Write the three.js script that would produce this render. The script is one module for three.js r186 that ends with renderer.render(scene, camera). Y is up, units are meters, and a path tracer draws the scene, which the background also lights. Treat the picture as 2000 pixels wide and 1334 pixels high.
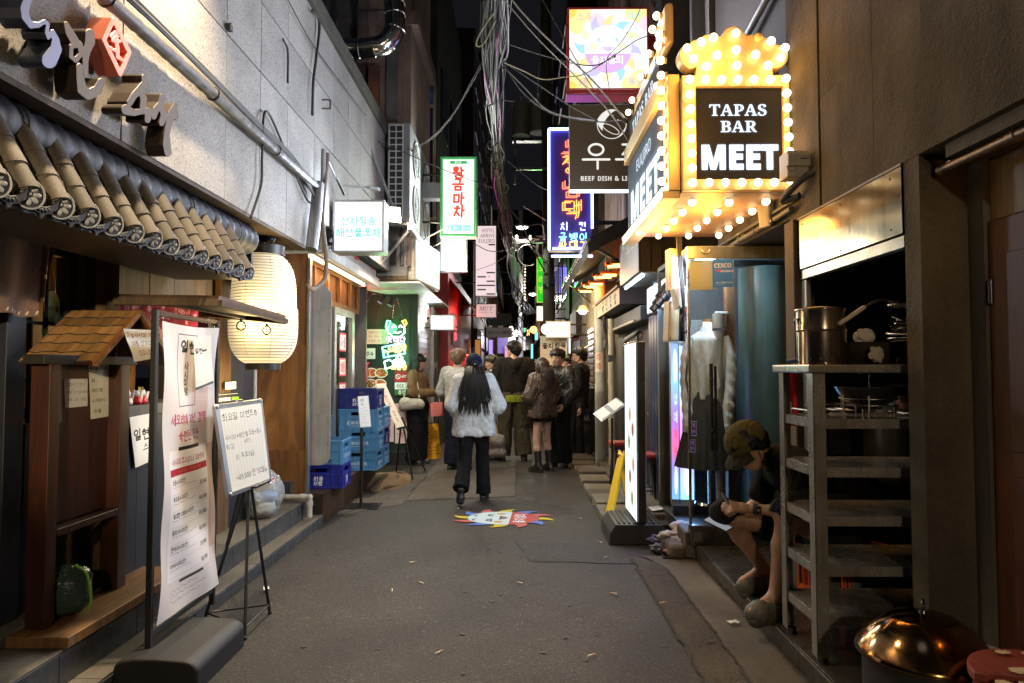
import*as THREE from 'three';
import {mergeGeometries,toCreasedNormals} from 'three/addons/utils/BufferGeometryUtils.js';
import {RoundedBoxGeometry} from 'three/addons/geometries/RoundedBoxGeometry.js';
import {RectAreaLightUniformsLib} from 'three/addons/lights/RectAreaLightUniformsLib.js';

// ---------- camera, sky, moon, exposure ----------
const scene=new THREE.Scene();
const F=1333.3,CAMY=1.48;
const camera=new THREE.PerspectiveCamera(2*Math.atan(667/F)*180/Math.PI,2000/1334,0.05,400);
camera.position.set(0,CAMY,0);
camera.rotation.order='YXZ';
camera.rotation.set(Math.atan(53/F),Math.atan(15/F),0);
camera.updateMatrixWorld(true);
const renderer=new THREE.WebGLRenderer();
renderer.toneMapping=THREE.LinearToneMapping;
renderer.toneMappingExposure=2.2;
renderer.shadowMap.enabled=true;
{
  const w=32,h=16,d=new Float32Array(w*h*4);
  for (let j=0;j<h;j++) for (let i=0;i<w;i++){const o=(j*w+i)*4;d[o]=0.0032;d[o+1]=0.0032;d[o+2]=0.0042;d[o+3]=1;}
  const t=new THREE.DataTexture(d,w,h,THREE.RGBAFormat,THREE.FloatType);
  t.mapping=THREE.EquirectangularReflectionMapping;t.magFilter=THREE.LinearFilter;t.needsUpdate=true;
  scene.background=t;scene.environment=t;
}
const moon=new THREE.DirectionalLight(0xb9c6ff,0.012);
moon.position.set(-6,30,8);moon.castShadow=true;moon.shadow.radius=20;moon.name='moon';scene.add(moon);
RectAreaLightUniformsLib.init();

// ---------- random, noise ----------
function rng(s){return ()=>{s=(s+0x6d2b79f5) | 0;let t=Math.imul(s ^ (s >>> 15),1 | s);t=(t+Math.imul(t ^ (t >>> 7),61 | t)) ^ t;return ((t ^ (t >>> 14)) >>> 0)/4294967296;};}
const RT=(()=>{const r=rng(77),a=new Float32Array(65536);for (let i=0;i<65536;i++) a[i]=r();return a;})();
const sm=(t)=>t*t*(3-2*t),mixn=(a,b,t)=>a+(b-a)*t,clamp=(x,a=0,b=1)=>Math.min(b,Math.max(a,x));
const step=(a,b,x)=>sm(clamp((x-a)/(b-a)));
function vn(x,y,p=256,s=0){
  const xi=Math.floor(x),yi=Math.floor(y),fx=sm(x-xi),fy=sm(y-yi);
  const m=(v)=>((v % p)+p) % p,h=(a,b)=>RT[((m(a)*57+m(b)*131+s*977+m(a)*m(b)) & 65535)];
  return mixn(mixn(h(xi,yi),h(xi+1,yi),fx),mixn(h(xi,yi+1),h(xi+1,yi+1),fx),fy);
}
function fbm(x,y,p,o=4,s=0){let v=0,a=0.5,n=0;for (let i=0;i<o;i++){v+=a*vn(x,y,p,s+i);n+=a;a*=0.5;x*=2;y*=2;p*=2;} return v/n;}
function vn3(x,y,z,s=0){const zi=Math.floor(z),f=sm(z-zi);return mixn(vn(x+zi*17.3,y+zi*5.1,256,s),vn(x+(zi+1)*17.3,y+(zi+1)*5.1,256,s),f);}

// ---------- textures ----------
function dtex(w,h,fn,srgb=true,rep=1){
  const d=new Uint8Array(w*h*4),c=[0,0,0];
  for (let j=0;j<h;j++) for (let i=0;i<w;i++){fn(i/w,j/h,c);const o=(j*w+i)*4;d[o]=clamp(c[0],0,255);d[o+1]=clamp(c[1],0,255);d[o+2]=clamp(c[2],0,255);d[o+3]=255;}
  const t=new THREE.DataTexture(d,w,h,THREE.RGBAFormat);
  t.wrapS=t.wrapT=THREE.RepeatWrapping;t.magFilter=THREE.LinearFilter;t.minFilter=THREE.LinearMipmapLinearFilter;if (srgb) t.colorSpace=THREE.SRGBColorSpace;
  t.repeat.set(rep,rep);t.needsUpdate=true;return t;
}
function ctex(w,h,draw){
  const c=document.createElement('canvas');c.width=w;c.height=h;const x=c.getContext('2d');draw(x,w,h);
  const t=new THREE.CanvasTexture(c);t.colorSpace=THREE.SRGBColorSpace;t.magFilter=THREE.LinearFilter;return t;
}
const grey=(v,c)=>{c[0]=c[1]=c[2]=v;};
const N_=(fn,w=512)=>dtex(w,w,fn,false);
// concrete / plaster, tile = 2 m
const T_conc=dtex(1024,1024,(u,v,c)=>{const a=fbm(u*6,v*6,6,5,3),b=fbm(u*40,v*3,40,3,9),g=vn(u*512,v*512,512,5);const k=150+70*(a-0.5)+30*(b-0.5)+26*(g-0.5);c[0]=k;c[1]=k*0.975;c[2]=k*0.93;},true,0.5);
const T_concB=dtex(512,512,(u,v,c)=>grey(128+120*(fbm(u*30,v*30,30,4,3)-0.5)+60*(vn(u*170,v*170,170,1)-0.5),c),false,1);
// granite, tile 1 m
const T_gran=dtex(1024,1024,(u,v,c)=>{const a=vn(u*300,v*300,300,1),b=vn(u*180,v*180,180,6),d=fbm(u*4,v*4,4,4,8);let k=176+40*(d-0.5)+40*(a-0.5);if (b>0.72) k-=62*(b-0.62)*3;if (a>0.85) k+=30;c[0]=k;c[1]=k*0.98;c[2]=k*0.96;});
// asphalt, tile 1.6 m
const T_asph=dtex(1024,1024,(u,v,c)=>{const d=fbm(u*5,v*5,5,5,2),a=vn(u*230,v*230,230,4),b=vn(u*330,v*330,330,7),e=vn(u*120,v*120,120,11);let k=84+44*(d-0.5)+40*(a-0.5)+26*(b-0.5);if (b>0.86&&a>0.45) k+=90*(b-0.8)*5;if (e>0.9) k+=110*(e-0.9)*10;if (vn(u*70,v*70,70,21)>0.965) k+=75;if (a<0.16) k-=28;c[0]=k*1.03;c[1]=k*0.975;c[2]=k*0.92;},true,0.62);
const T_asphB=dtex(1024,1024,(u,v,c)=>{const a=vn(u*230,v*230,230,4),b=vn(u*330,v*330,330,7),e=fbm(u*14,v*14,14,3,1);grey(110+95*(a-0.5)+70*(b-0.5)+60*(e-0.5),c);},false,0.62);
// wood grain along v, tile 1 m
const T_wood=dtex(512,1024,(u,v,c)=>{const w=fbm(u*3,v*2,2,3,4),g=fbm(u*60+w*6,v*3,60,4,2),kn=fbm(u*5,v*3,5,2,8);const k=150+80*(g-0.5)+70*(w-0.5)-(kn>0.72?160*(kn-0.72):0);c[0]=k*1.06;c[1]=k*0.88;c[2]=k*0.66;});
const T_ply=dtex(1024,1024,(u,v,c)=>{const w=fbm(u*2,v*1,2,4,4),g=vn(u*24+w*14,v*2+w*2,24,3),f=fbm(u*160,v*6,160,2,2);let k=140+66*(g-0.5)+30*(f-0.5)+60*(w-0.5);const dx=((u*5+7) % 1)-0.5,kn=vn(u*11,v*9,11,5);if (kn>0.9) k-=260*(kn-0.9)+Math.abs(dx);c[0]=k*1.1;c[1]=k*0.83;c[2]=k*0.53;});
// dirty streaked metal / paint, tile 1 m
const T_dirt=dtex(512,512,(u,v,c)=>{const a=fbm(u*5,v*5,5,5,3),b=fbm(u*60,v*3,60,3,2),g=vn(u*256,v*256,256,2);grey(205+60*(a-0.5)+40*(b-0.5)+16*(g-0.5),c);});
const T_rough=dtex(512,512,(u,v,c)=>grey(140+150*(fbm(u*6,v*6,6,5,12)-0.5)+40*(vn(u*200,v*200,200,3)-0.5),c),false);
const T_cloth=dtex(256,256,(u,v,c)=>grey(205+34*(((Math.floor(u*128)+Math.floor(v*128)) % 2)-0.5)+50*(fbm(u*8,v*8,8,4,3)-0.5),c),true,3);
const T_clothB=dtex(256,256,(u,v,c)=>grey(128+60*Math.sin(u*6.283*64)*Math.sin(v*6.283*64)+70*(fbm(u*10,v*10,10,3,3)-0.5),c),false,3);
const T_tile=dtex(512,512,(u,v,c)=>{const a=fbm(u*7,v*7,7,5,5),g=vn(u*200,v*200,200,2);const k=118+60*(a-0.5)+24*(g-0.5);c[0]=k;c[1]=k*0.98;c[2]=k*0.94;});

const T_fold=dtex(512,512,(u,v,c)=>{const w=fbm(u*3,v*3,3,3,7),a=vn(u*7+w*2,v*4+w*3,7,3),b=vn(u*5-w*2,v*11+w*2,5,8);grey(150-110*Math.pow(1-Math.abs(2*a-1),4)-70*Math.pow(1-Math.abs(2*b-1),6)+60*(w-0.5),c);},false,2);
// ---------- materials ----------
function mat(color,rough=0.7,o={}){
  const {metal=0,phys,uv,...rest}=o;
  const M=phys?THREE.MeshPhysicalMaterial:THREE.MeshStandardMaterial;
  const m=new M({roughness:rough,metalness:metal,side:THREE.DoubleSide,...rest});
  if (Array.isArray(color)) m.color.setRGB(...color);else m.color.set(color);
  if (uv) m.userData.uv=true;
  return m;
}
const L3=(r,g,b)=>new THREE.Color().setRGB(r,g,b);
const glow=(color,I,o={})=>{const m=mat([0.05,0.05,0.05],0.5,o);if (Array.isArray(color)) m.emissive.setRGB(...color);else m.emissive.set(color);m.emissiveIntensity=I*0.55;return m;};
const signMat=(t,I=1,base=0x484848)=>{const m=mat(base,base<0x333333?0.8:0.4,{map:t,emissive:0xffffff,emissiveMap:t,uv:true});m.emissiveIntensity=I*0.5;return m;};
const printMat=(t,rough=0.7)=>mat(0xffffff,rough,{map:t,uv:true});
const glass=(tint=0xffffff,o={})=>mat(tint,0.03,{phys:true,transmission:1,thickness:0,ior:1.5,...o});
const M={
  black:mat([0.018,0.018,0.02],0.45),blackRough:mat([0.02,0.02,0.021],0.85,{bumpMap:T_concB,bumpScale:0.0006}),
  darkMetal:mat([0.05,0.05,0.052],0.4,{metal:0.7,roughnessMap:T_rough}),steel:mat([0.55,0.54,0.52],0.5,{metal:1,roughnessMap:T_rough,map:T_dirt}),
  chrome:mat([0.7,0.7,0.7],0.16,{metal:1}),alu:mat([0.6,0.61,0.62],0.38,{metal:0.85,map:T_dirt}),
  white:mat([0.7,0.7,0.68],0.5,{map:T_dirt}),whitePipe:mat([0.68,0.66,0.6],0.45,{map:T_dirt}),cream:mat([0.6,0.54,0.42],0.55,{map:T_dirt}),
  grey:mat([0.3,0.3,0.3],0.6,{map:T_dirt}),greyDark:mat([0.09,0.09,0.095],0.6,{map:T_dirt}),navy:mat([0.018,0.022,0.036],0.55,{map:T_dirt}),
  slate:mat([0.085,0.09,0.1],0.5,{map:T_dirt,roughnessMap:T_rough,bumpMap:T_concB,bumpScale:0.001}),stoneTop:mat([0.34,0.31,0.26],0.75,{map:T_conc,bumpMap:T_concB,bumpScale:0.002}),
  conc:mat([0.42,0.39,0.35],0.92,{map:T_conc,bumpMap:T_concB,bumpScale:0.005}),concDark:mat([0.2,0.185,0.16],0.92,{map:T_conc,bumpMap:T_concB,bumpScale:0.005}),
  wood:mat([0.5,0.38,0.25],0.6,{map:T_wood,bumpMap:T_wood,bumpScale:0.001}),woodDark:mat([0.16,0.08,0.05],0.55,{map:T_wood,bumpMap:T_wood,bumpScale:0.001}),woodGrey:mat([0.2,0.18,0.15],0.7,{map:T_wood,bumpMap:T_wood,bumpScale:0.002}),
  woodBlack:mat([0.035,0.032,0.03],0.6,{map:T_wood,bumpMap:T_wood,bumpScale:0.001}),ply:mat([0.62,0.5,0.38],0.6,{map:T_ply}),
  red:mat([0.42,0.03,0.025],0.5,{map:T_dirt}),rubber:mat([0.025,0.025,0.025],0.8),paper:mat([0.7,0.68,0.63],0.85),cable:mat([0.022,0.021,0.02],0.6),cableGrey:mat([0.055,0.053,0.05],0.6),cableWhite:mat([0.24,0.23,0.21],0.6),
};

// ---------- geometry helpers ----------
const V=(x,y,z)=>new THREE.Vector3(x,y,z);
function xf(g,x=0,y=0,z=0,rx=0,ry=0,rz=0){const m=new THREE.Matrix4().makeRotationFromEuler(new THREE.Euler(rx,ry,rz,'YXZ'));m.setPosition(x,y,z);return g.applyMatrix4(m);}
const bx=(w,h,d,x=0,y=0,z=0,rx,ry,rz)=>xf(new THREE.BoxGeometry(w,h,d),x,y,z,rx,ry,rz);
const rb=(w,h,d,r,x=0,y=0,z=0,rx,ry,rz)=>xf(new RoundedBoxGeometry(w,h,d,3,Math.min(r,w/2.01,h/2.01,d/2.01)),x,y,z,rx,ry,rz);
const B2=(x0,x1,y0,y1,z0,z1)=>bx(Math.abs(x1-x0),Math.abs(y1-y0),Math.abs(z1-z0),(x0+x1)/2,(y0+y1)/2,(z0+z1)/2);
const R2=(x0,x1,y0,y1,z0,z1,r=0.004)=>rb(Math.abs(x1-x0),Math.abs(y1-y0),Math.abs(z1-z0),r,(x0+x1)/2,(y0+y1)/2,(z0+z1)/2);
const cy=(r0,r1,h,x=0,y=0,z=0,rx,ry,rz,n=20,open=false)=>xf(new THREE.CylinderGeometry(r0,r1,h,n,1,open),x,y,z,rx,ry,rz);
const sp=(r,x=0,y=0,z=0,sx=1,sy=1,sz=1,n=18)=>{const g=new THREE.SphereGeometry(r,n,Math.round(n*0.7));g.scale(sx,sy,sz);return g.translate(x,y,z);};
function rod(a,b,r,r1=r,n=10){const A=V(...a),Bv=V(...b),d=Bv.clone().sub(A),g=new THREE.CylinderGeometry(r1,r,d.length(),n);g.applyQuaternion(new THREE.Quaternion().setFromUnitVectors(V(0,1,0),d.normalize()));return g.translate((A.x+Bv.x)/2,(A.y+Bv.y)/2,(A.z+Bv.z)/2);}
function bar(a,b,w,t){const A=V(...a),Bv=V(...b),d=Bv.clone().sub(A),g=new THREE.BoxGeometry(w,d.length(),t);g.applyQuaternion(new THREE.Quaternion().setFromUnitVectors(V(0,1,0),d.normalize()));return g.translate((A.x+Bv.x)/2,(A.y+Bv.y)/2,(A.z+Bv.z)/2);}
function tube(pts,r,seg=0,n=8,closed=false,tension=0.5){const c=new THREE.CatmullRomCurve3(pts.map((p)=>V(...p)),closed,'catmullrom',tension);return new THREE.TubeGeometry(c,seg||pts.length*6,r,n,closed);}
function poly(pts,r,n=6){const gs=[];for (let i=0;i+1<pts.length;i++){gs.push(rod(pts[i],pts[i+1],r,r,n));if (i) gs.push(sp(r,...pts[i],1,1,1,6));} return gs;}
const lathe=(pts,n=32)=>new THREE.LatheGeometry(pts.map((p)=>new THREE.Vector2(...p)),n);
function quad(a,b,c,d){const g=new THREE.BufferGeometry();g.setAttribute('position',new THREE.BufferAttribute(new Float32Array([...a,...b,...c,...a,...c,...d]),3));g.setAttribute('uv',new THREE.BufferAttribute(new Float32Array([0,0,1,0,1,1,0,0,1,1,0,1]),2));g.computeVertexNormals();return g;}
function grid(nu,nv,fn){// fn(u,v) -> [x,y,z]
  const g=new THREE.PlaneGeometry(1,1,nu,nv),p=g.attributes.position,uv=g.attributes.uv;
  for (let i=0;i<p.count;i++) p.setXYZ(i,...fn(uv.getX(i),uv.getY(i)));
  g.computeVertexNormals();return g;
}
function merge(list){
  const gs=list.flat(Infinity).map((g)=>{const q=g.index?g.toNonIndexed():g.clone();for (const k of Object.keys(q.attributes)) if (!['position','normal','uv'].includes(k)) q.deleteAttribute(k);if (!q.attributes.normal) q.computeVertexNormals();if (!q.attributes.uv) q.setAttribute('uv',new THREE.BufferAttribute(new Float32Array(q.attributes.position.count*2),2));return q;});
  return gs.length===1?gs[0]:mergeGeometries(gs);
}
function metric(g0,off=0){
  if (g0.userData.metric) return g0;
  const g=g0.index?g0.toNonIndexed():g0,p=g.attributes.position,n=p.count,uv=new Float32Array(n*2),a=V(),b=V(),c=V();
  for (let i=0;i<n;i+=3){
    a.fromBufferAttribute(p,i);b.fromBufferAttribute(p,i+1);c.fromBufferAttribute(p,i+2);
    const nn=b.clone().sub(a).cross(c.clone().sub(a)),ax=Math.abs(nn.x),ay=Math.abs(nn.y),az=Math.abs(nn.z);
    for (let k=0;k<3;k++){const q=[a,b,c][k];uv[(i+k)*2]=(ax>=ay&&ax>=az?q.z:q.x)+off;uv[(i+k)*2+1]=(ay>ax&&ay>=az?q.z:q.y)+off*0.7;}
 }
  g.setAttribute('uv',new THREE.BufferAttribute(uv,2));g.userData.metric=true;return g;
}
const used=new Map();
function numbered(n){const k=used.get(n) ?? 0;used.set(n,k+1);return k?n+'_'+String(k).padStart(3,'0'):n;}
let uoff=0;
function mesh(name,geo,m){
  let g=Array.isArray(geo)?merge(geo):geo;
  if (!m.userData.uv&&(m.map||m.bumpMap||m.roughnessMap)) g=metric(g,(uoff+=0.317) % 7);
  const o=new THREE.Mesh(g,m);o.name=name;o.castShadow=o.receiveShadow=true;return o;
}
function tag(o,label,category,group){o.userData.label=label;o.userData.category=category;if (group) o.userData.group=group;return o;}
function thing(name,label,category,pos=[0,0,0],ry=0,group){const g=new THREE.Group();g.name=numbered(name);g.position.set(...pos);g.rotation.y=ry;scene.add(g);return tag(g,label,category,group);}
function part(t,name,geo,m,label){const o=mesh(name,geo,m);if (label) o.userData.label=label;t.add(o);return o;}
function solo(name,label,category,geo,m,group){const o=mesh(numbered(name),geo,m);scene.add(o);return tag(o,label,category,group);}
function struct(name,geo,m){const o=mesh(numbered(name),geo,m);o.userData.kind='structure';scene.add(o);return o;}
function copy(o,pos,label,ry,sc){const c=o.clone();c.name=numbered(o.name.replace(/_\d{3}$/,''));if (pos) c.position.set(...pos);if (ry!==undefined) c.rotation.y=ry;if (sc) c.scale.setScalar(sc);c.userData={...o.userData};if (label) c.userData.label=label;scene.add(c);return c;}

// lights set just in front of what glows
function area(w,h,color,I,pos,to,parent=scene){const l=new THREE.RectAreaLight(color,I*1.6,w,h);l.position.set(...pos);parent.add(l);parent.updateMatrixWorld(true);l.lookAt(...to);return l;}
function point(color,I,pos,r=2,parent=scene){const l=new THREE.PointLight(color,I);l.position.set(...pos);l.castShadow=true;l.shadow.radius=r;parent.add(l);return l;}

// the photograph's pixels (2000 x 1334) as rays from the camera: where a ray meets a plane of the place
function ray(px,py){return V((px-1000)/F,(667-py)/F,-1).applyQuaternion(camera.quaternion);}
const at=(px,py,d)=>{const r=ray(px,py),t=d/-r.z;return [r.x*t,CAMY+r.y*t,-d];};
const onX=(px,py,x)=>{const r=ray(px,py),t=x/r.x;return [x,CAMY+r.y*t,r.z*t];};
const onY=(px,py,y=0)=>{const r=ray(px,py),t=(y-CAMY)/r.y;return [r.x*t,y,r.z*t];};

// ---------- lettering ----------
const JAMO={
  ㄱ:'118178',ㄴ:'121888',ㄷ:'81111888',ㄹ:'118184141888',ㅁ:'1181881811',ㅂ:'1118 8188 1484 1888',ㅅ:'5118 4488',ㅇ:'O',ㅈ:'1181 5218 4588',ㅊ:'4060 1282 5219 4589',ㅋ:'118178 1484',ㅌ:'81111888 1484',ㅍ:'1181 1888 3138 6168',ㅎ:'4060 1282 o',
  ㅏ:'4049 4484',ㅑ:'4049 4383 4686',ㅓ:'6069 2464',ㅕ:'6069 2363 2666',ㅣ:'5059',ㅐ:'3039 8089 3484',ㅔ:'5059 8089 1454',ㅒ:'3039 8089 3383 3686',ㅖ:'5059 8089 1353 1656',
  ㅗ:'5156 0696',ㅛ:'3136 6166 0696',ㅜ:'0393 5359',ㅠ:'0393 3339 6369',ㅡ:'0595',
};
const CHO='ㄱㄲㄴㄷㄸㄹㅁㅂㅃㅅㅆㅇㅈㅉㅊㅋㅌㅍㅎ',JUNG=['ㅏ','ㅐ','ㅑ','ㅒ','ㅓ','ㅔ','ㅕ','ㅖ','ㅗ','ㅗㅏ','ㅗㅐ','ㅗㅣ','ㅛ','ㅜ','ㅜㅓ','ㅜㅔ','ㅜㅣ','ㅠ','ㅡ','ㅡㅣ','ㅣ'];
const JONG=['','ㄱ','ㄱㄱ','ㄱㅅ','ㄴ','ㄴㅈ','ㄴㅎ','ㄷ','ㄹ','ㄹㄱ','ㄹㅁ','ㄹㅂ','ㄹㅅ','ㄹㅌ','ㄹㅍ','ㄹㅎ','ㅁ','ㅂ','ㅂㅅ','ㅅ','ㅅㅅ','ㅇ','ㅈ','ㅊ','ㅋ','ㅌ','ㅍ','ㅎ'];
const DBL={ㄲ:'ㄱㄱ',ㄸ:'ㄷㄷ',ㅃ:'ㅂㅂ',ㅆ:'ㅅㅅ',ㅉ:'ㅈㅈ'};
function jamo(j,[x0,y0,x1,y1],out){
  j=DBL[j] ?? j;
  if (j.length===2){const m=(x0+x1)/2;jamo(j[0],[x0,y0,m-0.01,y1],out);jamo(j[1],[m+0.01,y0,x1,y1],out);return;}
  for (const s of JAMO[j].split(' ')){
    const pts=[];
    if (s==='O'||s==='o'){const cx=4.5,cyy=s==='O'?4.5:6,rx=s==='O'?3.9:3,ry=s==='O'?3.9:2.4;for (let i=0;i<=16;i++) pts.push([cx+rx*Math.sin(i*Math.PI/8),cyy-ry*Math.cos(i*Math.PI/8)]);} else for (let i=0;i<s.length;i+=2) pts.push([+s[i],+s[i+1]]);
    out.push(pts.map(([a,b])=>[mixn(x0,x1,a/9),mixn(y0,y1,b/9)]));
 }
}
function syllable(ch){
  const c=ch.charCodeAt(0)-0xac00,out=[];
  if (c<0||c>11171) return null;
  const i=CHO[Math.floor(c/588)],v=JUNG[Math.floor((c % 588)/28)],f=JONG[c % 28],hz='ㅗㅛㅜㅠㅡ'.includes(v[0]);
  if (v.length===2){
    if (f){jamo(i,[0.05,0,0.56,0.36],out);jamo(v[0],[0.0,0.33,0.62,0.6],out);jamo(v[1],[0.62,0,1,0.62],out);jamo(f,[0.18,0.64,0.92,1],out);} else {jamo(i,[0.05,0.02,0.55,0.5],out);jamo(v[0],[0,0.48,0.62,0.95],out);jamo(v[1],[0.62,0,1,1],out);}
 } else if (hz){
    if (f){jamo(i,[0.2,0,0.8,0.36],out);jamo(v,[0.02,0.33,0.98,0.6],out);jamo(f,[0.18,0.64,0.84,1],out);} else {jamo(i,[0.18,0.02,0.82,0.5],out);jamo(v,[0,0.46,1,0.98],out);}
 } else if (f){jamo(i,[0.02,0.02,0.58,0.54],out);jamo(v,[0.55,0,1,0.58],out);jamo(f,[0.2,0.62,0.92,1],out);} else {jamo(i,[0.02,0.1,0.58,0.9],out);jamo(v,[0.55,0,1,1],out);}
  return out;
}
// writes text on a canvas; Korean syllables from strokes, the rest in the built-in fonts
function write(x,str,X,Y,size,o={}){
  const {w=0.12,color='#111',font='bold sans-serif',align='left',vert,hand=0,gap=0.08,narrow=1,seed=5}=o,r=rng(seed+str.length);
  x.save();x.fillStyle=x.strokeStyle=color;x.lineCap=o.cap ?? 'round';x.lineJoin='round';x.lineWidth=size*w;x.textBaseline='alphabetic';
  const fnt=(font.startsWith('bold')?'bold ':'')+size*1.05+'px '+font.replace('bold ',''),adv=(c)=>(syllable(c)?size*narrow*(1+gap):c===' '?size*0.4:(x.font=fnt,x.measureText(c).width*narrow));
  let total=0;for (const c of str) total+=vert?size*(1+gap):adv(c);
  let px=X,py=Y;if (!vert) px-=align==='center'?total/2:align==='right'?total:0;
  for (const c of str){
    const s=syllable(c),a=adv(c),jx=hand*size*(r()-0.5),jy=hand*size*(r()-0.5),sk=hand*(r()-0.5);
    if (s) for (const st of s){x.beginPath();st.forEach(([u,v],k)=>{const q=px+(u*narrow+sk*(0.5-v))*size+jx+hand*size*0.25*(r()-0.5),t=py+v*size+jy+hand*size*0.25*(r()-0.5);k?x.lineTo(q,t):x.moveTo(q,t);});x.stroke();}
    else if (c!==' '){x.save();x.translate(px,py+size*0.92);x.scale(narrow,1);x.font=fnt;x.fillText(c,0,0);x.restore();}
    if (vert) py+=size*(1+gap);else px+=a;
 }
  x.restore();return total;
}
function scrawl(x,X,Y,W,H,color,lines,seed=3,lw=2){// fine print too small to read
  const r=rng(seed);x.strokeStyle=color;x.lineWidth=lw;
  for (let i=0;i<lines;i++){let p=X;const y=Y+(i+0.5)*H/lines,e=X+W*(0.6+0.4*r());while (p<e){const l=H/lines*(0.2+0.5*r());x.beginPath();x.moveTo(p,y-l*(r()-0.5));x.lineTo(p+l*0.7,y+l*(r()-0.5));x.stroke();p+=l*1.1;}}
}
// strokes [[x,y,width],...] (closed if last flag) -> solid letter shapes by a distance field and its contour
function strokeShapes(strokes,cell){
  let x0=1e9,y0=1e9,x1=-1e9,y1=-1e9;for (const s of strokes) for (const [a,b,w] of s){x0=Math.min(x0,a-w);y0=Math.min(y0,b-w);x1=Math.max(x1,a+w);y1=Math.max(y1,b+w);}
  const nx=Math.ceil((x1-x0)/cell)+2,ny=Math.ceil((y1-y0)/cell)+2,f=new Float32Array(nx*ny).fill(-1e3);
  for (const s of strokes) for (let k=0;k+1<s.length;k++){
    const [ax,ay,aw]=s[k],[bx_,by,bw]=s[k+1],dx=bx_-ax,dy=by-ay,l2=dx*dx+dy*dy||1e-9;
    for (let j=0;j<ny;j++) for (let i=0;i<nx;i++){const px=x0+i*cell,py=y0+j*cell,t=clamp(((px-ax)*dx+(py-ay)*dy)/l2),d=mixn(aw,bw,t)/2-Math.hypot(px-ax-dx*t,py-ay-dy*t);if (d>f[j*nx+i]) f[j*nx+i]=d;}
 }
  const segs=new Map(),key=(p)=>Math.round(p[0]/cell*64)+','+Math.round(p[1]/cell*64);
  const P=(i,j,i2,j2)=>{const a=f[j*nx+i],b=f[j2*nx+i2],t=clamp(a/(a-b),0.02,0.98);return [x0+(i+(i2-i)*t)*cell,y0+(j+(j2-j)*t)*cell];};
  for (let j=0;j+1<ny;j++) for (let i=0;i+1<nx;i++){
    const q=[[i,j],[i+1,j],[i+1,j+1],[i,j+1]],inn=q.map(([a,b])=>f[b*nx+a]>0),cr=[];
    for (let e=0;e<4;e++){const g=(e+1) % 4;if (inn[e]!==inn[g]){const p=inn[e]?P(...q[e],...q[g]):P(...q[g],...q[e]);cr.push([p,inn[e]]);}}
    for (let k=0;k<cr.length;k++) if (cr[k][1]){const nxt=cr[(k+1) % cr.length];segs.set(key(cr[k][0]),[cr[k][0],nxt[0]]);}
 }
  const loops=[];
  while (segs.size){const [k0]=segs.keys();let k=k0;const l=[];while (segs.has(k)){const [p,n]=segs.get(k);segs.delete(k);l.push(p);k=key(n);} if (l.length>5) loops.push(l);}
  const area2=(l)=>l.reduce((s,p,i)=>{const q=l[(i+1) % l.length];return s+p[0]*q[1]-q[0]*p[1];},0);
  const big=loops.filter((l)=>Math.abs(area2(l))>cell*cell*4),sgn=Math.sign(area2(big.reduce((a,b)=>(Math.abs(area2(a))>Math.abs(area2(b))?a:b))));
  const outer=big.filter((l)=>Math.sign(area2(l))===sgn),holes=big.filter((l)=>Math.sign(area2(l))!==sgn);
  const inside=(p,l)=>{let c=false;for (let i=0,j=l.length-1;i<l.length;j=i++) if ((l[i][1]>p[1])!==(l[j][1]>p[1])&&p[0]<(l[j][0]-l[i][0])*(p[1]-l[i][1])/(l[j][1]-l[i][1])+l[i][0]) c=!c;return c;};
  return outer.map((l)=>{const s=new THREE.Shape(l.map((p)=>new THREE.Vector2(...p)));for (const h of holes) if (inside(h[0],l)) s.holes.push(new THREE.Path(h.map((p)=>new THREE.Vector2(...p))));return s;});
}
// neon: glass tube along the strokes of a word; local x right, y up, z out
function neonGeo(str,size,r,o={}){
  const gs=[];let px=0,py=0;
  for (const c of str){const s=syllable(c);if (s) for (const st of s) gs.push(...poly(st.map(([u,v])=>[px+u*size,py-v*size,0]),r,5));if (o.vert) py-=size*(o.gap ?? 1.15);else px+=size*(o.gap ?? 1.15);}
  return merge(gs);
}
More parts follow.
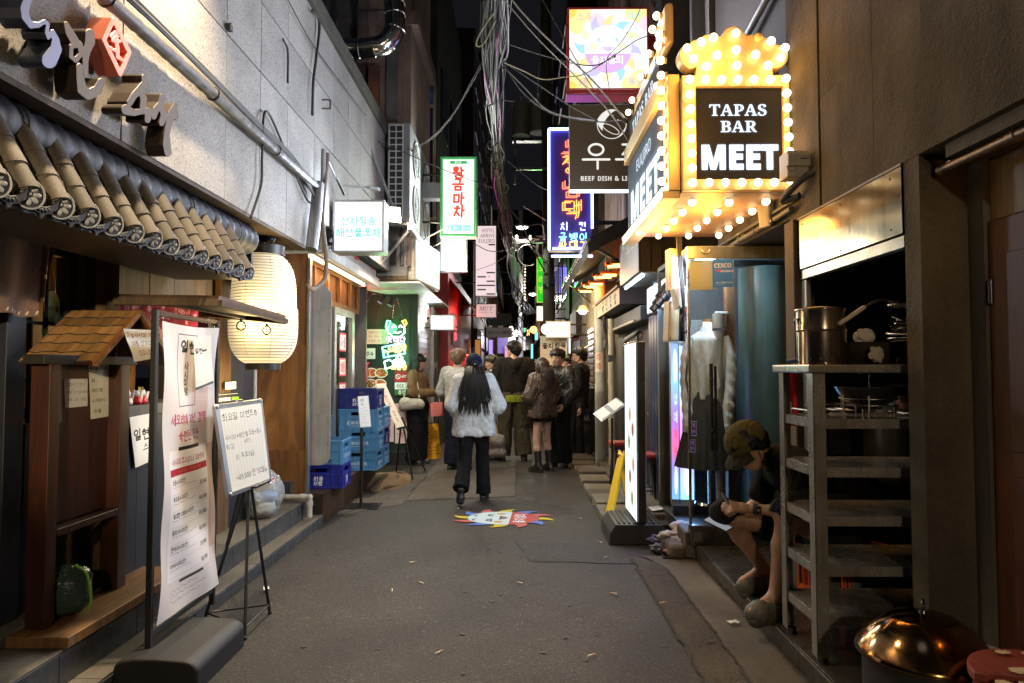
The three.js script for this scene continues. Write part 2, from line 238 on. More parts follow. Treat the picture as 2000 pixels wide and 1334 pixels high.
// ================= ground =================
const G={
  asph:mat([0.21,0.198,0.185],0.82,{map:T_asph,bumpMap:T_asphB,bumpScale:0.004,vertexColors:true}),
  patch:mat([0.5,0.48,0.44],0.85,{map:T_asph,bumpMap:T_asphB,bumpScale:0.003}),
  patchDark:mat([0.2,0.2,0.205],0.85,{map:T_asph,bumpMap:T_asphB,bumpScale:0.006}),
  conc:mat([0.25,0.215,0.18],0.9,{map:T_conc,bumpMap:T_concB,bumpScale:0.006}),
  concRough:mat([0.15,0.125,0.105],0.95,{map:T_conc,bumpMap:T_concB,bumpScale:0.02}),
  seam:mat([0.028,0.025,0.022],0.95),
};
{
  const xs=[],zs=[];for (let i=0;i<=70;i++) xs.push(-3.5+i*0.1);xs.unshift(-60,-20,-8);xs.push(8,20,60);
  for (let i=0;i<=260;i++) zs.push(4-i*0.1);zs.unshift(30);zs.push(-24,-28,-36,-60,-180);
  const g=new THREE.PlaneGeometry(1,1,xs.length-1,zs.length-1),p=g.attributes.position,col=new Float32Array(p.count*3);
  for (let j=0;j<zs.length;j++) for (let i=0;i<xs.length;i++){
    const k=j*xs.length+i,x=xs[i],z=zs[j];p.setXYZ(k,x,0,z);
    const n=fbm(x*0.9+20,z*0.45+40,256,5,3),m=fbm(x*2.7+9,z*1.9+70,256,3,14);let c=0.88+1.15*(n-0.5)+0.6*(m-0.5);if (Math.abs(x+0.5+0.2*Math.sin(z))<0.5) c*=1.06;
    col[k*3]=c;col[k*3+1]=c*0.99;col[k*3+2]=c*0.97;
 }
  g.setAttribute('color',new THREE.BufferAttribute(col,3));g.computeVertexNormals();
  const q=g.attributes.uv;for (let k=0;k<p.count;k++) q.setXY(k,p.getX(k),p.getZ(k));g.userData.metric=true;
  struct('ground',g,G.asph);
}
function sheet(name,pts,y,m,rough=0.02,seed=1){// a flat sheet with a ragged edge
  const out=[];for (let i=0;i<pts.length;i++){const [a,b]=pts[i],[c,d]=pts[(i+1) % pts.length],L=Math.hypot(c-a,d-b),n=Math.max(1,Math.round(L/0.06));for (let k=0;k<n;k++){const t=k/n,e=(fbm(seed*7+mixn(a,c,t)*3,mixn(b,d,t)*3+seed,256,4,2)-0.5)*rough*2.4,nx=-(d-b)/L,nz=(c-a)/L;out.push(new THREE.Vector2(mixn(a,c,t)+nx*e,-(mixn(b,d,t)+nz*e)));}}
  const g=new THREE.ShapeGeometry(new THREE.Shape(out));g.rotateX(-Math.PI/2);g.translate(0,y,0);
  return struct(name,g,m);
}
sheet('road_patch',[[-1.28,-7.7],[-0.06,-7.95],[-0.06,-11.6],[-1.3,-11.6]],0.004,G.patch,0.012,2);
sheet('road_patch',[[-0.04,-5.86],[0.86,-5.75],[0.86,-5.25],[0.1,-5.3]],0.004,G.patchDark,0.03,5);
sheet('road_patch',[[-1.85,-6.9],[-1.3,-7.5],[-1.3,-9.6],[-1.85,-9.6]],0.004,G.patch,0.05,8);
sheet('gutter_strip',[[0.86,3],[1.09,3],[1.09,-5.2],[0.87,-5.45]],0.004,G.concRough,0.03,9);
sheet('gutter_strip',[[1.085,3],[1.36,3],[1.36,-5.45],[0.95,-5.45],[1.085,-5.1]],0.008,G.conc,0.02,12);
function seam(pts,w,seed,y=0.009){// a narrow open joint or tar line
  const r=rng(seed),A=[],B=[];for (let i=0;i+1<pts.length;i++){const [a,b]=pts[i],[c,d]=pts[i+1],L=Math.hypot(c-a,d-b),n=Math.max(2,Math.round(L/0.05));for (let k=0;k<=n;k++){const t=k/n,nx=-(d-b)/L,nz=(c-a)/L,e=(r()-0.5)*w*0.7,ww=w*(0.15+0.6*r()),x=mixn(a,c,t)+nx*e,z=mixn(b,d,t)+nz*e;A.push(new THREE.Vector2(x+nx*ww/2,-(z+nz*ww/2)));B.unshift(new THREE.Vector2(x-nx*ww/2,-(z-nz*ww/2)));}}
  const g=new THREE.ShapeGeometry(new THREE.Shape([...A,...B]));g.rotateX(-Math.PI/2);return g.translate(0,y,0);
}
struct('road_joint',[seam([[0.87,2],[0.87,-5.4]],0.03,1,0.0125),seam([[1.09,2],[1.085,-5.1]],0.028,2,0.0125),seam([[-1.28,-7.72],[-0.06,-7.97]],0.02,3),seam([[-0.05,-7.97],[-0.05,-11.5]],0.012,4),seam([[-0.04,-5.87],[0.86,-5.76]],0.016,5),seam([[0.88,-3.7],[1.08,-3.76]],0.02,6,0.0125),seam([[1.0,-4.35],[1.08,-4.4]],0.02,16,0.0125),seam([[1.345,2],[1.35,-5.3]],0.03,8,0.0125)],G.seam);
// flat stones at the right edge of the lane
{
  const r=rng(31),t=thing('stone_kerb','uneven grey stone slabs along the right edge past the standing lightbox','kerb');
  for (let k=0;k<13;k++){const z=-6.1-k*0.52;for (let c=0;c<2;c++){const w=0.34+0.05*r(),l=0.47+0.03*r(),h=0.05+0.06*r();part(t,'stone',R2(0,w,0,h,0,l,0.015).translate(0.78+c*0.42+0.02*r(),-0.005,z-l).rotateZ((r()-0.5)*0.02),k % 3?M.stoneTop:G.conc);}}
}
{const r=rng(41),g=[];for (let k=0;k<90;k++){const q=cy(0.006+0.012*r(),0.006+0.012*r(),0.0012,0,0,0,0,0,0,9);q.scale(1,1,0.6+0.6*r());g.push(q.translate(-1.7+2.5*r(),0.0055,-2.6-7*r()));} const m=struct('gum_spots',g,mat([0.02,0.019,0.018],0.7));m.userData.kind='stuff';}
// drain grate in the concrete gutter
{
  const [x,,z]=onY(1318,1086),t=thing('drain_grate','small square steel drain grate set in the concrete gutter','drain',[x,0.009,z]);
  part(t,'frame',[bx(0.23,0.012,0.02,0,0.006,0.105),bx(0.23,0.012,0.02,0,0.006,-0.105),bx(0.02,0.012,0.19,0.105,0.006,0),bx(0.02,0.012,0.19,-0.105,0.006,0)],M.darkMetal);
  for (let k=0;k<8;k++) part(t,'bar',bx(0.19,0.009,0.011,0,0.005,-0.084+k*0.024),M.darkMetal);
  part(t,'pit',bx(0.185,0.002,0.185,0,0.0013,0),M.black);
}
// litter
{
  const butt=(t)=>{part(t,'paper_tube',cy(0.0035,0.0035,0.03,0,0,0,0,0,Math.PI/2,8),M.paper);part(t,'filter',cy(0.0036,0.0036,0.02,0.025,0,0,0,0,Math.PI/2,8),mat([0.5,0.27,0.1],0.8));};
  const spots=[[1152,1280,'cigarette butt nearest the bottom edge of the picture, right of centre'],[1017,1137,'cigarette butt alone in the middle of the lane below the sun logo'],[804,1097,'cigarette butt left of centre, upper of the two below the walking woman'],[824,1137,'cigarette butt left of centre, lower of the two below the walking woman'],[1135,1012,'cigarette butt just right of the glowing sun logo decal'],[1174,1058,'cigarette butt on the crack left of the ribbed base of the lightbox'],[1182,1088,'cigarette butt where asphalt meets the concrete gutter below the ribbed base'],[1200,1158,'cigarette butt beside the gutter joint right of the lane centre'],[1293,1178,'cigarette butt lying inside the rough gutter strip'],[895,992,'white cigarette butt by the raised heel of the walking woman'],[1160,985,'cigarette butt by the foot of the yellow folding sign'],[766,1152,'cigarette butt farthest left on the open asphalt'],[855,1273,'cigarette butt at the lower left of the open asphalt']],r=rng(9);
  let first;spots.forEach(([a,b,l],i)=>{const [x,,z]=onY(a,b,0.012);if (!first){first=thing('cigarette_butt',l,'cigarette butt',[x,0.0125,z],r()*3,'cigarette butts dropped on the lane');butt(first);} else copy(first,[x,x>0.84?0.017:0.0095,z],l,r()*3);});
  for (const [a,b,l] of [[1324,1080,'bent cigarette stub lying across the drain grate'],[1333,1086,'straight cigarette stub on the right bar of the drain grate']]){const [x,,z]=onY(a,b,0.03);copy(first,[x,0.026,z],l,0.5+b % 3);}
  for (const [a,b,l,ry] of [[1437,1122,'tiny torn scrap of paper on the concrete gutter',1],[1432,1219,'crumpled strip of grey foil by the tiled step',0.3],[520,1152,'small leaf of white paper near the easel legs',2]]){const [x,,z]=onY(a,b,0.01);solo('paper_scrap',l,'litter',grid(6,4,(u,v)=>[(u-0.5)*0.07,0.012+0.012*vn(u*5,v*4,256,a % 9),(v-0.5)*0.035]).rotateY(ry).translate(x,0.006,z),M.paper);}
}
// the sun-shaped logo; on the asphalt its projected light is a glowing decal
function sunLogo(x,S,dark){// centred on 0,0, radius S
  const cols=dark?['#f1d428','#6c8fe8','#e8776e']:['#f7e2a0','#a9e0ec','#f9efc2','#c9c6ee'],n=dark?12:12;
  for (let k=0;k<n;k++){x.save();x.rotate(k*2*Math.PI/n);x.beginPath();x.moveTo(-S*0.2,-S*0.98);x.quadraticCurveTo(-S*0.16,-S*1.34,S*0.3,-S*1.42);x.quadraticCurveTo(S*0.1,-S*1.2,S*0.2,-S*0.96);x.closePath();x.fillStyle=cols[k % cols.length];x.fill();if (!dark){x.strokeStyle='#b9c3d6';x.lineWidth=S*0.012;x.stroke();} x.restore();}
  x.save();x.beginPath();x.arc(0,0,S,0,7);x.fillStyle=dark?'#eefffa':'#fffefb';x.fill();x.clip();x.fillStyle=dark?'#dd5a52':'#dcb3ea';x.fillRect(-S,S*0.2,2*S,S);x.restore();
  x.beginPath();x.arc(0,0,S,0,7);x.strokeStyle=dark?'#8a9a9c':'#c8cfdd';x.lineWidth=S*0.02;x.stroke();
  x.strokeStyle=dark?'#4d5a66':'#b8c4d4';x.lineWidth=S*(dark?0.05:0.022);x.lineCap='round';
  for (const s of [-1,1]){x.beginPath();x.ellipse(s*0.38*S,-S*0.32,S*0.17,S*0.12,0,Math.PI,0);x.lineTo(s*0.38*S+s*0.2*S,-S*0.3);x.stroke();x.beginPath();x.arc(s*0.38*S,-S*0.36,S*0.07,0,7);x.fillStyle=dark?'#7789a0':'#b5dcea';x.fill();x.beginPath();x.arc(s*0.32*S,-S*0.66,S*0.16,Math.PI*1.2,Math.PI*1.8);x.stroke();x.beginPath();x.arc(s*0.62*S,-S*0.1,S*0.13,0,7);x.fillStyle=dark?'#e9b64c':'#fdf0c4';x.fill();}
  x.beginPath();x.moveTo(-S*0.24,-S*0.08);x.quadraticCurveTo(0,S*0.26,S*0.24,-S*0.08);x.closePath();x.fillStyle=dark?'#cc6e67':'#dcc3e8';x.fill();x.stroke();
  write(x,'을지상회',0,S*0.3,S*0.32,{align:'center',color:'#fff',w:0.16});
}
{
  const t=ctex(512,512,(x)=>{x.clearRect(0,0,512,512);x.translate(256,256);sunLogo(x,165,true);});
  const m=mat([0.06,0.06,0.06],0.9,{map:t,emissive:0xffffff,emissiveMap:t,transparent:true,uv:true});m.emissiveIntensity=0.27;  // emissive print stands for the pool of projected light
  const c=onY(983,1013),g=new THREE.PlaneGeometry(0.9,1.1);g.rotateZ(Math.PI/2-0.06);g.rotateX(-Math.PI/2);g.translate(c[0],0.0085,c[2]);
  solo('logo_light_decal','glowing decal of a smiling sun logo painted as projected light behind the walking woman','light_decal',g,m);
}
// ================= left: the restaurant with the tiled eave =================
const WX=-2.25;// ground-floor wall
{// kerb and step, tile by tile
  const t=thing('tiled_step','dark slate tiled step with a low kerb below the restaurant front','step'),r=rng(4);
  part(t,'core',[B2(-3.2,-2.012,0.001,0.238,1.5,-6.5),B2(-2.02,-1.885,0.001,0.078,1.5,-6.55)],M.blackRough);
  for (let k=0;k<13;k++){
    const z0=1.2-k*0.6,z1=Math.max(z0-0.596,-6.54);
    part(t,'tile',R2(-2.012,-2.0,0.082,0.236+0.002*r(),z0,z1,0.003),M.slate);part(t,'tile',R2(-1.885,-1.872+0.003*r(),0.002,0.078,z0-0.2,z1-0.2<-6.5?-6.54:z1-0.2,0.003),M.slate);
    part(t,'tile',R2(-2.014,-1.872,0.0785,0.09+0.002*r(),z0-0.1,Math.max(z1-0.1,-6.54),0.003),M.stoneTop);
    part(t,'tile',R2(-2.26,-2.0,0.2385,0.25,z0,z1,0.003),M.stoneTop);if (z1<-5.7||z1>-3.9) part(t,'tile',R2(-2.7,-2.264,0.2385,0.25,z0,z1,0.003),M.stoneTop);
 }
}
{// granite storey above
  const t=thing('granite_facade','pale speckled granite upper storey with square panels above the tiled eave','building'),r=rng(12);
  const zs=[1.2,-0.8,-1.9,-3.02,-4.1,-4.65,-5.2,-5.88,-6.5,-7.06,-7.6,-8.2,-8.8,-9.35],rows=[[2.51,3.535],[3.545,4.03],[4.04,4.6]],gm=[0,1,2].map((k)=>mat([0.56-0.04*k,0.55-0.04*k,0.53-0.035*k],0.7,{map:T_gran,bumpMap:T_gran,bumpScale:0.0008}));
  part(t,'backing_wall',[B2(-2.4,-1.825,2.515,4.6,1.2,-5.95),B2(-2.4,-1.825,2.8,4.6,-5.95,-9.35)],M.blackRough);
  for (let i=0;i+1<zs.length;i++) rows.forEach(([a,b],j)=>part(t,'panel',R2(-1.826,-1.8+0.003*r(),zs[i]<=-5.88&&j===0?2.82:a,b,zs[i]-0.003,zs[i+1]+0.003,0.003),gm[Math.floor(r()*3)]));
  part(t,'coping',R2(-2.3,-1.76,4.605,4.76,1.2,-9.35,0.01),M.concDark);
  part(t,'soffit',B2(-2.6,-1.803,2.488,2.513,1.2,-5.94),M.woodGrey);
  for (let i=0;i<9;i++){const z0=-0.6-i*1.0;part(t,'window',R2(-2.14,-2.12,4.8,6.9,z0,z0-0.93),mat([0.012,0.013,0.016],0.08,{phys:true,clearcoat:1}));part(t,'mullion',R2(-2.16,-2.08,4.76,6.9,z0+0.035,z0-0.035+0.06-0.06),M.darkMetal);}
  part(t,'upper_wall',B2(-2.6,-2.2,4.76,11,1.2,-9.35),M.greyDark);
  part(t,'window_ledge',R2(-2.3,-1.95,5.05,5.12,-5.5,-8.6),M.darkMetal);
  part(t,'awning_panel',[bx(0.9,0.02,3.0,-1.72,5.95,-6.0,0,0,-0.55)],mat([0.1,0.16,0.17],0.4,{map:T_dirt}));
  part(t,'awning_rail',rod([-1.36,5.72,-4.5],[-1.36,5.72,-7.5],0.02),M.chrome);
}
{// pink plastered end of the next building, and its pipe
  const t=thing('pink_building','pinkish plastered building corner behind the granite storey','building'),m=mat([0.52,0.36,0.33],0.9,{map:T_conc,bumpMap:T_concB,bumpScale:0.004});
  part(t,'wall',B2(-3.2,-1.52,2.9,10.5,-9.4,-11.4),m);part(t,'wall',B2(-3.2,-1.8,0,2.9,-11.2,-14),M.greyDark);
  part(t,'pilaster',B2(-1.86,-1.7,2.9,10.5,-9.36,-9.4),mat([0.33,0.32,0.32],0.9,{map:T_conc}));
  part(t,'cornice',R2(-3.2,-1.42,6.3,6.5,-9.36,-11.45),m);
  part(t,'downpipe',[rod([-1.62,2.9,-9.34],[-1.62,4.62,-9.34],0.025),rod([-1.62,4.62,-9.34],[-1.72,4.72,-9.3],0.025)],M.greyDark);
  part(t,'brick_infill',B2(-2.1,-1.95,4.3,5.7,-9.3,-9.38),mat([0.45,0.17,0.09],0.9,{map:T_conc}));
}
{// steel duct
  const t=thing('vent_duct','shiny ribbed steel vent duct bending up beside the dark upper windows','duct');
  const c=new THREE.CatmullRomCurve3([V(-2.35,5.45,-8.3),V(-1.9,5.45,-8.3),V(-1.68,5.5,-8.3),V(-1.56,5.66,-8.3),V(-1.55,5.9,-8.3),V(-1.62,6.6,-8.3)]);
  part(t,'elbow',new THREE.TubeGeometry(c,40,0.125,24),M.chrome);
  for (const u of [0.08,0.2,0.3,0.4,0.5,0.6,0.68,0.76]){const p=c.getPointAt(u),d=c.getTangentAt(u),g=new THREE.TorusGeometry(0.127,0.008,6,28);g.applyQuaternion(new THREE.Quaternion().setFromUnitVectors(V(0,0,1),d));part(t,'collar',g.translate(p.x,p.y,p.z),M.chrome);}
}
{// ground-floor front
  const t=thing('restaurant_front','dark weathered timber restaurant front with glazed door under the tiled eave','shop front'),r=rng(6);
  const pm=[M.woodGrey,mat([0.14,0.12,0.1],0.7,{map:T_wood}),mat([0.1,0.095,0.09],0.7,{map:T_wood,bumpMap:T_wood,bumpScale:0.002})];
  // lower wall boards
  for (let z=-2.7,k=0;z>-5.74;k++){const w=0.19+0.05*r(),z1=Math.max(z-w,z>-3.77?-3.775:-5.75);const W=z>-3.77?-2.5:WX;part(t,'plank',R2(W-0.04,W+0.004*r(),0.25,z<-4.95?2.15:z<-3.76?1.2:1.15,z-0.003,z1,0.003),z<-4.95&&z>-5.15?mat([0.28,0.2,0.12],0.7,{map:T_wood,bumpMap:T_wood,bumpScale:0.002}):M.navy);z=z1;}
  // boards above the hatch
  for (let z=-3.785;z>-4.94;){const w=0.13+0.04*r(),z1=Math.max(z-w,-4.95);part(t,'plank',R2(WX-0.04,WX+0.004*r(),1.9,2.15,z-0.002,z1,0.003),pm[Math.floor(r()*2)]);z=z1;}
  const NX=-2.5;part(t,'post',R2(NX-0.08,NX+0.03,0.25,2.2,-2.62,-2.72),M.woodBlack);part(t,'post',R2(NX-0.06,NX+0.02,0.25,2.2,-3.27,-3.4),M.navy);part(t,'post',R2(NX-0.06,NX+0.02,1.2,2.2,-3.72,-3.779),M.navy);
  for (let k=0;k<4;k++) part(t,'return_board',R2(NX+0.002+k*0.062,NX+0.06+k*0.062,0.25,2.2,-3.78,-3.8,0.003),k===1?M.woodBlack:pm[k % 2]);part(t,'near_ceiling',B2(NX-0.1,-2.2,2.2,2.23,1,-3.8),M.woodBlack);part(t,'post',R2(WX-0.06,WX+0.02,1.2,1.9,-4.86,-4.97),M.woodBlack);
  part(t,'head_beam',R2(WX-0.06,WX+0.05,2.15,2.49,-3.79,-5.75),M.woodBlack);
  part(t,'end_wall',B2(-2.75,WX-0.045,0.25,2.488,-5.72,-5.76),M.navy);
  // window
  const w=part(t,'window',[R2(NX-0.04,NX,2.09,2.2,-3.4,-3.72),R2(NX-0.04,NX,1.15,1.2,-3.4,-3.72)],M.woodBlack);
  part(w,'pane',B2(NX-0.02,NX-0.017,1.2,2.09,-3.4,-3.72),glass(0xf4fff8));
  for (const z of [-3.5,-3.61]) part(w,'muntin',R2(NX-0.045,NX-0.022,1.2,2.09,z-0.008,z+0.008),M.woodBlack);for (const y of [1.42,1.72]) part(w,'muntin',R2(NX-0.046,NX-0.023,y-0.009,y+0.009,-3.4,-3.72),M.woodBlack);
  // room behind window and hatch
  part(t,'room_wall',[B2(-3.3,-3.25,0.25,2.48,-2.7,-5.7),B2(-3.25,-2.6,0.25,2.48,-2.72,-2.76)],mat([0.3,0.2,0.12],0.8,{map:T_wood}));
  part(t,'room_ceiling',B2(-3.25,WX-0.07,2.44,2.48,-2.76,-5.7),M.woodDark);
  part(t,'counter',R2(-2.8,WX+0.01,1.2,1.265,-3.78,-4.86),M.greyDark);
  part(t,'hatch_lining',[B2(-2.78,-2.75,1.268,1.9,-3.8,-4.86)],mat([0.55,0.34,0.14],0.6,{map:T_wood}));
  part(t,'valance',grid(30,6,(u,v)=>[WX-0.06+0.012*Math.sin(u*40),1.9-0.27*v,-3.8-1.05*u]),mat(0xffffff,0.85,{map:ctex(512,128,(x,W,H)=>{x.fillStyle='#8c1530';x.fillRect(0,0,W,H);const q=rng(2);x.fillStyle='#c98a9a';for (let i=0;i<70;i++){const a=q()*W,b=q()*H;for (let k=0;k<5;k++){x.beginPath();x.arc(a+6*Math.cos(k*1.256),b+6*Math.sin(k*1.256),4,0,7);x.fill();}}}),uv:true}));
  const lamp=part(t,'ceiling_lamp',lathe([[0.001,0],[0.02,0.01],[0.09,0.07],[0.1,0.1],[0.001,0.1]].reverse(),20).translate(-2.95,1.92,-3.95),glow([1,0.55,0.2],6));
  part(lamp,'stem',rod([-2.95,2.0,-3.95],[-2.95,2.44,-3.95],0.008),M.black);
  point(0xffa050,0.4,[-2.85,1.85,-3.85],4,t);point(0xffc080,0.14,[-2.55,1.75,-4.3],3,t);
  part(t,'shelf',R2(-3.2,-2.95,1.5,1.54,-2.9,-3.9),M.wood);
}
{// flap that swings up over the hatch, with ring pulls
  const t=thing('hatch_flap','dark timber hatch flap propped open under the tiled eave with two ring pulls','shutter');
  const a=onX(224,584,WX+0.02),b=[-1.68,1.86,-3.78],c=onX(558,624,-1.62),d=[WX+0.02,1.88,-4.8],th=0.028;
  const up=(p,k=th)=>[p[0],p[1]+k,p[2]];
  part(t,'board',merge([quad(a,b,c,d),quad(up(a),up(b),up(c),up(d)),quad(a,b,up(b),up(a)),quad(b,c,up(c),up(b)),quad(c,d,up(d),up(c)),quad(d,a,up(a),up(d))]),M.woodDark);
  part(t,'frame',[bar(up(a,-0.012),up(b,-0.012),0.04,0.03),bar(up(b,-0.012),up(c,-0.012),0.04,0.03),bar(up(c,-0.012),up(d,-0.012),0.04,0.03),bar([(a[0]+b[0])/2,a[1]-0.012,-3.78],[(c[0]+d[0])/2,(c[1]+d[1])/2-0.012,-4.75],0.03,0.03)],M.woodGrey);
  for (const [px,py] of [[471,622],[521,632]]){const p=onX(px,py,-1.7),ring=new THREE.TorusGeometry(0.027,0.0045,8,24);part(t,'ring_pull',[ring.translate(p[0],p[1]-0.045,p[2]),rod([p[0],p[1]+0.0,p[2]],[p[0],p[1]-0.02,p[2]],0.008)],M.darkMetal);}
}
{// soft plastic bits on the counter
  const catM=mat([0.7,0.68,0.64],0.3),t0=(x,z,lab,red)=>{const t=thing('cat_figurine',lab,'figurine',[x,1.266,z],1.2);part(t,'body',lathe([[0.001,0],[0.03,0.002],[0.034,0.02],[0.024,0.042],[0.001,0.05]],16),red?mat([0.55,0.03,0.04],0.3):catM);const h=part(t,'head',sp(0.024,0,0.062,0,1,0.9,0.9,14),catM);for (const s of [-1,1]) part(h,'ear',xf(new THREE.ConeGeometry(0.008,0.014,8),s*0.014,0.085,0),catM);part(t,'bib',xf(new THREE.TorusGeometry(0.02,0.005,6,16),0,0.044,0,Math.PI/2),mat([0.6,0.05,0.04],0.4));part(t,'paw',[rod([0.024,0.03,0.012],[0.03,0.075,0.016],0.007)],catM);};
  t0(-2.3,-3.98,'white beckoning cat figurine with red collar at the near end of the counter');t0(-2.29,-4.06,'red bodied cat figurine second along the hatch counter',1);t0(-2.3,-4.14,'red bodied cat figurine beside the brass pineapple',1);
  const p=thing('pineapple_ornament','small brass pineapple ornament on the hatch counter','ornament',[-2.34,1.266,-4.2]),bm=mat([0.7,0.5,0.15],0.3,{metal:1});part(p,'fruit',lathe([[0.001,0],[0.02,0.005],[0.03,0.03],[0.026,0.055],[0.001,0.07]],14),bm);for (let k=0;k<6;k++) part(p,'leaf',xf(new THREE.ConeGeometry(0.006,0.04,5),0.01*Math.cos(k),0.085,0.01*Math.sin(k),0.3*Math.sin(k),0,-0.3*Math.cos(k)),bm);
  const f=thing('dried_flower','clump of dark dried flowers behind the cat figurines','flowers',[-2.42,1.266,-4.02]),q=rng(5);part(f,'pot',lathe([[0.001,0],[0.025,0],[0.035,0.04],[0.001,0.04]],14),M.woodDark);for (let k=0;k<22;k++){const a=q()*6.28,e=0.02+0.05*q();part(f,'petal',sp(0.014,e*Math.cos(a),0.055+0.04*q(),e*Math.sin(a),1,0.4,0.8,6),M.woodDark);}
}
function sheetPaper(name,label,p00,p10,p11,p01,tex,cat='notice',wob=0.004,group){// four corners: bottom left, bottom right, top right, top left
  const g=grid(10,12,(u,v)=>{const o=[];for (let k=0;k<3;k++) o.push(mixn(mixn(p00[k],p10[k],u),mixn(p01[k],p11[k],u),v));const e=wob*(Math.sin(u*5+v*3)+Math.sin(v*7+u))*0.5;o[0]+=e;o[2]+=e;return o;});
  return solo(name,label,cat,g,printMat(tex),group);
}
const paperTex=(w,h,fn,bg='#e9e6dd')=>ctex(w,h,(x)=>{x.fillStyle=bg;x.fillRect(0,0,w,h);fn(x,w,h);});
sheetPaper('poster','white calligraphy poster pinned below the hatch counter',onX(264,914,WX+0.02),onX(304,896,WX+0.02),onX(300,806,WX+0.015),onX(253,815,WX+0.015),paperTex(256,384,(x)=>{write(x,'일현',30,110,84,{w:0.13,hand:0.15,vert:0});write(x,'스시',120,230,62,{w:0.12,hand:0.15});x.strokeStyle='#b03040';x.lineWidth=5;x.beginPath();x.moveTo(215,70);x.lineTo(245,100);x.lineTo(225,150);x.lineTo(195,115);x.closePath();x.stroke();}),'poster');
sheetPaper('hanging_note','handwritten paper note hanging crooked beside the little shingled roof',onX(262,707,-1.98),onX(300,700,-1.98),onX(304,645,-1.98),onX(240,642,-1.98),paperTex(256,192,(x)=>{write(x,'오늘사시미 기장',14,18,30,{w:0.09,color:'#8a2030',hand:0.2});write(x,'여름 선기 다시자',40,70,32,{w:0.09,color:'#7a2a30',hand:0.2});write(x,'있습니다만',80,125,36,{w:0.09,color:'#a03a30',hand:0.2});}),'notice',0.01);
{// fascia and flexible duct behind the tiles
  const t=thing('eave_fascia','dark navy fascia box between tiled eave and granite','fascia');
  part(t,'board',R2(-2.14,-2.04,2.16,2.487,1,-4.78),M.navy);part(t,'end_cap',R2(-2.14,-1.9,2.12,2.485,-4.785,-4.82),M.navy);
  const prof=[];for (let i=0;i<=230;i++) prof.push([0.105+0.006*Math.cos(i*1.57),i*0.025]);part(t,'flexible_duct',lathe(prof,20).rotateX(-Math.PI/2).translate(-1.945,2.385,0.97),M.navy);
  for (let k=0;k<6;k++) part(t,'strap',xf(new THREE.TorusGeometry(0.113,0.004,5,24),-1.945,2.385,-1.2-k*0.65),M.black);
}
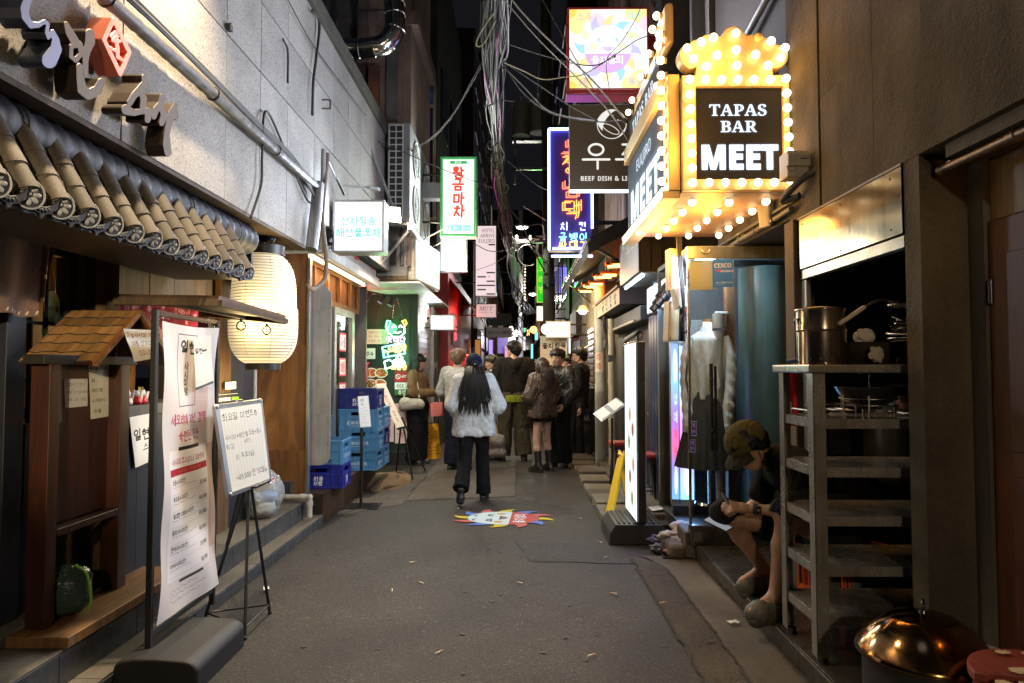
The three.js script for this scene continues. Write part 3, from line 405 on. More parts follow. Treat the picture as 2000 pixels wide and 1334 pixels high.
{// clay tile eave
  const t=thing('tile_roof','small grey clay tiled eave with flower end discs over the restaurant front','roof');
  const tm=[0.36,0.27,0.42].map((k)=>mat([k,k*0.85,k*0.66],0.75,{map:T_tile,bumpMap:T_concB,bumpScale:0.002})),dm=mat([0.035,0.038,0.045],0.6,{map:T_dirt}),fm=mat([0.27,0.27,0.265],0.55),rim=mat([0.27,0.27,0.26],0.6);
  const A=V(-1.755,2.085,0),Bq=V(-1.9,2.355,0),up=Bq.clone().sub(A),L=up.length(),seg=L/2.6,P0=0.16;
  up.normalize();const out=V(up.y,-up.x,0).normalize();// across the slope, outward
  const basis=(z,k,lift)=>{const m=new THREE.Matrix4().makeBasis(V(0,0,-1),up,out);const p=A.clone().addScaledVector(up,k*seg).addScaledVector(out,lift);m.setPosition(p.x,p.y,z);return m;};
  const half=(r,len,a0,a1,th,taper=1)=>{const o=[];for (let i=0;i<=10;i++){const a=mixn(a0,a1,i/10);o.push([r*Math.cos(a),r*Math.sin(a)]);} const s=new THREE.Shape();o.forEach(([a,b],i)=>(i?s.lineTo(a,b):s.moveTo(a,b)));for (let i=10;i>=0;i--) s.lineTo(o[i][0]*(1-th/r),o[i][1]*(1-th/r));const g=new THREE.ExtrudeGeometry(s,{depth:len,bevelEnabled:false,curveSegments:4});g.rotateX(-Math.PI/2).scale(1,1,-1);const p=g.attributes.position;for (let i=0;i<p.count;i++){const f=mixn(1,taper,p.getY(i)/len);p.setX(i,p.getX(i)*f);p.setZ(i,p.getZ(i)*f);} return toCreasedNormals(g,0.7);};
  const cover=half(0.05,seg*1.16,0,Math.PI,0.009,0.86),pan=half(0.06,seg*1.16,Math.PI*1.08,Math.PI*1.92,0.008,0.95);
  // flower disc, faces +z, radius .044
  const disc=merge([cy(0.053,0.053,0.012,0,0,0,Math.PI/2,0,0,28)]),ring=new THREE.TorusGeometry(0.0525,0.0036,8,32).translate(0,0,0.007),pet=[];for (let k=0;k<8;k++){const a=k*Math.PI/4;pet.push(sp(0.0145,0,0,0,1.05,0.62,0.55,10).rotateZ(a).translate(0.0275*Math.cos(a),0.0275*Math.sin(a),0.007));} pet.push(sp(0.0085,0,0,0.008,1,1,0.7,10));
  const petals=merge(pet);const ds=new THREE.Shape();ds.moveTo(-0.06,0.0);for (let i=0;i<=12;i++) ds.lineTo(-0.055+0.11*i/12,-0.012-0.028*Math.sin(Math.PI*i/12));ds.lineTo(0.06,0);ds.lineTo(0.056,-0.03);ds.lineTo(0.03,-0.055);ds.lineTo(0.012,-0.062);ds.lineTo(0,-0.078);ds.lineTo(-0.012,-0.062);ds.lineTo(-0.03,-0.055);ds.lineTo(-0.056,-0.03);const drip=new THREE.ExtrudeGeometry(ds,{depth:0.012,bevelEnabled:true,bevelSize:0.003,bevelThickness:0.002,bevelSegments:1});
  const knob=[];for (let k=0;k<5;k++) knob.push(sp(0.008,-0.025+k*0.0125,-0.046-0.006*Math.sin(k*0.8),0.014,1,1,0.5,6));const orn=merge(knob);
  const r=rng(3),place=(nm,g,m,mtx)=>{const o=part(t,nm,g,m);mtx.decompose(o.position,o.quaternion,o.scale);return o;};
  for (let i=-6;i<13;i++){
    const z=-(2.345+P0*i),face=new THREE.Matrix4().makeRotationFromEuler(new THREE.Euler(0.02,Math.PI/2-0.42,0,'YXZ'));
    for (let k=0;k<3;k++){place('cover_tile',cover,tm[Math.floor(r()*3)],basis(z,k*0.86-0.05,0.028+(r()-0.5)*0.004));if (i<12) place('pan_tile',pan,tm[Math.floor(r()*3)],basis(z-P0/2,k*0.86-0.08,0.072+(r()-0.5)*0.003));}
    const c=A.clone().addScaledVector(up,-0.1*seg).addScaledVector(out,0.034);face.setPosition(c.x,c.y,z);
    const d=place('end_disc',disc,dm,face);part(d,'rim',ring,rim);part(d,'petal_relief',petals,fm);
    if (i<12){const f2=new THREE.Matrix4().makeRotationFromEuler(new THREE.Euler(0.1,Math.PI/2-0.3,0,'YXZ'));f2.setPosition(c.x-0.01,c.y+0.012,z-P0/2);const q=place('drip_tile',drip,dm,f2);part(q,'relief',orn,dm);}
 }
  part(t,'roof_deck',[quad([-1.79,2.06,0],[-1.79,2.06,-4.36],[-1.93,2.34,-4.36],[-1.93,2.34,0]),B2(-2.2,-1.8,2.05,2.07,0,-4.34)],M.black);
  part(t,'gable_board',[merge([quad([-1.72,2.05,-4.345],[-2.1,2.05,-4.345],[-2.1,2.4,-4.345],[-1.88,2.4,-4.345])])],M.navy);
}
{// calligraphic sign in metal letters
  const t=thing('letter_sign','brushed metal calligraphy letters standing off the granite with a red diamond seal','sign'),z1=3.994,X=-1.69;
  const bm=mat([0.05,0.036,0.025],0.5,{metal:0.4}),am=mat([0.09,0.1,0.15],0.4,{metal:0.8}),rm=mat([0.72,0.17,0.1],0.4);
  const letter=(nm,strokes,m,depth=0.085,lab)=>{
    const wall=(v)=>{const p=onX(v.x/z1,v.y/z1,X);return v.set(-p[2],p[1]);};
    const g=merge(strokeShapes(strokes,7).map((s)=>{const o=new THREE.Shape(s.getPoints(1).map((v)=>wall(v.clone())));for (const h of s.holes) o.holes.push(new THREE.Path(h.getPoints(1).map((v)=>wall(v.clone()))));return o;}).map((s)=>new THREE.ExtrudeGeometry(s,{depth,bevelEnabled:true,bevelSize:0.0015,bevelThickness:0.0015,bevelSegments:1})));
    g.rotateY(Math.PI/2);g.translate(X-depth,0,0);part(t,nm,g,m,lab);
 };
  letter('letter',[[[235,-60,75],[215,0,70],[190,60,65],[195,130,58],[240,195,50],[300,195,36],[345,168,28],[372,190,28],[362,250,28],[375,295,24],[408,250,36],[432,310,55],[432,390,95],[385,470,120]]],am,0.085,'curling bluish steel letter at the upper left');
  letter('letter',[[[515,188,36],[540,250,62],[575,310,66],[600,345,55]],[[556,360,34],[622,345,40],[632,420,38],[590,470,36],[552,440,30],[556,360,30]],[[700,262,70],[700,330,78],[675,400,58],[665,470,46],[665,580,40]],[[636,395,28],[675,422,28]]],bm);
  letter('letter',[[[618,520,50],[625,620,60],[640,700,74],[690,738,78],[760,705,74],[787,640,55]]],bm);
  letter('seal_frame',[[[885,152,30],[1008,410,30],[938,578,30],[812,312,30],[885,152,30]]],rm,0.09);letter('seal_letter',[[[868,285,24],[900,252,24],[925,275,22],[880,315,24],[935,322,24]],[[905,330,26],[918,380,30],[915,440,28],[950,465,22]],[[860,375,20],[900,395,22]]],rm,0.09);
  letter('letter',[[[1120,598,34],[1130,650,52],[1090,700,56],[1050,740,50],[1012,800,46]],[[1100,725,40],[1120,770,52],[1110,840,40]],[[985,855,78],[1040,880,46],[1110,868,40],[1160,870,58],[1150,935,46]]],bm);
  letter('letter',[[[1265,748,36],[1258,810,54],[1215,855,50],[1200,912,38]],[[1262,850,38],[1280,900,54],[1260,962,40]]],bm);letter('letter',[[[1368,822,36],[1340,885,58],[1320,950,48],[1300,1050,44],[1300,1130,60],[1310,1192,54]],[[1362,850,40],[1375,915,38]]],bm);
}
{// conduit along the granite, and its cables
  const t=thing('foil_pipe','thick wrinkled foil wrapped pipe running along the granite','pipe'),prof=[],r=rng(8);for (let i=0;i<=282;i++) prof.push([0.031+0.005*r(),i*0.024]);
  part(t,'insulation',lathe(prof,14).rotateX(-Math.PI/2).translate(-1.742,3.04,0.9),mat([0.15,0.145,0.14],0.45,{metal:0.4,map:T_dirt}));for (let k=0;k<7;k++) part(t,'clamp',xf(new THREE.TorusGeometry(0.036,0.006,6,20),-1.742,3.04,-0.8-k*1.0),M.darkMetal);
  for (let k=0;k<4;k++) part(t,'wire',tube([[-1.77,3.2+0.05*k,0.5],[-1.76,3.13+0.015*k,-2.2],[-1.72,3.1+0.012*k,-3.2+0.1*k],[-1.76,3.11+0.01*k,-4.4],[-1.75,3.06+0.015*k,-5.3],[-1.74,2.86,-5.9]],0.007+0.003*(k % 2),60,6),k % 2?M.cableGrey:M.cable);
  const L=thing('wall_lamp','small black floodlight on a bracket high on the granite above the letters','lamp',[-1.35,4.55,-3.35]);part(L,'bracket',[rod([-0.45,0.1,0],[0,0.04,0],0.014),bx(0.02,0.12,0.1,-0.44,0.1,0)],M.black);part(L,'housing',rb(0.2,0.07,0.15,0.01,0.05,0.03,0,0,0,-0.3),M.black);part(L,'lens',bx(0.17,0.004,0.12,0.04,-0.012,0,0,0,-0.3),glow([1,0.86,0.62],6));
  const s=new THREE.SpotLight(0xffe4bc,40,0,0.95,0.8);s.position.set(-1.3,4.5,-3.35);s.target.position.set(-1.65,2.3,-2.75);s.castShadow=true;s.shadow.radius=3;scene.add(s,s.target);
}
{// conduits and cables at the granite's far end, above the plywood
  const t=thing('cable_riser','grey conduit and looping cables hanging at the far end of the granite','cables');
  part(t,'conduit',[...poly([onX(632,292,-1.72),onX(628,490,-1.72),onX(500,492,-2.2)],0.022,8)],M.grey);
  part(t,'cable',tube([onX(640,300,-1.7),onX(630,420,-1.7),onX(637,500,-1.68),onX(634,545,-1.68),onX(612,566,-1.72),onX(601,555,-1.75)],0.02,50),mat([0.12,0.09,0.07],0.7));part(t,'cable',tube([onX(618,470,-1.76),onX(620,400,-1.74),onX(600,390,-1.76),onX(560,300,-1.78),onX(520,217,-1.76),onX(512,300,-1.76),onX(510,360,-1.76),onX(490,425,-1.76)],0.009,60),M.cable);
  part(t,'foil_duct',tube([onX(608,488,-1.72),onX(616,420,-1.72),onX(622,360,-1.74)],0.05,24,12),mat([0.5,0.5,0.5],0.35,{metal:0.7,map:T_dirt}));
  part(t,'bracket',[...poly([onX(640,310,-1.7),onX(672,380,-1.7)],0.012)],M.darkMetal);
}
{// paper lantern
  const c=at(515,603,5.2),t=thing('paper_lantern','large glowing white paper lantern with black caps hanging by the restaurant corner','lantern',[c[0],c[1],c[2]]);
  const R=0.262,H=0.425,prof=[],n=36,rib=(u)=>{const v=Math.abs(u*2-1);return R*(u<0.5?1:0.965)*Math.pow(1-Math.pow(v,4.2)*0.8,0.5)*(0.965+0.035*Math.cos(u*3));};
  for (let i=0;i<=n*4;i++){const u=i/(n*4);prof.push([rib(u)-0.0035*Math.abs(Math.sin(u*n*Math.PI)),(u-0.5)*2*H]);}
  part(t,'paper_shade',lathe(prof,48),mat([0.8,0.74,0.6],0.9,{emissive:new THREE.Color().setRGB(1,0.8,0.46),emissiveIntensity:0.24}));
  for (let i=1;i<n;i++){const u=i/n;part(t,'hoop',xf(new THREE.TorusGeometry(rib(u)+0.0003,0.0019,4,48),0,(u-0.5)*2*H,0,Math.PI/2),mat([0.1,0.075,0.04],0.8));}
  for (let k=0;k<8;k++){const a=k*Math.PI/4+0.2,pts=[];for (let i=1;i<20;i++) pts.push([(rib(i/20)+0.0004)*Math.cos(a),(i/20-0.5)*2*H,(rib(i/20)+0.0004)*Math.sin(a)]);part(t,'seam_cord',tube(pts,0.001,30,4),mat([0.25,0.2,0.12],0.8));}
  part(t,'cap',[cy(0.15,0.15,0.07,0,H+0.02,0,0,0,0,32,true),cy(0.15,0.15,0.004,0,H+0.055,0,0,0,0,32)],M.black);part(t,'cap',cy(0.13,0.13,0.055,0,-H-0.015,0,0,0,0,32,true),M.black);
  part(t,'chain',[...poly([[0,H+0.05,0],[0.01,H+0.12,0],[-0.03,H+0.15,0.01]],0.006),xf(new THREE.TorusGeometry(0.07,0.006,6,20,Math.PI),0,H+0.055,0)],M.chrome);
  part(t,'hook_bracket',[cy(0.06,0.05,0.02,0.02,2.47-c[1],0),...poly([[0.02,2.46-c[1],0],[-0.15,2.42-c[1],0.1],[-0.28,2.4-c[1],0.14]],0.01),rod([0.0,2.46-c[1],0],[0,H+0.12,0],0.007)],M.darkMetal);
  for (const [dx,dy,dz] of [[0.34,0.1,0.05],[0.05,-0.1,0.36],[0,-0.62,0.02]]) point(0xffdf9c,0.6,[dx,dy,dz],8,t);
}
{// door curtain and its rod
  const p=-2.4,t=thing('door_curtain','short brown door curtain with cream brush letters hanging from a rod at far left','curtain'),tx=ctex(512,512,(x)=>{x.fillStyle='#6a5142';x.fillRect(0,0,512,512);const q=rng(4);for (let i=0;i<2500;i++){x.fillStyle=q()>0.5?'rgba(40,25,20,.12)':'rgba(190,160,130,.1)';x.fillRect(q()*512,q()*512,3,22*q());} write(x,'스',60,190,190,{w:0.17,color:'#e8dcc0',hand:0.12});x.strokeStyle='#c9ae8c';x.lineWidth=5;for (let i=0;i<512;i+=22){x.beginPath();x.moveTo(i,500);x.lineTo(i+4,480);x.stroke();}});
  const cm=mat(0xffffff,0.9,{map:tx,uv:true,bumpMap:T_clothB,bumpScale:0.001});
  part(t,'cloth_panel',grid(40,24,(u,v)=>[p+0.02*Math.sin(u*26)*(0.4+0.6*(1-v))+0.02*v,mixn(1.735,2.16,v)+0.006*Math.sin(u*26),-2.4-0.95*u]),cm);
  part(t,'folded_panel',grid(14,20,(u,v)=>[p+0.02+0.03*Math.sin(u*7)-0.05*u,mixn(1.81,2.15,v),-3.35-(0.02+0.15*v)*u]),cm,'lit edge of the second cloth panel folded back');
  part(t,'rod',rod([p-0.01,2.16,-2.1],[p-0.01,2.15,-3.7],0.008),M.woodBlack);part(t,'hook',[xf(new THREE.TorusGeometry(0.022,0.004,8,20,4.4),p,2.165,-3.58,0,Math.PI/2,2.8),rod([p-0.08,2.19,-3.58],[p,2.187,-3.58],0.004)],mat([0.7,0.5,0.2],0.3,{metal:1}));
  const h=thing('oval_hanging_sign','white oval welcome plaque with red dot hanging on a chain behind the window','plaque',onX(101,600,-2.535));h.rotation.y=Math.PI/2;part(h,'plaque',cy(0.085,0.085,0.006,0,0,0,Math.PI/2,0,0,32).scale(0.72,1.05,1),M.white);part(h,'plaque_print',xf(new THREE.CircleGeometry(0.083,32),0,0,0.0042).scale(0.72,1.05,1),printMat(ctex(128,128,(x)=>{x.fillStyle='#e6e2d6';x.fillRect(0,0,128,128);write(x,'Welcome',6,56,22,{font:'serif',color:'#555'});x.fillStyle='#d8402c';x.beginPath();x.arc(104,72,12,0,7);x.fill();})));part(h,'chain',[...poly([[-0.03,0.085,0],[0,0.24,0],[0.03,0.085,0]],0.0015,5)],M.chrome);
}
{// little roofed menu kiosk
  const t=thing('menu_kiosk','reddish timber menu kiosk with a small shingled gable roof on the restaurant step','kiosk'),wd=mat([0.11,0.036,0.019],0.5,{map:T_wood,bumpMap:T_wood,bumpScale:0.001}),ym=[0,1,2].map((k)=>mat([0.82-0.06*k,0.66-0.05*k,0.42-0.03*k],0.55,{map:T_wood,bumpMap:T_wood,bumpScale:0.0008}));
  part(t,'base_plank',R2(-2.26,-1.98,0.252,0.302,-3.02,-4.1,0.006),M.wood);
  for (const [z0,z1] of [[-3.1,-3.17],[-3.66,-3.74]]) part(t,'post',R2(-2.235,-2.145,0.303,1.52,z0,z1),wd);
  part(t,'back_board',R2(-2.235,-2.215,0.74,1.52,-3.172,-3.658),wd);part(t,'rail',R2(-2.21,-2.145,0.7,0.735,-3.172,-3.658),wd);part(t,'beam',R2(-2.24,-2.14,1.5,1.545,-3.05,-3.8),M.woodBlack);
  // roof: two slopes of six shingle courses
  const x0=-2.42,x1=-2.04,ez=[-3.27,-4.03],ey=1.508,rz=-3.65,ry=1.79,r=rng(2);
  for (const s of [0,1]) for (let k=0;k<6;k++){
    const a=k/6,b=(k+1.25)/6,z=(u)=>mixn(ez[s],rz,Math.min(u,1)),y=(u)=>mixn(ey,ry,Math.min(u,1)),lift=0.01,wv=(u,q)=>0.0035*Math.sin(u*17+q*3)+0.002*Math.sin(u*37+q);
    const top=grid(30,1,(u,v)=>{const f=v<0.5?a+wv(u,k)*3:b;return [mixn(x0,x1,u),y(f)+(v<0.5?lift:0.003)+0.001*s,z(f)];}),edge=grid(30,1,(u,v)=>{const f=a+wv(u,k)*3;return [mixn(x0,x1,u),y(f)+(v<0.5?0.002:lift),z(f)];});
    part(t,'shingle',[top],ym[Math.floor(r()*3)]);part(t,'shingle_edge',[edge],M.woodBlack);
 }
  for (const s of [0,1]) part(t,'verge_board',[bar([x1-0.008,ey-0.006,ez[s]],[x1-0.008,ry-0.006,rz],0.02,0.026)],mat([0.6,0.34,0.16],0.55,{map:T_wood}));
  part(t,'roof_deck',[quad([x0+0.01,ey-0.008,ez[0]],[x1-0.02,ey-0.008,ez[0]],[x1-0.02,ry-0.008,rz],[x0+0.01,ry-0.008,rz]),quad([x0+0.01,ey-0.008,ez[1]],[x1-0.02,ey-0.008,ez[1]],[x1-0.02,ry-0.008,rz],[x0+0.01,ry-0.008,rz])],wd);
  const X=-2.213,no=(nm,lab,q,tx)=>sheetPaper(nm,lab,...q.map(([a,b])=>onX(a,b,X)),tx,'notice',0.002);
  no('menu_slip','narrow white handwritten menu slip nearest the front post of the kiosk',[[94,828],[121,825],[121,712],[94,712]],paperTex(128,448,(x)=>{write(x,'사시미',6,40,34,{w:0.14,color:'#23304a',hand:0.1});write(x,'물 600',20,250,26,{w:0.1,color:'#445',hand:0.15,font:'sans-serif'});write(x,'다시 600',10,310,26,{w:0.1,color:'#445',hand:0.15,font:'sans-serif'});},'#aab2bd'));
  no('notice_card','square white laminated card between the two menu slips on the kiosk',[[127,797],[171,793],[171,740],[125,740]],paperTex(192,192,(x)=>{['영업시간 안내','저녁 다섯시부터','재료 소진 마감'].forEach((s,i)=>write(x,s,14,26+i*52,23,{w:0.08,color:'#555',hand:0.15}));x.fillStyle='#556';x.fillRect(8,6,8,8);x.fillRect(174,6,8,8);},'#c9cbcc'));
  no('menu_slip','white menu slip with green and black writing by the far post of the kiosk',[[177,819],[212,813],[212,711],[173,712]],paperTex(160,448,(x)=>{write(x,'특모듬사시미',4,22,26,{w:0.14,color:'#1c2c30',narrow:0.9,hand:0.1});write(x,'회',20,120,28,{w:0.12,color:'#33442a'});write(x,'해산물',18,200,30,{w:0.12,color:'#6a6a20',hand:0.1});write(x,'스끼다시',18,285,28,{w:0.12,color:'#3a4a20',hand:0.1});write(x,'국물',26,372,34,{w:0.12,color:'#6a6a20',hand:0.1});},'#cfcabb'));
}
{// bag behind the kiosk post
  const p=[-2.16,0.303,-3.28],t=thing('cooler_bag','crumpled dark green plastic bag with lime piping on the kiosk plank','bag',p,0.5),m=mat([0.03,0.06,0.055],0.16,{bumpMap:T_concB,bumpScale:0.01});
  const g=new THREE.SphereGeometry(1,32,24),q=g.attributes.position;for (let i=0;i<q.count;i++){const x=q.getX(i),y=q.getY(i),z=q.getZ(i),n=1+0.16*(vn3(x*3+9,y*3+9,z*3+9)-0.5)+0.1*(vn3(x*8+9,y*8+9,z*8+9)-0.5);q.setXYZ(i,Math.sign(x)*Math.pow(Math.abs(x),0.75)*0.1*n,0.12+Math.sign(y)*Math.pow(Math.abs(y),0.7)*0.115*n,z*0.08*n);} g.computeVertexNormals();
  part(t,'body',g,m);part(t,'piping',[tube([[0.09,0.015,0.03],[0.1,0.09,0.055],[0.08,0.2,0.05],[0.03,0.24,0.02]],0.006,24,6),tube([[-0.09,0.015,0.03],[-0.1,0.09,0.05],[-0.08,0.2,0.03]],0.006,24,6)],mat([0.2,0.5,0.05],0.4));
}
{// banner stand with the printed course menu
  const t=thing('banner_stand','tall black framed banner stand with a printed course menu and water-filled base','banner'),X=-1.765,z0=-3.28,z1=-3.95;
  part(t,'frame_post',R2(X-0.015,X+0.015,0.13,1.765,z0+0.012,z0-0.012),M.black);part(t,'frame_post',R2(X-0.015,X+0.015,0.13,1.765,z1+0.012,z1-0.012),M.black);part(t,'frame_rail',R2(X-0.012,X+0.012,1.735,1.763,z0-0.012,z1+0.012),M.darkMetal);part(t,'frame_rail',R2(X-0.012,X+0.012,0.2,0.23,z0-0.012,z1+0.012),M.black);
  const tx=ctex(512,1260,(x,W,H)=>{
    x.fillStyle='#dcd5d3';x.fillRect(0,0,W,H);x.fillStyle='rgba(196,128,96,.3)';x.fillRect(290,60,150,520);x.fillStyle='rgba(196,128,96,.35)';x.fillRect(430,560,82,500);
    x.strokeStyle='#222';x.lineWidth=4;x.strokeRect(150,40,170,330);write(x,'일현',178,70,62,{w:0.15,hand:0.15});write(x,'사시미방',215,170,36,{w:0.14,vert:true,hand:0.15});x.strokeStyle='#b03040';x.strokeRect(285,66,20,34);
    write(x,'세오리메 30년 경력',256,405,46,{w:0.12,color:'#a8264e',align:'center',hand:0.1,narrow:0.78});write(x,'숙련된 전문',256,480,46,{w:0.12,color:'#a8264e',align:'center',hand:0.1,narrow:0.8});
    x.fillStyle='#ece8ea';x.beginPath();x.roundRect(70,560,372,560,16);x.fill();x.fillStyle='#222';x.fillRect(150,548,200,16);
    write(x,'사시미코스(디너 오마카세)',256,596,28,{w:0.11,color:'#96244a',align:'center',narrow:0.86});x.fillStyle='#b01e36';x.fillRect(76,640,360,30);write(x,'사시미집 스끼다시 식사',256,646,18,{color:'#e89a6a',align:'center'});
    [['모듬사시미(인)','33,000'],['특모듬사시미(인)','44,000'],['일대한스페셜사시미(인)','55,000'],['참치사시미(인)','60,000'],['연어사시미(인)','35,000'],['VIP사시미(인)','80,000']].forEach(([a,b],i)=>{const y=688+i*71;write(x,a,92,y,21,{w:0.12,narrow:0.85});scrawl(x,92,y+24,250,14,'#444',1,i+2,1.6);write(x,b,420,y+30,26,{align:'right',font:'bold sans-serif',narrow:0.9});x.fillStyle='#b9b4b8';x.fillRect(86,y+62,340,1.5);});
    x.fillStyle='#222';x.fillRect(170,1128,190,12);scrawl(x,100,1150,320,70,'#555',3,9,2.4);
 });
  part(t,'banner_sheet',grid(16,40,(u,v)=>[X+0.022+0.02*Math.sin(v*4.2+u*2.2)*(0.4+0.6*u)+0.006*Math.sin(v*17+u*9)+0.02*Math.max(0,0.12-u)*4,mixn(0.25,1.715,v)+0.012*Math.sin(u*3.14)*(v>0.9?-1:0),mixn(z0-0.03,z1+0.03,u)+(v<0.15?(0.15-v)*0.3*(0.5-u):0)]),printMat(tx,0.45));
  for (const [z,y] of [[z0-0.03,1.715],[z1+0.03,1.715],[z0-0.05,0.25],[z1+0.05,0.25]]) part(t,'hook',[xf(new THREE.TorusGeometry(0.012,0.0025,6,16),X+0.012,y+0.008,z,0.3),rod([X+0.01,y+0.018,z],[X,y+0.03,z],0.0025)],M.chrome);
  const b=new THREE.Shape();b.moveTo(-0.13,0);b.lineTo(0.24,0);b.lineTo(0.24,0.08);b.quadraticCurveTo(0.235,0.11,0.19,0.12);b.lineTo(0.06,0.13);b.lineTo(-0.04,0.13);b.lineTo(-0.1,0.12);b.quadraticCurveTo(-0.13,0.11,-0.13,0.08);
  part(t,'base_block',new THREE.ExtrudeGeometry(b,{depth:0.5,bevelEnabled:true,bevelSize:0.012,bevelThickness:0.02,bevelSegments:3}).translate(X+0.04,0.012,-3.68),mat([0.014,0.014,0.015],0.6,{bumpMap:T_concB,bumpScale:0.0008}));
  part(t,'base_rib',[R2(X+0.06,X+0.08,0.135,0.144,-3.17,-3.68),R2(X-0.0,X+0.02,0.135,0.144,-3.17,-3.68)],M.black);part(t,'fill_cap',cy(0.022,0.022,0.012,X+0.17,0.142,-3.3,0,0,-0.2),M.rubber);
  sheetPaper('clipped_menu','white printed price list clipped to the upper corner of the banner',onX(382,762,X+0.05),onX(417,748,X+0.05),onX(411,655,X+0.045),onX(378,662,X+0.045),paperTex(192,384,(x)=>{write(x,'일현',16,80,40,{w:0.13,hand:0.2});x.fillStyle='#333';x.fillRect(90,100,50,14);scrawl(x,30,180,130,170,'#777',9,4,1.6);x.fillStyle='#444a50';x.fillRect(0,366,192,18);},'#d9dad2'),'menu');
}
{// whiteboard easel
  const BL=onX(447,966,-1.55),BR=onX(525,937,-1.55),TR=onX(507,783,-1.61),TL=onX(421,795,-1.61),t=thing('whiteboard_easel','handwritten whiteboard on a thin black folding easel beside the banner','whiteboard');
  const tx=ctex(384,448,(x,W,H)=>{x.fillStyle='#dcdcd2';x.fillRect(0,0,W,H);write(x,'화요일 이벤트!!',20,40,40,{w:0.07,color:'#3a3a44',hand:0.16});write(x,'사시미+해산물모둠+찜+',20,150,28,{w:0.07,color:'#44444c',hand:0.16});write(x,'튀김',20,200,28,{w:0.07,color:'#44444c',hand:0.16});write(x,'(4인)',170,190,24,{w:0.07,color:'#44444c',font:'sans-serif'});write(x,'이 무료제공',80,260,30,{w:0.07,color:'#44444c',hand:0.2});write(x,'=49,000 인기메뉴',60,360,36,{w:0.07,color:'#33333c',hand:0.16,font:'sans-serif'});x.fillStyle='rgba(120,120,130,.08)';for (let i=0;i<12;i++) x.fillRect(20+i*28,60,18,330);});
  const q=quad(BL,BR,TR,TL);q.translate(0.012,0,0);part(t,'board',q,printMat(tx,0.25));part(t,'board_back',quad(BL,BR,TR,TL),M.greyDark);
  part(t,'frame',[bar(BL,BR,0.028,0.022),bar(BR,TR,0.028,0.022),bar(TR,TL,0.028,0.022),bar(TL,BL,0.028,0.022),sp(0.017,...BL),sp(0.017,...BR),sp(0.017,...TL),sp(0.017,...TR)],M.alu);
  part(t,'clip',bx(0.012,0.02,0.07,(TL[0]+TR[0])/2,TL[1]+0.015,(TL[2]+TR[2])/2),M.chrome);const mB=[(BL[0]+BR[0])/2,BL[1]-0.01,(BL[2]+BR[2])/2];
  part(t,'tray',bar([mB[0]+0.02,mB[1],mB[2]+0.02],[mB[0]+0.02,mB[1],mB[2]-0.2],0.04,0.012),M.darkMetal);
  const f1=onY(478,1246,0.01),f2=onY(527,1196,0.01),f3=[-1.84,0.01,-4.02];
  part(t,'leg',[rod([mB[0]-0.01,mB[1]+0.02,mB[2]],f1,0.009),sp(0.013,...f1)],M.black);part(t,'leg',[rod([mB[0]-0.01,mB[1]+0.02,mB[2]-0.03],f2,0.009),sp(0.013,...f2)],M.black);part(t,'leg',[rod([mB[0]-0.01,mB[1]+0.02,mB[2]+0.03],f3,0.009),sp(0.013,...f3)],M.black);part(t,'leg',rod([mB[0]-0.03,mB[1]+0.1,mB[2]],[-2.03,0.255,-4.75],0.007),M.black);
  const e=(a)=>[mixn(a[0],mB[0],0.05),0.06,mixn(a[2],mB[2],0.05)];part(t,'brace',[rod(e(f1),e(f2),0.006),rod(e(f2),e(f3),0.006),rod(e(f3),e(f1),0.006)],M.black);
}
{// posters on the dark wall
  const W=WX+0.03;
  sheetPaper('wall_sticker','small white warning sticker with red letters on the dark wall above the poster',onX(440,761,W),onX(461,759,W),onX(461,745,W),onX(440,747,W),paperTex(128,80,(x)=>{write(x,'CCTV',4,22,34,{color:'#b8262c',font:'sans-serif',narrow:0.75});write(x,'녹화중',76,26,22,{narrow:0.7,color:'#333'});}),'sticker',0);
  sheetPaper('coming_poster','black poster with white and lime capitals above the whiteboard',onX(426,790,W),onX(467,785,W),onX(467,765,W),onX(426,768,W),paperTex(256,128,(x)=>{write(x,'COMING',6,50,52,{color:'#e8e8e8',font:'bold sans-serif',narrow:0.62});write(x,'SOON',160,50,52,{color:'#9ad22a',font:'bold sans-serif',narrow:0.62});x.fillStyle='#ccc';x.fillRect(0,18,240,4);},'#14151a'),'poster',0);
  sheetPaper('number_plate','tiny white house number sticker low on the dark wall',onX(428,919,W),onX(434,917,W),onX(434,890,W),onX(428,891,W),paperTex(64,192,(x)=>write(x,'1',18,50,80,{color:'#ddd',font:'sans-serif'}),'#1a1b20'),'sticker',0);
  sheetPaper('white_strip','narrow white paper strip hanging beside the right post of the banner',[-1.9,onX(406,880,-1.9)[1],-4.18],[-1.88,onX(412,880,-1.9)[1],-4.22],[-1.88,onX(406,815,-1.9)[1],-4.2],[-1.9,onX(406,813,-1.9)[1],-4.18],paperTex(16,64,()=>{}),'notice',0.003);
}
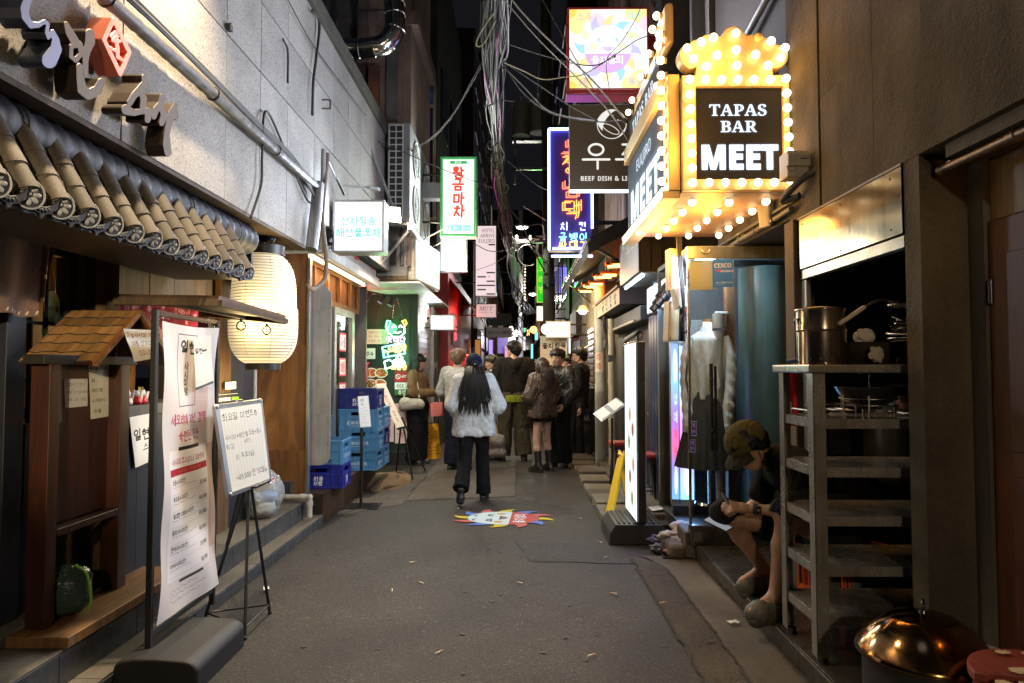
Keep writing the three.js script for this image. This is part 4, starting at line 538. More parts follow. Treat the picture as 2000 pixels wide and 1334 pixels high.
{// rubbish bag on the step
  const p=onY(515,1012,0.25),t=thing('rubbish_bag','clear plastic rubbish bag of paper and trays on the slate step','bag',p,0.4),blob=(rx,ry,rz,y,s,a=0.22)=>{const g=new THREE.SphereGeometry(1,36,26),q=g.attributes.position;for (let i=0;i<q.count;i++){const x=q.getX(i),yy=q.getY(i),z=q.getZ(i),n=1+a*(vn3(x*2.5+s,yy*2.5+s,z*2.5+s)-0.5)+0.12*(vn3(x*7+s,yy*7,z*7+s)-0.5);q.setXYZ(i,x*rx*n,y+yy*ry*n,z*rz*n);} g.computeVertexNormals();return g;};
  part(t,'film',blob(0.15,0.2,0.13,0.2,4),mat([0.75,0.8,0.85],0.12,{phys:true,transmission:0.75,thickness:0,bumpMap:T_concB,bumpScale:0.01}));
  part(t,'waste_paper',blob(0.1,0.07,0.09,0.09,7),M.paper);part(t,'waste_tray',rb(0.13,0.14,0.12,0.02,0.01,0.27,0,0.2,0.3,0.1),M.white);part(t,'waste_film',blob(0.11,0.06,0.1,0.18,12),mat([0.2,0.35,0.6],0.3));part(t,'red_label',bx(0.05,0.05,0.002,0.05,0.31,0.085,0,0.2,0.1),mat([0.5,0.08,0.07],0.5));part(t,'knot',blob(0.03,0.045,0.03,0.41,3),M.white);
}
{// plywood end wall, pipes, flap panel
  const t=thing('plywood_wall','tall raw plywood hoarding panel closing the end of the step','wall');part(t,'sheet',B2(-2.72,-2.03,0.25,2.6,-6.5,-6.53),M.ply);part(t,'edge_strip',R2(-2.035,-2.005,0.02,2.62,-6.49,-6.55),M.alu);part(t,'base_block',R2(-2.72,-2.14,0.2505,0.42,-6.4,-6.49),M.slate);
  const w=thing('white_downpipe','thin white plastic pipe standing at the plywood edge behind the lantern','pipe');part(w,'pipe',rod([-2.5,0.25,-6.42],[-2.5,2.45,-6.42],0.022),M.whitePipe);part(w,'clip',cy(0.027,0.027,0.02,-2.5,1.5,-6.42),M.grey);
  const d=thing('drain_elbow','white plastic drain pipe elbow at the end of the slate step','pipe'),a=onX(565,972,-2.1),b=onX(622,972,-1.9);part(d,'pipe',[rod([-2.2,0.3,-6.3],[-1.93,0.3,-6.3],0.026),sp(0.03,-1.93,0.3,-6.3),rod([-1.93,0.3,-6.3],[-1.93,0.12,-6.3],0.026)],M.whitePipe);part(d,'collar',[cy(0.032,0.032,0.04,-1.99,0.3,-6.3,0,0,Math.PI/2),cy(0.032,0.032,0.04,-1.93,0.24,-6.3)],M.whitePipe);
  const s=new THREE.Shape(),A=at(602,908,6.62),C=at(648,560,6.62),X0=A[0],X1=C[0],Y0=A[1],Y1=C[1],r=0.07;s.moveTo(X0,Y0);s.lineTo(X1-r*1.6,Y0);s.quadraticCurveTo(X1,Y0,X1,Y0+r*1.6);s.lineTo(X1,Y1-r);s.lineTo(X1-r*0.7,Y1);s.lineTo(X0,Y1);
  const g=thing('grey_flap_panel','flat grey steel flap panel with rounded corners beside the plywood','panel');part(g,'sheet',new THREE.ExtrudeGeometry(s,{depth:0.012,bevelEnabled:true,bevelSize:0.003,bevelThickness:0.002,bevelSegments:2}).translate(0,0,-6.62),mat([0.42,0.42,0.42],0.5,{map:T_dirt}));for (let k=0;k<7;k++) part(g,'rivet',sp(0.006,X1-0.02,Y0+0.2+k*0.22,-6.606,1,1,0.5,8),M.black);
}
// ================= signs: a helper for lit boxes =================
// face at depth d between two corners in the photograph, a casing behind it, and a panel light in front
function lightbox(name,label,cat,[x0,y0,x1,y1],d,tex,o={}){
  const a=at(x0,y0,d),b=at(x1,y1,d),w=Math.abs(b[0]-a[0]),h=Math.abs(a[1]-b[1]),th=o.thick ?? 0.14,fr=o.frame ?? M.alu,e=o.edge ?? 0.018;
  const t=thing(name,label,cat,[(a[0]+b[0])/2,(a[1]+b[1])/2,-d],o.ry ?? 0,o.group);
  part(t,'casing',[rb(w,h,th,0.008,0,0,-th/2-0.006)],o.body ?? fr);
  part(t,'rim',[rb(w+0.006,e,0.03,0.003,0,h/2-e/2,-0.004),rb(w+0.006,e,0.03,0.003,0,-h/2+e/2,-0.004),rb(e,h-2*e,0.03,0.003,w/2-e/2,0,-0.004),rb(e,h-2*e,0.03,0.003,-w/2+e/2,0,-0.004)],fr);
  part(t,'face',new THREE.PlaneGeometry(w-2*e,h-2*e),o.mat ?? signMat(tex,o.I ?? 1.1));
  if (o.wall!==undefined){const L=o.wall-(a[0]+b[0])/2,s=Math.sign(L);for (const y of [0.3,-0.3]) part(t,'bracket',rod([s*w/2,y*h,-th/2],[L,y*h,-th/2],0.018),M.darkMetal);}
  if (o.light){area(w*0.9,h*0.9,o.light[0],o.light[1],[0,0,0.03],t.localToWorld(V(0,0,2)).toArray(),t);if (o.back){const l=new THREE.RectAreaLight(o.light[0],o.light[1],w*0.9,h*0.9);l.position.set(0,0,-th-0.04);l.rotation.y=Math.PI;l.rotation.x=0;t.add(l);l.lookAt(t.localToWorld(V(0,0,-3)));}}
  return Object.assign(t,{W:w,H:h,TH:th});
}
const bgTex=(w,h,bg,fn)=>ctex(w,h,(x)=>{x.fillStyle=bg;x.fillRect(0,0,w,h);fn&&fn(x,w,h);});

// ================= left, further along =================
{// deck in front of the seafood shop
  const t=thing('timber_deck','low brown laminate deck carrying the blue crates','deck'),pm=[0,1].map((k)=>mat([0.1-0.02*k,0.07-0.012*k,0.055-0.01*k],0.55,{map:T_wood}));
  part(t,'core',B2(-3,-1.9,0.001,0.26,-6.575,-8.88),M.black);
  for (let k=0;k<8;k++) part(t,'plank',R2(-3,-1.872,0.262,0.29,-6.56-k*0.292,-6.56-(k+1)*0.292+0.004,0.003),pm[k % 2]);
  for (let k=0;k<3;k++) part(t,'fascia_board',R2(-1.898,-1.874,0.01,0.26,-6.56-k*0.78,-6.56-(k+1)*0.78+0.004,0.003),pm[k % 2]);
  part(t,'fascia_board',R2(-2.98,-1.9,0.01,0.26,-6.556,-6.57,0.003),M.woodBlack);
  const g=new THREE.SphereGeometry(1,30,16,0,6.3,0,1.57),q=g.attributes.position;for (let i=0;i<q.count;i++){const n=0.85+0.5*(vn3(q.getX(i)*2+5,q.getY(i)*2,q.getZ(i)*2+5)-0.5);q.setXYZ(i,q.getX(i)*0.34*n,q.getY(i)*0.13*n,q.getZ(i)*0.75*n);} g.computeVertexNormals();
  struct('mortar_ramp',g.translate(-1.72,0,-8.9),mat([0.42,0.3,0.18],0.95,{map:T_conc,bumpMap:T_concB,bumpScale:0.015}));
}
{// crates
  const W=0.44,H=0.238,D=0.36,wallShape=(w)=>{const s=new THREE.Shape();s.moveTo(-w/2,0);s.lineTo(w/2,0);s.lineTo(w/2+0.008,H);s.lineTo(-w/2-0.008,H);const p=new THREE.Path();p.moveTo(-0.075,H-0.075);p.lineTo(0.075,H-0.075);p.quadraticCurveTo(0.085,H-0.05,0.075,H-0.035);p.lineTo(-0.075,H-0.035);p.quadraticCurveTo(-0.085,H-0.05,-0.075,H-0.075);s.holes.push(p);return s;};
  const build=(t,m,tm)=>{
    const side=(w)=>[new THREE.ExtrudeGeometry(wallShape(w),{depth:0.006,bevelEnabled:false}),rb(w+0.02,0.018,0.014,0.004,0,H-0.01,0.006),rb(w,0.012,0.012,0.003,0,H-0.1,0.006),rb(w,0.014,0.012,0.003,0,0.008,0.006),rb(w,0.01,0.01,0.003,0,H-0.03,0.006),...[-0.5,-0.3,0.3,0.5].map((u)=>rb(0.012,H-0.01,0.012,0.003,u*(w-0.02),H/2,0.006))];
    part(t,'wall',side(W).map((g)=>g.translate(0,0,D/2)),m);part(t,'wall',side(W).map((g)=>xf(g,0,0,0,0,Math.PI).translate(0,0,-D/2)),m);part(t,'wall',side(D).map((g)=>xf(g,W/2,0,0,0,Math.PI/2)),m);part(t,'wall',side(D).map((g)=>xf(g,-W/2,0,0,0,-Math.PI/2)),m);
    part(t,'floor',rb(W-0.01,0.01,D-0.01,0.003,0,0.006,0),m);
    part(t,'print',new THREE.PlaneGeometry(0.28,0.1).translate(0,0.075,D/2+0.0125),tm);part(t,'print',new THREE.PlaneGeometry(0.24,0.09).rotateY(Math.PI/2).translate(W/2+0.0125,0.075,0),tm);
 };
  const printTex=(bg,s,hand)=>{const m=printMat(ctex(280,100,(x)=>{x.clearRect(0,0,280,100);if (!hand){x.strokeStyle='#dfeaf2';x.lineWidth=5;x.beginPath();x.ellipse(34,48,15,24,0,0.4,6);x.stroke();x.beginPath();x.arc(30,52,7,0,6.3);x.stroke();write(x,s,62,28,38,{color:'#e4edf4',w:0.12});x.fillStyle='#dfeaf2';x.fillRect(62,82,150,3);} else {write(x,s.slice(0,2),90,4,44,{color:'#dfe6f4',w:0.15,hand:0.1});write(x,s.slice(2),90,52,40,{color:'#dfe6f4',w:0.15,hand:0.1});}}),0.4);m.transparent=true;return m;};
  const dk=mat([0.018,0.03,0.36],0.35,{map:T_dirt}),lt=mat([0.1,0.33,0.62],0.35,{map:T_dirt}),nv=mat([0.02,0.035,0.24],0.35,{map:T_dirt}),P1=printTex(0,'하이트진로'),P2=printTex(0,'처음처럼',1);
  const y0=0.29,c=(lab,x,y,z,m,p,ry=0)=>{const t=thing('bottle_crate',lab,'crate',[x,y,z],ry,'plastic bottle crates on the deck');build(t,m,p);return t;};
  c('deep blue bottle crate with white print, bottom of the two by the grey flap',-1.99,y0,-6.97,dk,P2,0.02);c('sky blue bottle crate on top of the deep blue one by the grey flap',-1.99,y0+H+0.001,-6.97,lt,P1,0.0);
  const nm=['lowest','second lowest','second highest'];for (let k=0;k<3;k++) c(`sky blue bottle crate, ${nm[k]} of the tall front stack on the deck`,-1.9+0.01*(k % 2),y0+k*(H+0.001),-8.19,lt,P1,0.03*(k-1));c('navy bottle crate topmost of the tall front stack on the deck',-1.9,y0+3*(H+0.001),-8.2,nv,P2,-0.05);
  c('sky blue crate at the foot of the rear stack on the deck',-1.9,y0,-8.6,lt,P1,0.02);c('navy crate in the middle of the rear stack on the deck',-1.9,y0+H+0.001,-8.6,nv,P2,0);c('sky blue crate at the top of the rear stack on the deck',-1.9,y0+2*H+0.002,-8.6,lt,P1,-0.03);
}
{// sign stand and easel
  const b=onY(705,988,0.01),t=thing('sign_stand','white menu sheet on a dark post with a flat steel base beside the crates','sign stand',[b[0],0,b[2]]),tx=paperTex(128,352,(x)=>{write(x,'메뉴',30,30,36,{w:0.1,color:'#667',hand:0.2,vert:true});scrawl(x,22,120,84,200,'#889',6,5,3);},'#dfe0de');
  part(t,'base_plate',R2(-0.21,0.21,0.004,0.014,-0.15,0.15,0.004),M.darkMetal);part(t,'post',rod([0,0.014,0],[0,0.95,0],0.016),M.darkMetal);const s=part(t,'sheet_holder',bx(0.12,0.34,0.012,0.035,1.02,0.035,-0.25,0.35,0.06),M.alu);part(t,'menu_sheet',xf(new THREE.PlaneGeometry(0.11,0.33),0.037,1.022,0.044,-0.25,0.35,0.06),printMat(tx,0.4));
  const u=onY(806,936,0.01),v=onY(831,920,0.01),e=thing('menu_easel','long tilted white menu board with red writing on a black tripod easel by the crates','easel'),d=9.1,TL=at(734,750,9.3),TR=at(752,748,9.3),BL=at(776,838,d),BR=at(791,834,d);
  const q=quad([BL[0],BL[1],BL[2]+0.006],[BR[0],BR[1],BR[2]+0.006],[TR[0],TR[1],TR[2]+0.006],[TL[0],TL[1],TL[2]+0.006]);part(e,'board',q,printMat(paperTex(128,512,(x)=>{write(x,'오늘의회',30,60,50,{w:0.08,vert:true,color:'#b04a50',hand:0.2});write(x,'매운탕',44,310,40,{w:0.08,vert:true,color:'#b04a50',hand:0.2});},'#ddd8cc')));
  part(e,'board_back',quad(BL,BR,TR,TL),M.greyDark);part(e,'ledge',bar(BL,BR,0.03,0.03),M.black);const m=[(BL[0]+BR[0])/2,BL[1]+0.15,-9.15];
  part(e,'leg',rod(m,[u[0],0.01,u[2]],0.012),M.black);part(e,'leg',rod(m,[v[0],0.01,v[2]],0.012),M.black);part(e,'leg',rod(m,[m[0]-0.18,0.01,-9.75],0.012),M.black);
}
{// seafood shop: glazed front, canopy and its lamp
  const t=thing('seafood_shop','small shop front with aluminium door and amber lit timber transom behind the crates','shop front'),X=-2.15,gl=glass(0xdfe8e4);
  part(t,'transom',[R2(X-0.03,X,2.2,2.26,-6.6,-9.1),R2(X-0.03,X,2.56,2.6,-6.6,-9.1),...[6.62,7.1,7.6,8.1,8.6,9.05].map((d)=>R2(X-0.03,X+0.005,2.26,2.56,-d,-d-0.06))],mat([0.62,0.42,0.22],0.55,{map:T_wood}));part(t,'transom_backing',B2(X-0.05,X-0.04,2.2,2.6,-6.6,-9.1),mat([0.5,0.3,0.12],0.7,{map:T_wood}));
  const d=part(t,'door',[R2(X-0.03,X+0.02,0.29,2.2,-7.84,-7.92),R2(X-0.03,X+0.02,0.29,2.2,-8.66,-8.78),R2(X-0.03,X+0.02,2.12,2.2,-7.92,-8.66),R2(X-0.03,X+0.02,0.29,0.45,-7.92,-8.66)],M.alu);
  part(d,'pane',B2(X-0.01,X-0.004,0.45,2.12,-7.92,-8.66),gl);part(d,'handle',rod([X+0.05,1.0,-8.6],[X+0.05,1.25,-8.6],0.012),M.chrome);
  part(t,'window_frame',[R2(X-0.03,X+0.02,0.29,2.2,-6.6,-6.66),R2(X-0.03,X+0.02,0.29,0.95,-6.66,-7.84)],M.alu);part(t,'pane',B2(X-0.01,X-0.004,0.95,2.2,-6.66,-7.84),gl);
  part(t,'interior_wall',B2(-3.6,-3.55,0.29,2.6,-6.6,-9.3),mat([0.2,0.13,0.1],0.8,{map:T_wood}));part(t,'end_wall',B2(-3.6,-2.1,0.29,2.6,-9.3,-9.35),M.greyDark);
  ['세','해','산','물'].forEach((c,i)=>part(t,'letter_card',quad([X+0.004,2.02-i*0.3,-8.1],[X+0.004,2.02-i*0.3,-8.4],[X+0.004,2.24-i*0.3-0.0,-8.4],[X+0.004,2.24-i*0.3,-8.1]).translate(0.002,-0.33,0),printMat(paperTex(64,64,(x)=>{x.strokeStyle='#c8485a';x.lineWidth=6;x.strokeRect(3,3,58,58);write(x,c,13,14,38,{color:i===0?'#555a8a':'#b82c40',w:0.13});},'#e2d8d8'))));
  part(t,'canopy',[B2(-2.9,-1.93,2.6,2.68,-6.5,-9.2),R2(-1.96,-1.9,2.585,2.7,-6.5,-9.2)],M.white);
  const f=part(t,'fascia_sign',B2(-2.0,-1.94,2.7,3.12,-6.9,-9.15),M.white);for (let k=0;k<5;k++) part(f,'letter',neonGeo('해산물포차'[k],0.24,0.018).rotateY(Math.PI/2).translate(-1.93,3.02,-7.1-k*0.4),mat([0.5,0.05,0.04],0.5));
  const tb=part(t,'lamp_tube',rod([-2.0,2.555,-6.45],[-2.0,2.555,-8.7],0.016),glow([1,0.72,0.36],7));part(tb,'fixture',R2(-2.03,-1.97,2.572,2.598,-6.45,-8.7),M.white);
  const l=new THREE.RectAreaLight(0xffb866,14,0.05,2.2);l.position.set(-2.0,2.53,-7.57);scene.add(l);l.lookAt(-1.85,0,-7.57);const l2=new THREE.RectAreaLight(0xffb866,10,2.2,0.05);l2.position.set(-1.97,2.54,-7.57);scene.add(l2);l2.lookAt(-3,2.3,-7.57);
  point(0xfff0dc,0.5,[-2.9,2.3,-7.8],5,t);
}
lightbox('seafood_lightbox','square white lightbox with pale turquoise lettering over the seafood shop','sign',[651,391,750,493],6.4,bgTex(256,256,'#fdffff',(x)=>{write(x,'산지직송',128,78,44,{align:'center',color:'#7fd6dc',w:0.13});write(x,'해산물포차',128,138,46,{align:'center',color:'#74d2cc',w:0.13});}),{thick:0.2,I:1.1,light:[0xe0eeff,14],frame:M.alu,body:M.alu,wall:-2.0});
{// signlamp arm and floodlight, pole
  const a=at(650,361,6.9),b=at(730,366,6.9),t=thing('sign_lamp','slim white arm lamp above the square seafood lightbox','lamp');part(t,'arm',rod([a[0]-0.25,a[1],a[2]],b,0.012),M.white);part(t,'head',rb(0.13,0.035,0.05,0.012,b[0],b[1]-0.01,b[2],0,0,-0.2),M.white);
  const c=at(771,419,8.4),f=thing('floodlight','square floodlight glowing warm white under the stacked air conditioner','floodlight',c,0.25);part(f,'housing',rb(0.16,0.21,0.06,0.01,0,0,-0.035),M.greyDark);part(f,'lens',rb(0.13,0.18,0.012,0.004,0,0,0.002),glow([1,0.9,0.68],9));part(f,'bracket',[rod([0,0,-0.05],[-0.12,0.02,-0.1],0.012)],M.darkMetal);const s=new THREE.SpotLight(0xffeccc,14,0,1.4,0.5);s.position.set(c[0]+0.06,c[1],c[2]+0.08);s.target.position.set(c[0]+1.4,0.5,c[2]-1.0);s.castShadow=true;s.shadow.radius=3;scene.add(s,s.target);
  const p=thing('steel_flue','shiny steel flue pipe with clamps left of the seafood lightbox','pipe'),q=at(642,450,6.8);part(p,'pipe',rod([q[0],2.66,q[2]],[q[0],3.45,q[2]],0.045,0.045,20),M.chrome);part(p,'clamp',[cy(0.05,0.05,0.02,q[0],2.9,q[2]),cy(0.05,0.05,0.02,q[0],3.2,q[2])],M.steel);part(p,'cowl',cy(0.07,0.05,0.1,q[0]+0.01,3.5,q[2],0,0,0.5),M.chrome);
}
{// air conditioners
  const build=(t)=>{
    const W=0.3,H=1.32,D=0.98;// W across x, D along z, fan side faces +x
    part(t,'casing',[R2(-W,0,0,H,-D,-0.006,0.012)],M.grey);
    part(t,'side_grille',[...[0.0,0.5,1].map((u)=>B2(-W+0.02+u*0.18,-W+0.035+u*0.18,0.05,H-0.04,-0.004,0.01)),...Array.from({length:15},(_,k)=>B2(-W+0.02,-W+0.215,0.05+k*0.0875,0.064+k*0.0875,-0.004,0.01))],M.white);part(t,'coil',B2(-W+0.025,-W+0.21,0.06,H-0.05,-0.0055,0.001),M.black);
    for (const y of [0.34,0.95]){const f=part(t,'fan_guard',[xf(new THREE.TorusGeometry(0.25,0.012,6,32),0.012,y,-0.5,0,Math.PI/2),...[0.06,0.12,0.19].map((r)=>xf(new THREE.TorusGeometry(r,0.004,5,28),0.012,y,-0.5,0,Math.PI/2)),...Array.from({length:8},(_,k)=>rod([0.012,y,-0.5],[0.012,y+0.25*Math.sin(k*0.785),-0.5+0.25*Math.cos(k*0.785)],0.003,0.003,5))],M.white);part(f,'fan_well',xf(new THREE.CircleGeometry(0.245,28),0.003,y,-0.5,0,Math.PI/2),M.black);part(f,'fan_hub',cy(0.045,0.045,0.02,0.012,y,-0.5,0,0,Math.PI/2),M.grey);}
 };
  const a=thing('air_conditioner','grey two-fan outdoor air conditioner nearest on the left wall beside the pink building','air conditioner',[-1.45,3.42,-8.9]);build(a);copy(a,[-1.45,3.42,-9.95],'second grey outdoor air conditioner behind the first beside the lit vertical sign');
  const s=thing('bracket_shelf','steel bracket shelf under the two outdoor air conditioners','bracket');part(s,'beam',[R2(-1.8,-1.4,3.36,3.415,-8.88,-8.96),R2(-1.8,-1.4,3.36,3.415,-10.8,-10.9),R2(-1.47,-1.41,3.3,3.36,-8.85,-10.95)],M.steel);part(s,'strut',[rod([-1.8,2.9,-8.95],[-1.45,3.33,-8.95],0.02),rod([-1.86,4.3,-8.0],[-1.6,3.45,-8.85],0.02)],M.grey);
}
{// stone canopy beyond, with the cream lightbox
  const t=thing('stone_canopy','grey stone canopy box between the seafood sign and the cream lightbox','canopy');part(t,'box',R2(-2.6,-1.56,2.72,3.3,-9.36,-10.6,0.03),mat([0.4,0.39,0.37],0.8,{map:T_gran}));part(t,'roll_edge',rod([-2.2,2.72,-9.4],[-1.56,2.72,-9.4],0.055,0.055,16),M.woodGrey);part(t,'soffit',B2(-2.6,-1.35,2.64,2.66,-9.2,-13),M.white);
  const a=at(811,500,9.5),b=at(859,545,11.0),L=Math.hypot(b[0]-a[0],b[2]-a[2]),tx=bgTex(512,200,'#fffdf0',(x)=>{write(x,'을 BUNI',60,50,100,{color:'#dcc468',font:'bold sans-serif'});});
  const g=thing('cream_lightbox','long cream lightbox with pale yellow letters beyond the stone canopy','sign',[(a[0]+b[0])/2,3.05,(a[2]+b[2])/2],Math.atan2(-(b[2]-a[2]),b[0]-a[0]));part(g,'casing',rb(L,0.66,0.15,0.03,0,0,-0.08),M.cream);part(g,'face',new THREE.PlaneGeometry(L-0.05,0.6).translate(0,0,0.003),signMat(tx,0.95));part(g,'bracket',[bx(0.14,0.03,0.05,-L/2+0.1,-0.36,0)],M.white);g.updateMatrixWorld(true);area(L,0.6,0xfff0c8,9,[0,0,0.04],g.localToWorld(V(0,0,3)).toArray(),g);
  part(g,'lamp_arm',[rod([-0.3,0.33,0],[-0.3,0.5,0.35],0.01),rod([0.3,0.33,0],[0.3,0.5,0.35],0.01)],M.white);for (const s of [-0.3,0.3]) part(g,'lamp_head',rb(0.1,0.04,0.06,0.012,s,0.49,0.37,0.5),M.white);
}
{// green shop wall facing us, with its signs
  const d=10.6,t=thing('green_shop_wall','dark green shop wall with neon signs at the end of the deck','shop front'),a=at(690,600,d),b=at(809,872,d),gm=mat([0.02,0.045,0.035],0.5,{map:T_dirt});
  part(t,'wall',B2(-3.2,b[0],0.0,2.64,-d-0.01,-d-0.12),gm);part(t,'post',R2(b[0]-0.03,b[0]+0.05,0,2.64,-d+0.03,-d-0.14),gm);for (const px of [735,752,800]) part(t,'board_joint',R2(at(px,700,d)[0]-0.006,at(px,700,d)[0]+0.006,0.3,2.4,-d,-d-0.012),M.black);part(t,'red_panel',B2(-3.1,at(712,600,d)[0],1.95,2.6,-d+0.01,-d-0.005),mat([0.25,0.02,0.02],0.6));part(t,'plinth',R2(-3.2,b[0]+0.02,0,0.2,-d+0.06,-d),M.black);
  const on=(nm,lab,cat,[x0,y0,x1,y1],tx,dd=d-0.02)=>{const p=at(x0,y0,dd),q=at(x1,y1,dd);return solo(nm,lab,cat,[B2(p[0],q[0],q[1],p[1],-dd,-dd-0.01).translate(0,0,0),quad([p[0],q[1],-dd+0.002],[q[0],q[1],-dd+0.002],[q[0],p[1],-dd+0.002],[p[0],p[1],-dd+0.002])].slice(1)[0],printMat(tx));};
  on('handwritten_board','pink handwritten whiteboard hanging left of the green and white neon','board',[716,643,759,672],paperTex(192,128,(x)=>{['해물라면 6','생선구이 12','모듬회 35'].forEach((s,i)=>write(x,s,14,16+i*36,22,{w:0.08,color:'#a83a50',hand:0.15,font:'sans-serif'}));},'#dca8b4'));
  on('letter_poster','small white poster with bold dark syllables under the pink board','poster',[712,680,733,701],paperTex(96,96,(x)=>{write(x,'었슈',8,30,36,{w:0.14});scrawl(x,10,74,70,16,'#777',2);},'#d9d5d2'));
  on('food_poster','food photo poster of red stews on plates above the crates','poster',[711,716,757,762],paperTex(192,192,(x)=>{const q=rng(3);for (const [cx,cy_,c] of [[60,50,'#a8421c'],[140,52,'#c8571e'],[130,140,'#b7521c'],[50,140,'#6d3a20']]){x.fillStyle='#d8d0c4';x.beginPath();x.ellipse(cx,cy_,54,40,0,0,7);x.fill();x.fillStyle=c;x.beginPath();x.ellipse(cx,cy_,44,31,0,0,7);x.fill();for (let i=0;i<60;i++){x.fillStyle=['#5d2412','#d98a3a','#2f5a20','#e8c8a0'][i % 4];x.beginPath();x.arc(cx+36*(q()-0.5)*2,cy_+24*(q()-0.5)*2,2+3*q(),0,7);x.fill();}}},'#3a2018'));
  on('smoking_notice','red no smoking notice on the green wall behind the standing woman','notice',[771,725,806,746],paperTex(160,96,(x)=>{x.strokeStyle='#eee';x.lineWidth=5;x.beginPath();x.arc(30,48,20,0,7);x.stroke();x.beginPath();x.moveTo(16,34);x.lineTo(44,62);x.stroke();write(x,'금연구역',60,34,22,{color:'#fff',w:0.14});},'#b8202a'));
  on('arrow_notice','green and white arrow notice below the no smoking notice','notice',[771,747,806,772],paperTex(160,112,(x)=>{x.fillStyle='#2c6e34';x.fillRect(0,60,160,52);x.strokeStyle='#2c5a30';x.lineWidth=7;for (let i=0;i<3;i++){x.beginPath();x.moveTo(34+i*22,12);x.lineTo(20+i*22,30);x.lineTo(34+i*22,48);x.stroke();} write(x,'흡연',30,70,32,{color:'#e8efe0',w:0.13});},'#d8dccf'));
  on('vertical_banner','white banner with tall red handwritten syllables beside the easel legs','banner',[772,788,795,866],paperTex(96,320,(x)=>{['쏘','주','득'].forEach((c,i)=>write(x,c,18,18+i*100,60,{w:0.08,color:'#b83440',hand:0.1}));},'#d8c8c4'));on('vertical_banner','shorter white banner with red syllables half hidden by the crates','banner',[748,815,769,863],paperTex(96,220,(x)=>{['갈','키'].forEach((c,i)=>write(x,c,18,18+i*100,60,{w:0.08,color:'#b83440',hand:0.1}));},'#d8c8c4'));
  const mb=at(704,729,d-0.15),m=thing('red_mailbox','red metal mailbox on the wall above the crates','mailbox',mb);part(m,'box',rb(0.2,0.28,0.14,0.01),mat([0.5,0.02,0.04],0.35));part(m,'hood',bx(0.24,0.015,0.2,0,0.145,0.015,0.2),mat([0.5,0.02,0.04],0.35));
  lightbox('white_light_panel','narrow upright white light panel above the red mailbox','sign',[697,622,711,708],d-0.06,bgTex(64,256,'#f4fbff'),{thick:0.08,I:1.3,light:[0xe8f6ff,3],frame:M.black});
  const tag1=at(700,590,d-0.3);// red spot cans
  const rs=thing('spot_rail','red glowing ceiling spot on a black rail under the stone canopy','lamp',at(730,580,10.0));part(rs,'rail',rod([-0.25,0.12,0],[0.35,-0.02,0],0.015),M.black);for (const [x,y] of [[-0.05,0.0],[0.16,-0.03],[0.3,-0.07]]) part(rs,'can',rod([x,y+0.06,0],[x-0.06,y-0.06,0.05],0.035,0.04),M.black);part(rs,'lens',sp(0.035,-0.115,-0.06,0.05),glow([1,0.06,0.05],3));point(0xff2020,0.35,[-0.12,-0.1,0.08],3,rs);
  // neon
  const n=thing('neon_sign','neon sign with green and yellow outline, crab and shop words on clear acrylic','neon sign',at(772,672,d-0.18)),k=d/F,gn=glow([0.2,1,0.45],3),wn=glow([0.75,1,0.97],3),yn=glow([1,0.85,0.15],3),on2=glow([1,0.42,0.08],3),pn=glow([0.85,0.5,1],2.4);
  const P=(pts,r=0.012)=>poly(pts.map(([a,b])=>[(a-772)*k,(672-b)*k,0]),r,6);
  part(n,'acrylic_sheet',bx(0.42,0.86,0.006,0,-0.02,-0.03),glass(0xe8fff4));
  part(n,'neon_tube',P([[753,640],[756,627],[762,628],[760,638],[756,641]]),gn);part(n,'neon_tube',P([[790,636],[785,628],[791,626],[794,632],[788,640]]),on2);part(n,'neon_tube',[...P([[756,641],[759,651],[768,658],[782,658],[790,650],[789,640]]),...P([[765,640],[769,636],[773,640]]),...P([[778,640],[782,636],[786,640]]),...P([[768,648],[775,651],[783,648]])],wn);
  part(n,'neon_word',neonGeo('맛이다',0.088,0.009).translate((758-772)*k-0.02,(672-655)*k-0.02,0),pn);part(n,'neon_tube',[...P([[747,678],[788,670],[791,690],[750,698],[747,678]])],glow([0.2,0.9,1],3));part(n,'neon_word',neonGeo('소맥생',0.09,0.01).rotateZ(0.17).translate((755-772)*k,(672-678)*k,0.01),yn);part(n,'neon_tube',[...P([[750,694],[752,684],[757,686],[758,694]])],gn);
  part(n,'neon_tube',[...P([[751,706],[760,702],[770,708],[784,700],[791,708],[786,716],[770,714],[754,720],[751,706]]),...P([[774,698],[780,694],[786,698],[780,703],[774,698]])],wn);part(n,'neon_word',neonGeo('해산물',0.075,0.009).translate((764-772)*k,(672-712)*k,0.01),on2);part(n,'hanger',[rod([-0.05,0.4,-0.03],[-0.03,0.7,-0.03],0.003),rod([0.1,0.4,-0.03],[0.02,0.7,-0.03],0.003)],M.chrome);
  point(0x66ff99,0.35,[-0.1,0.25,0.14],5,n);point(0xfff0a0,0.3,[0,-0.05,0.14],5,n);point(0xd8fff8,0.3,[0,-0.3,0.14],5,n);
}
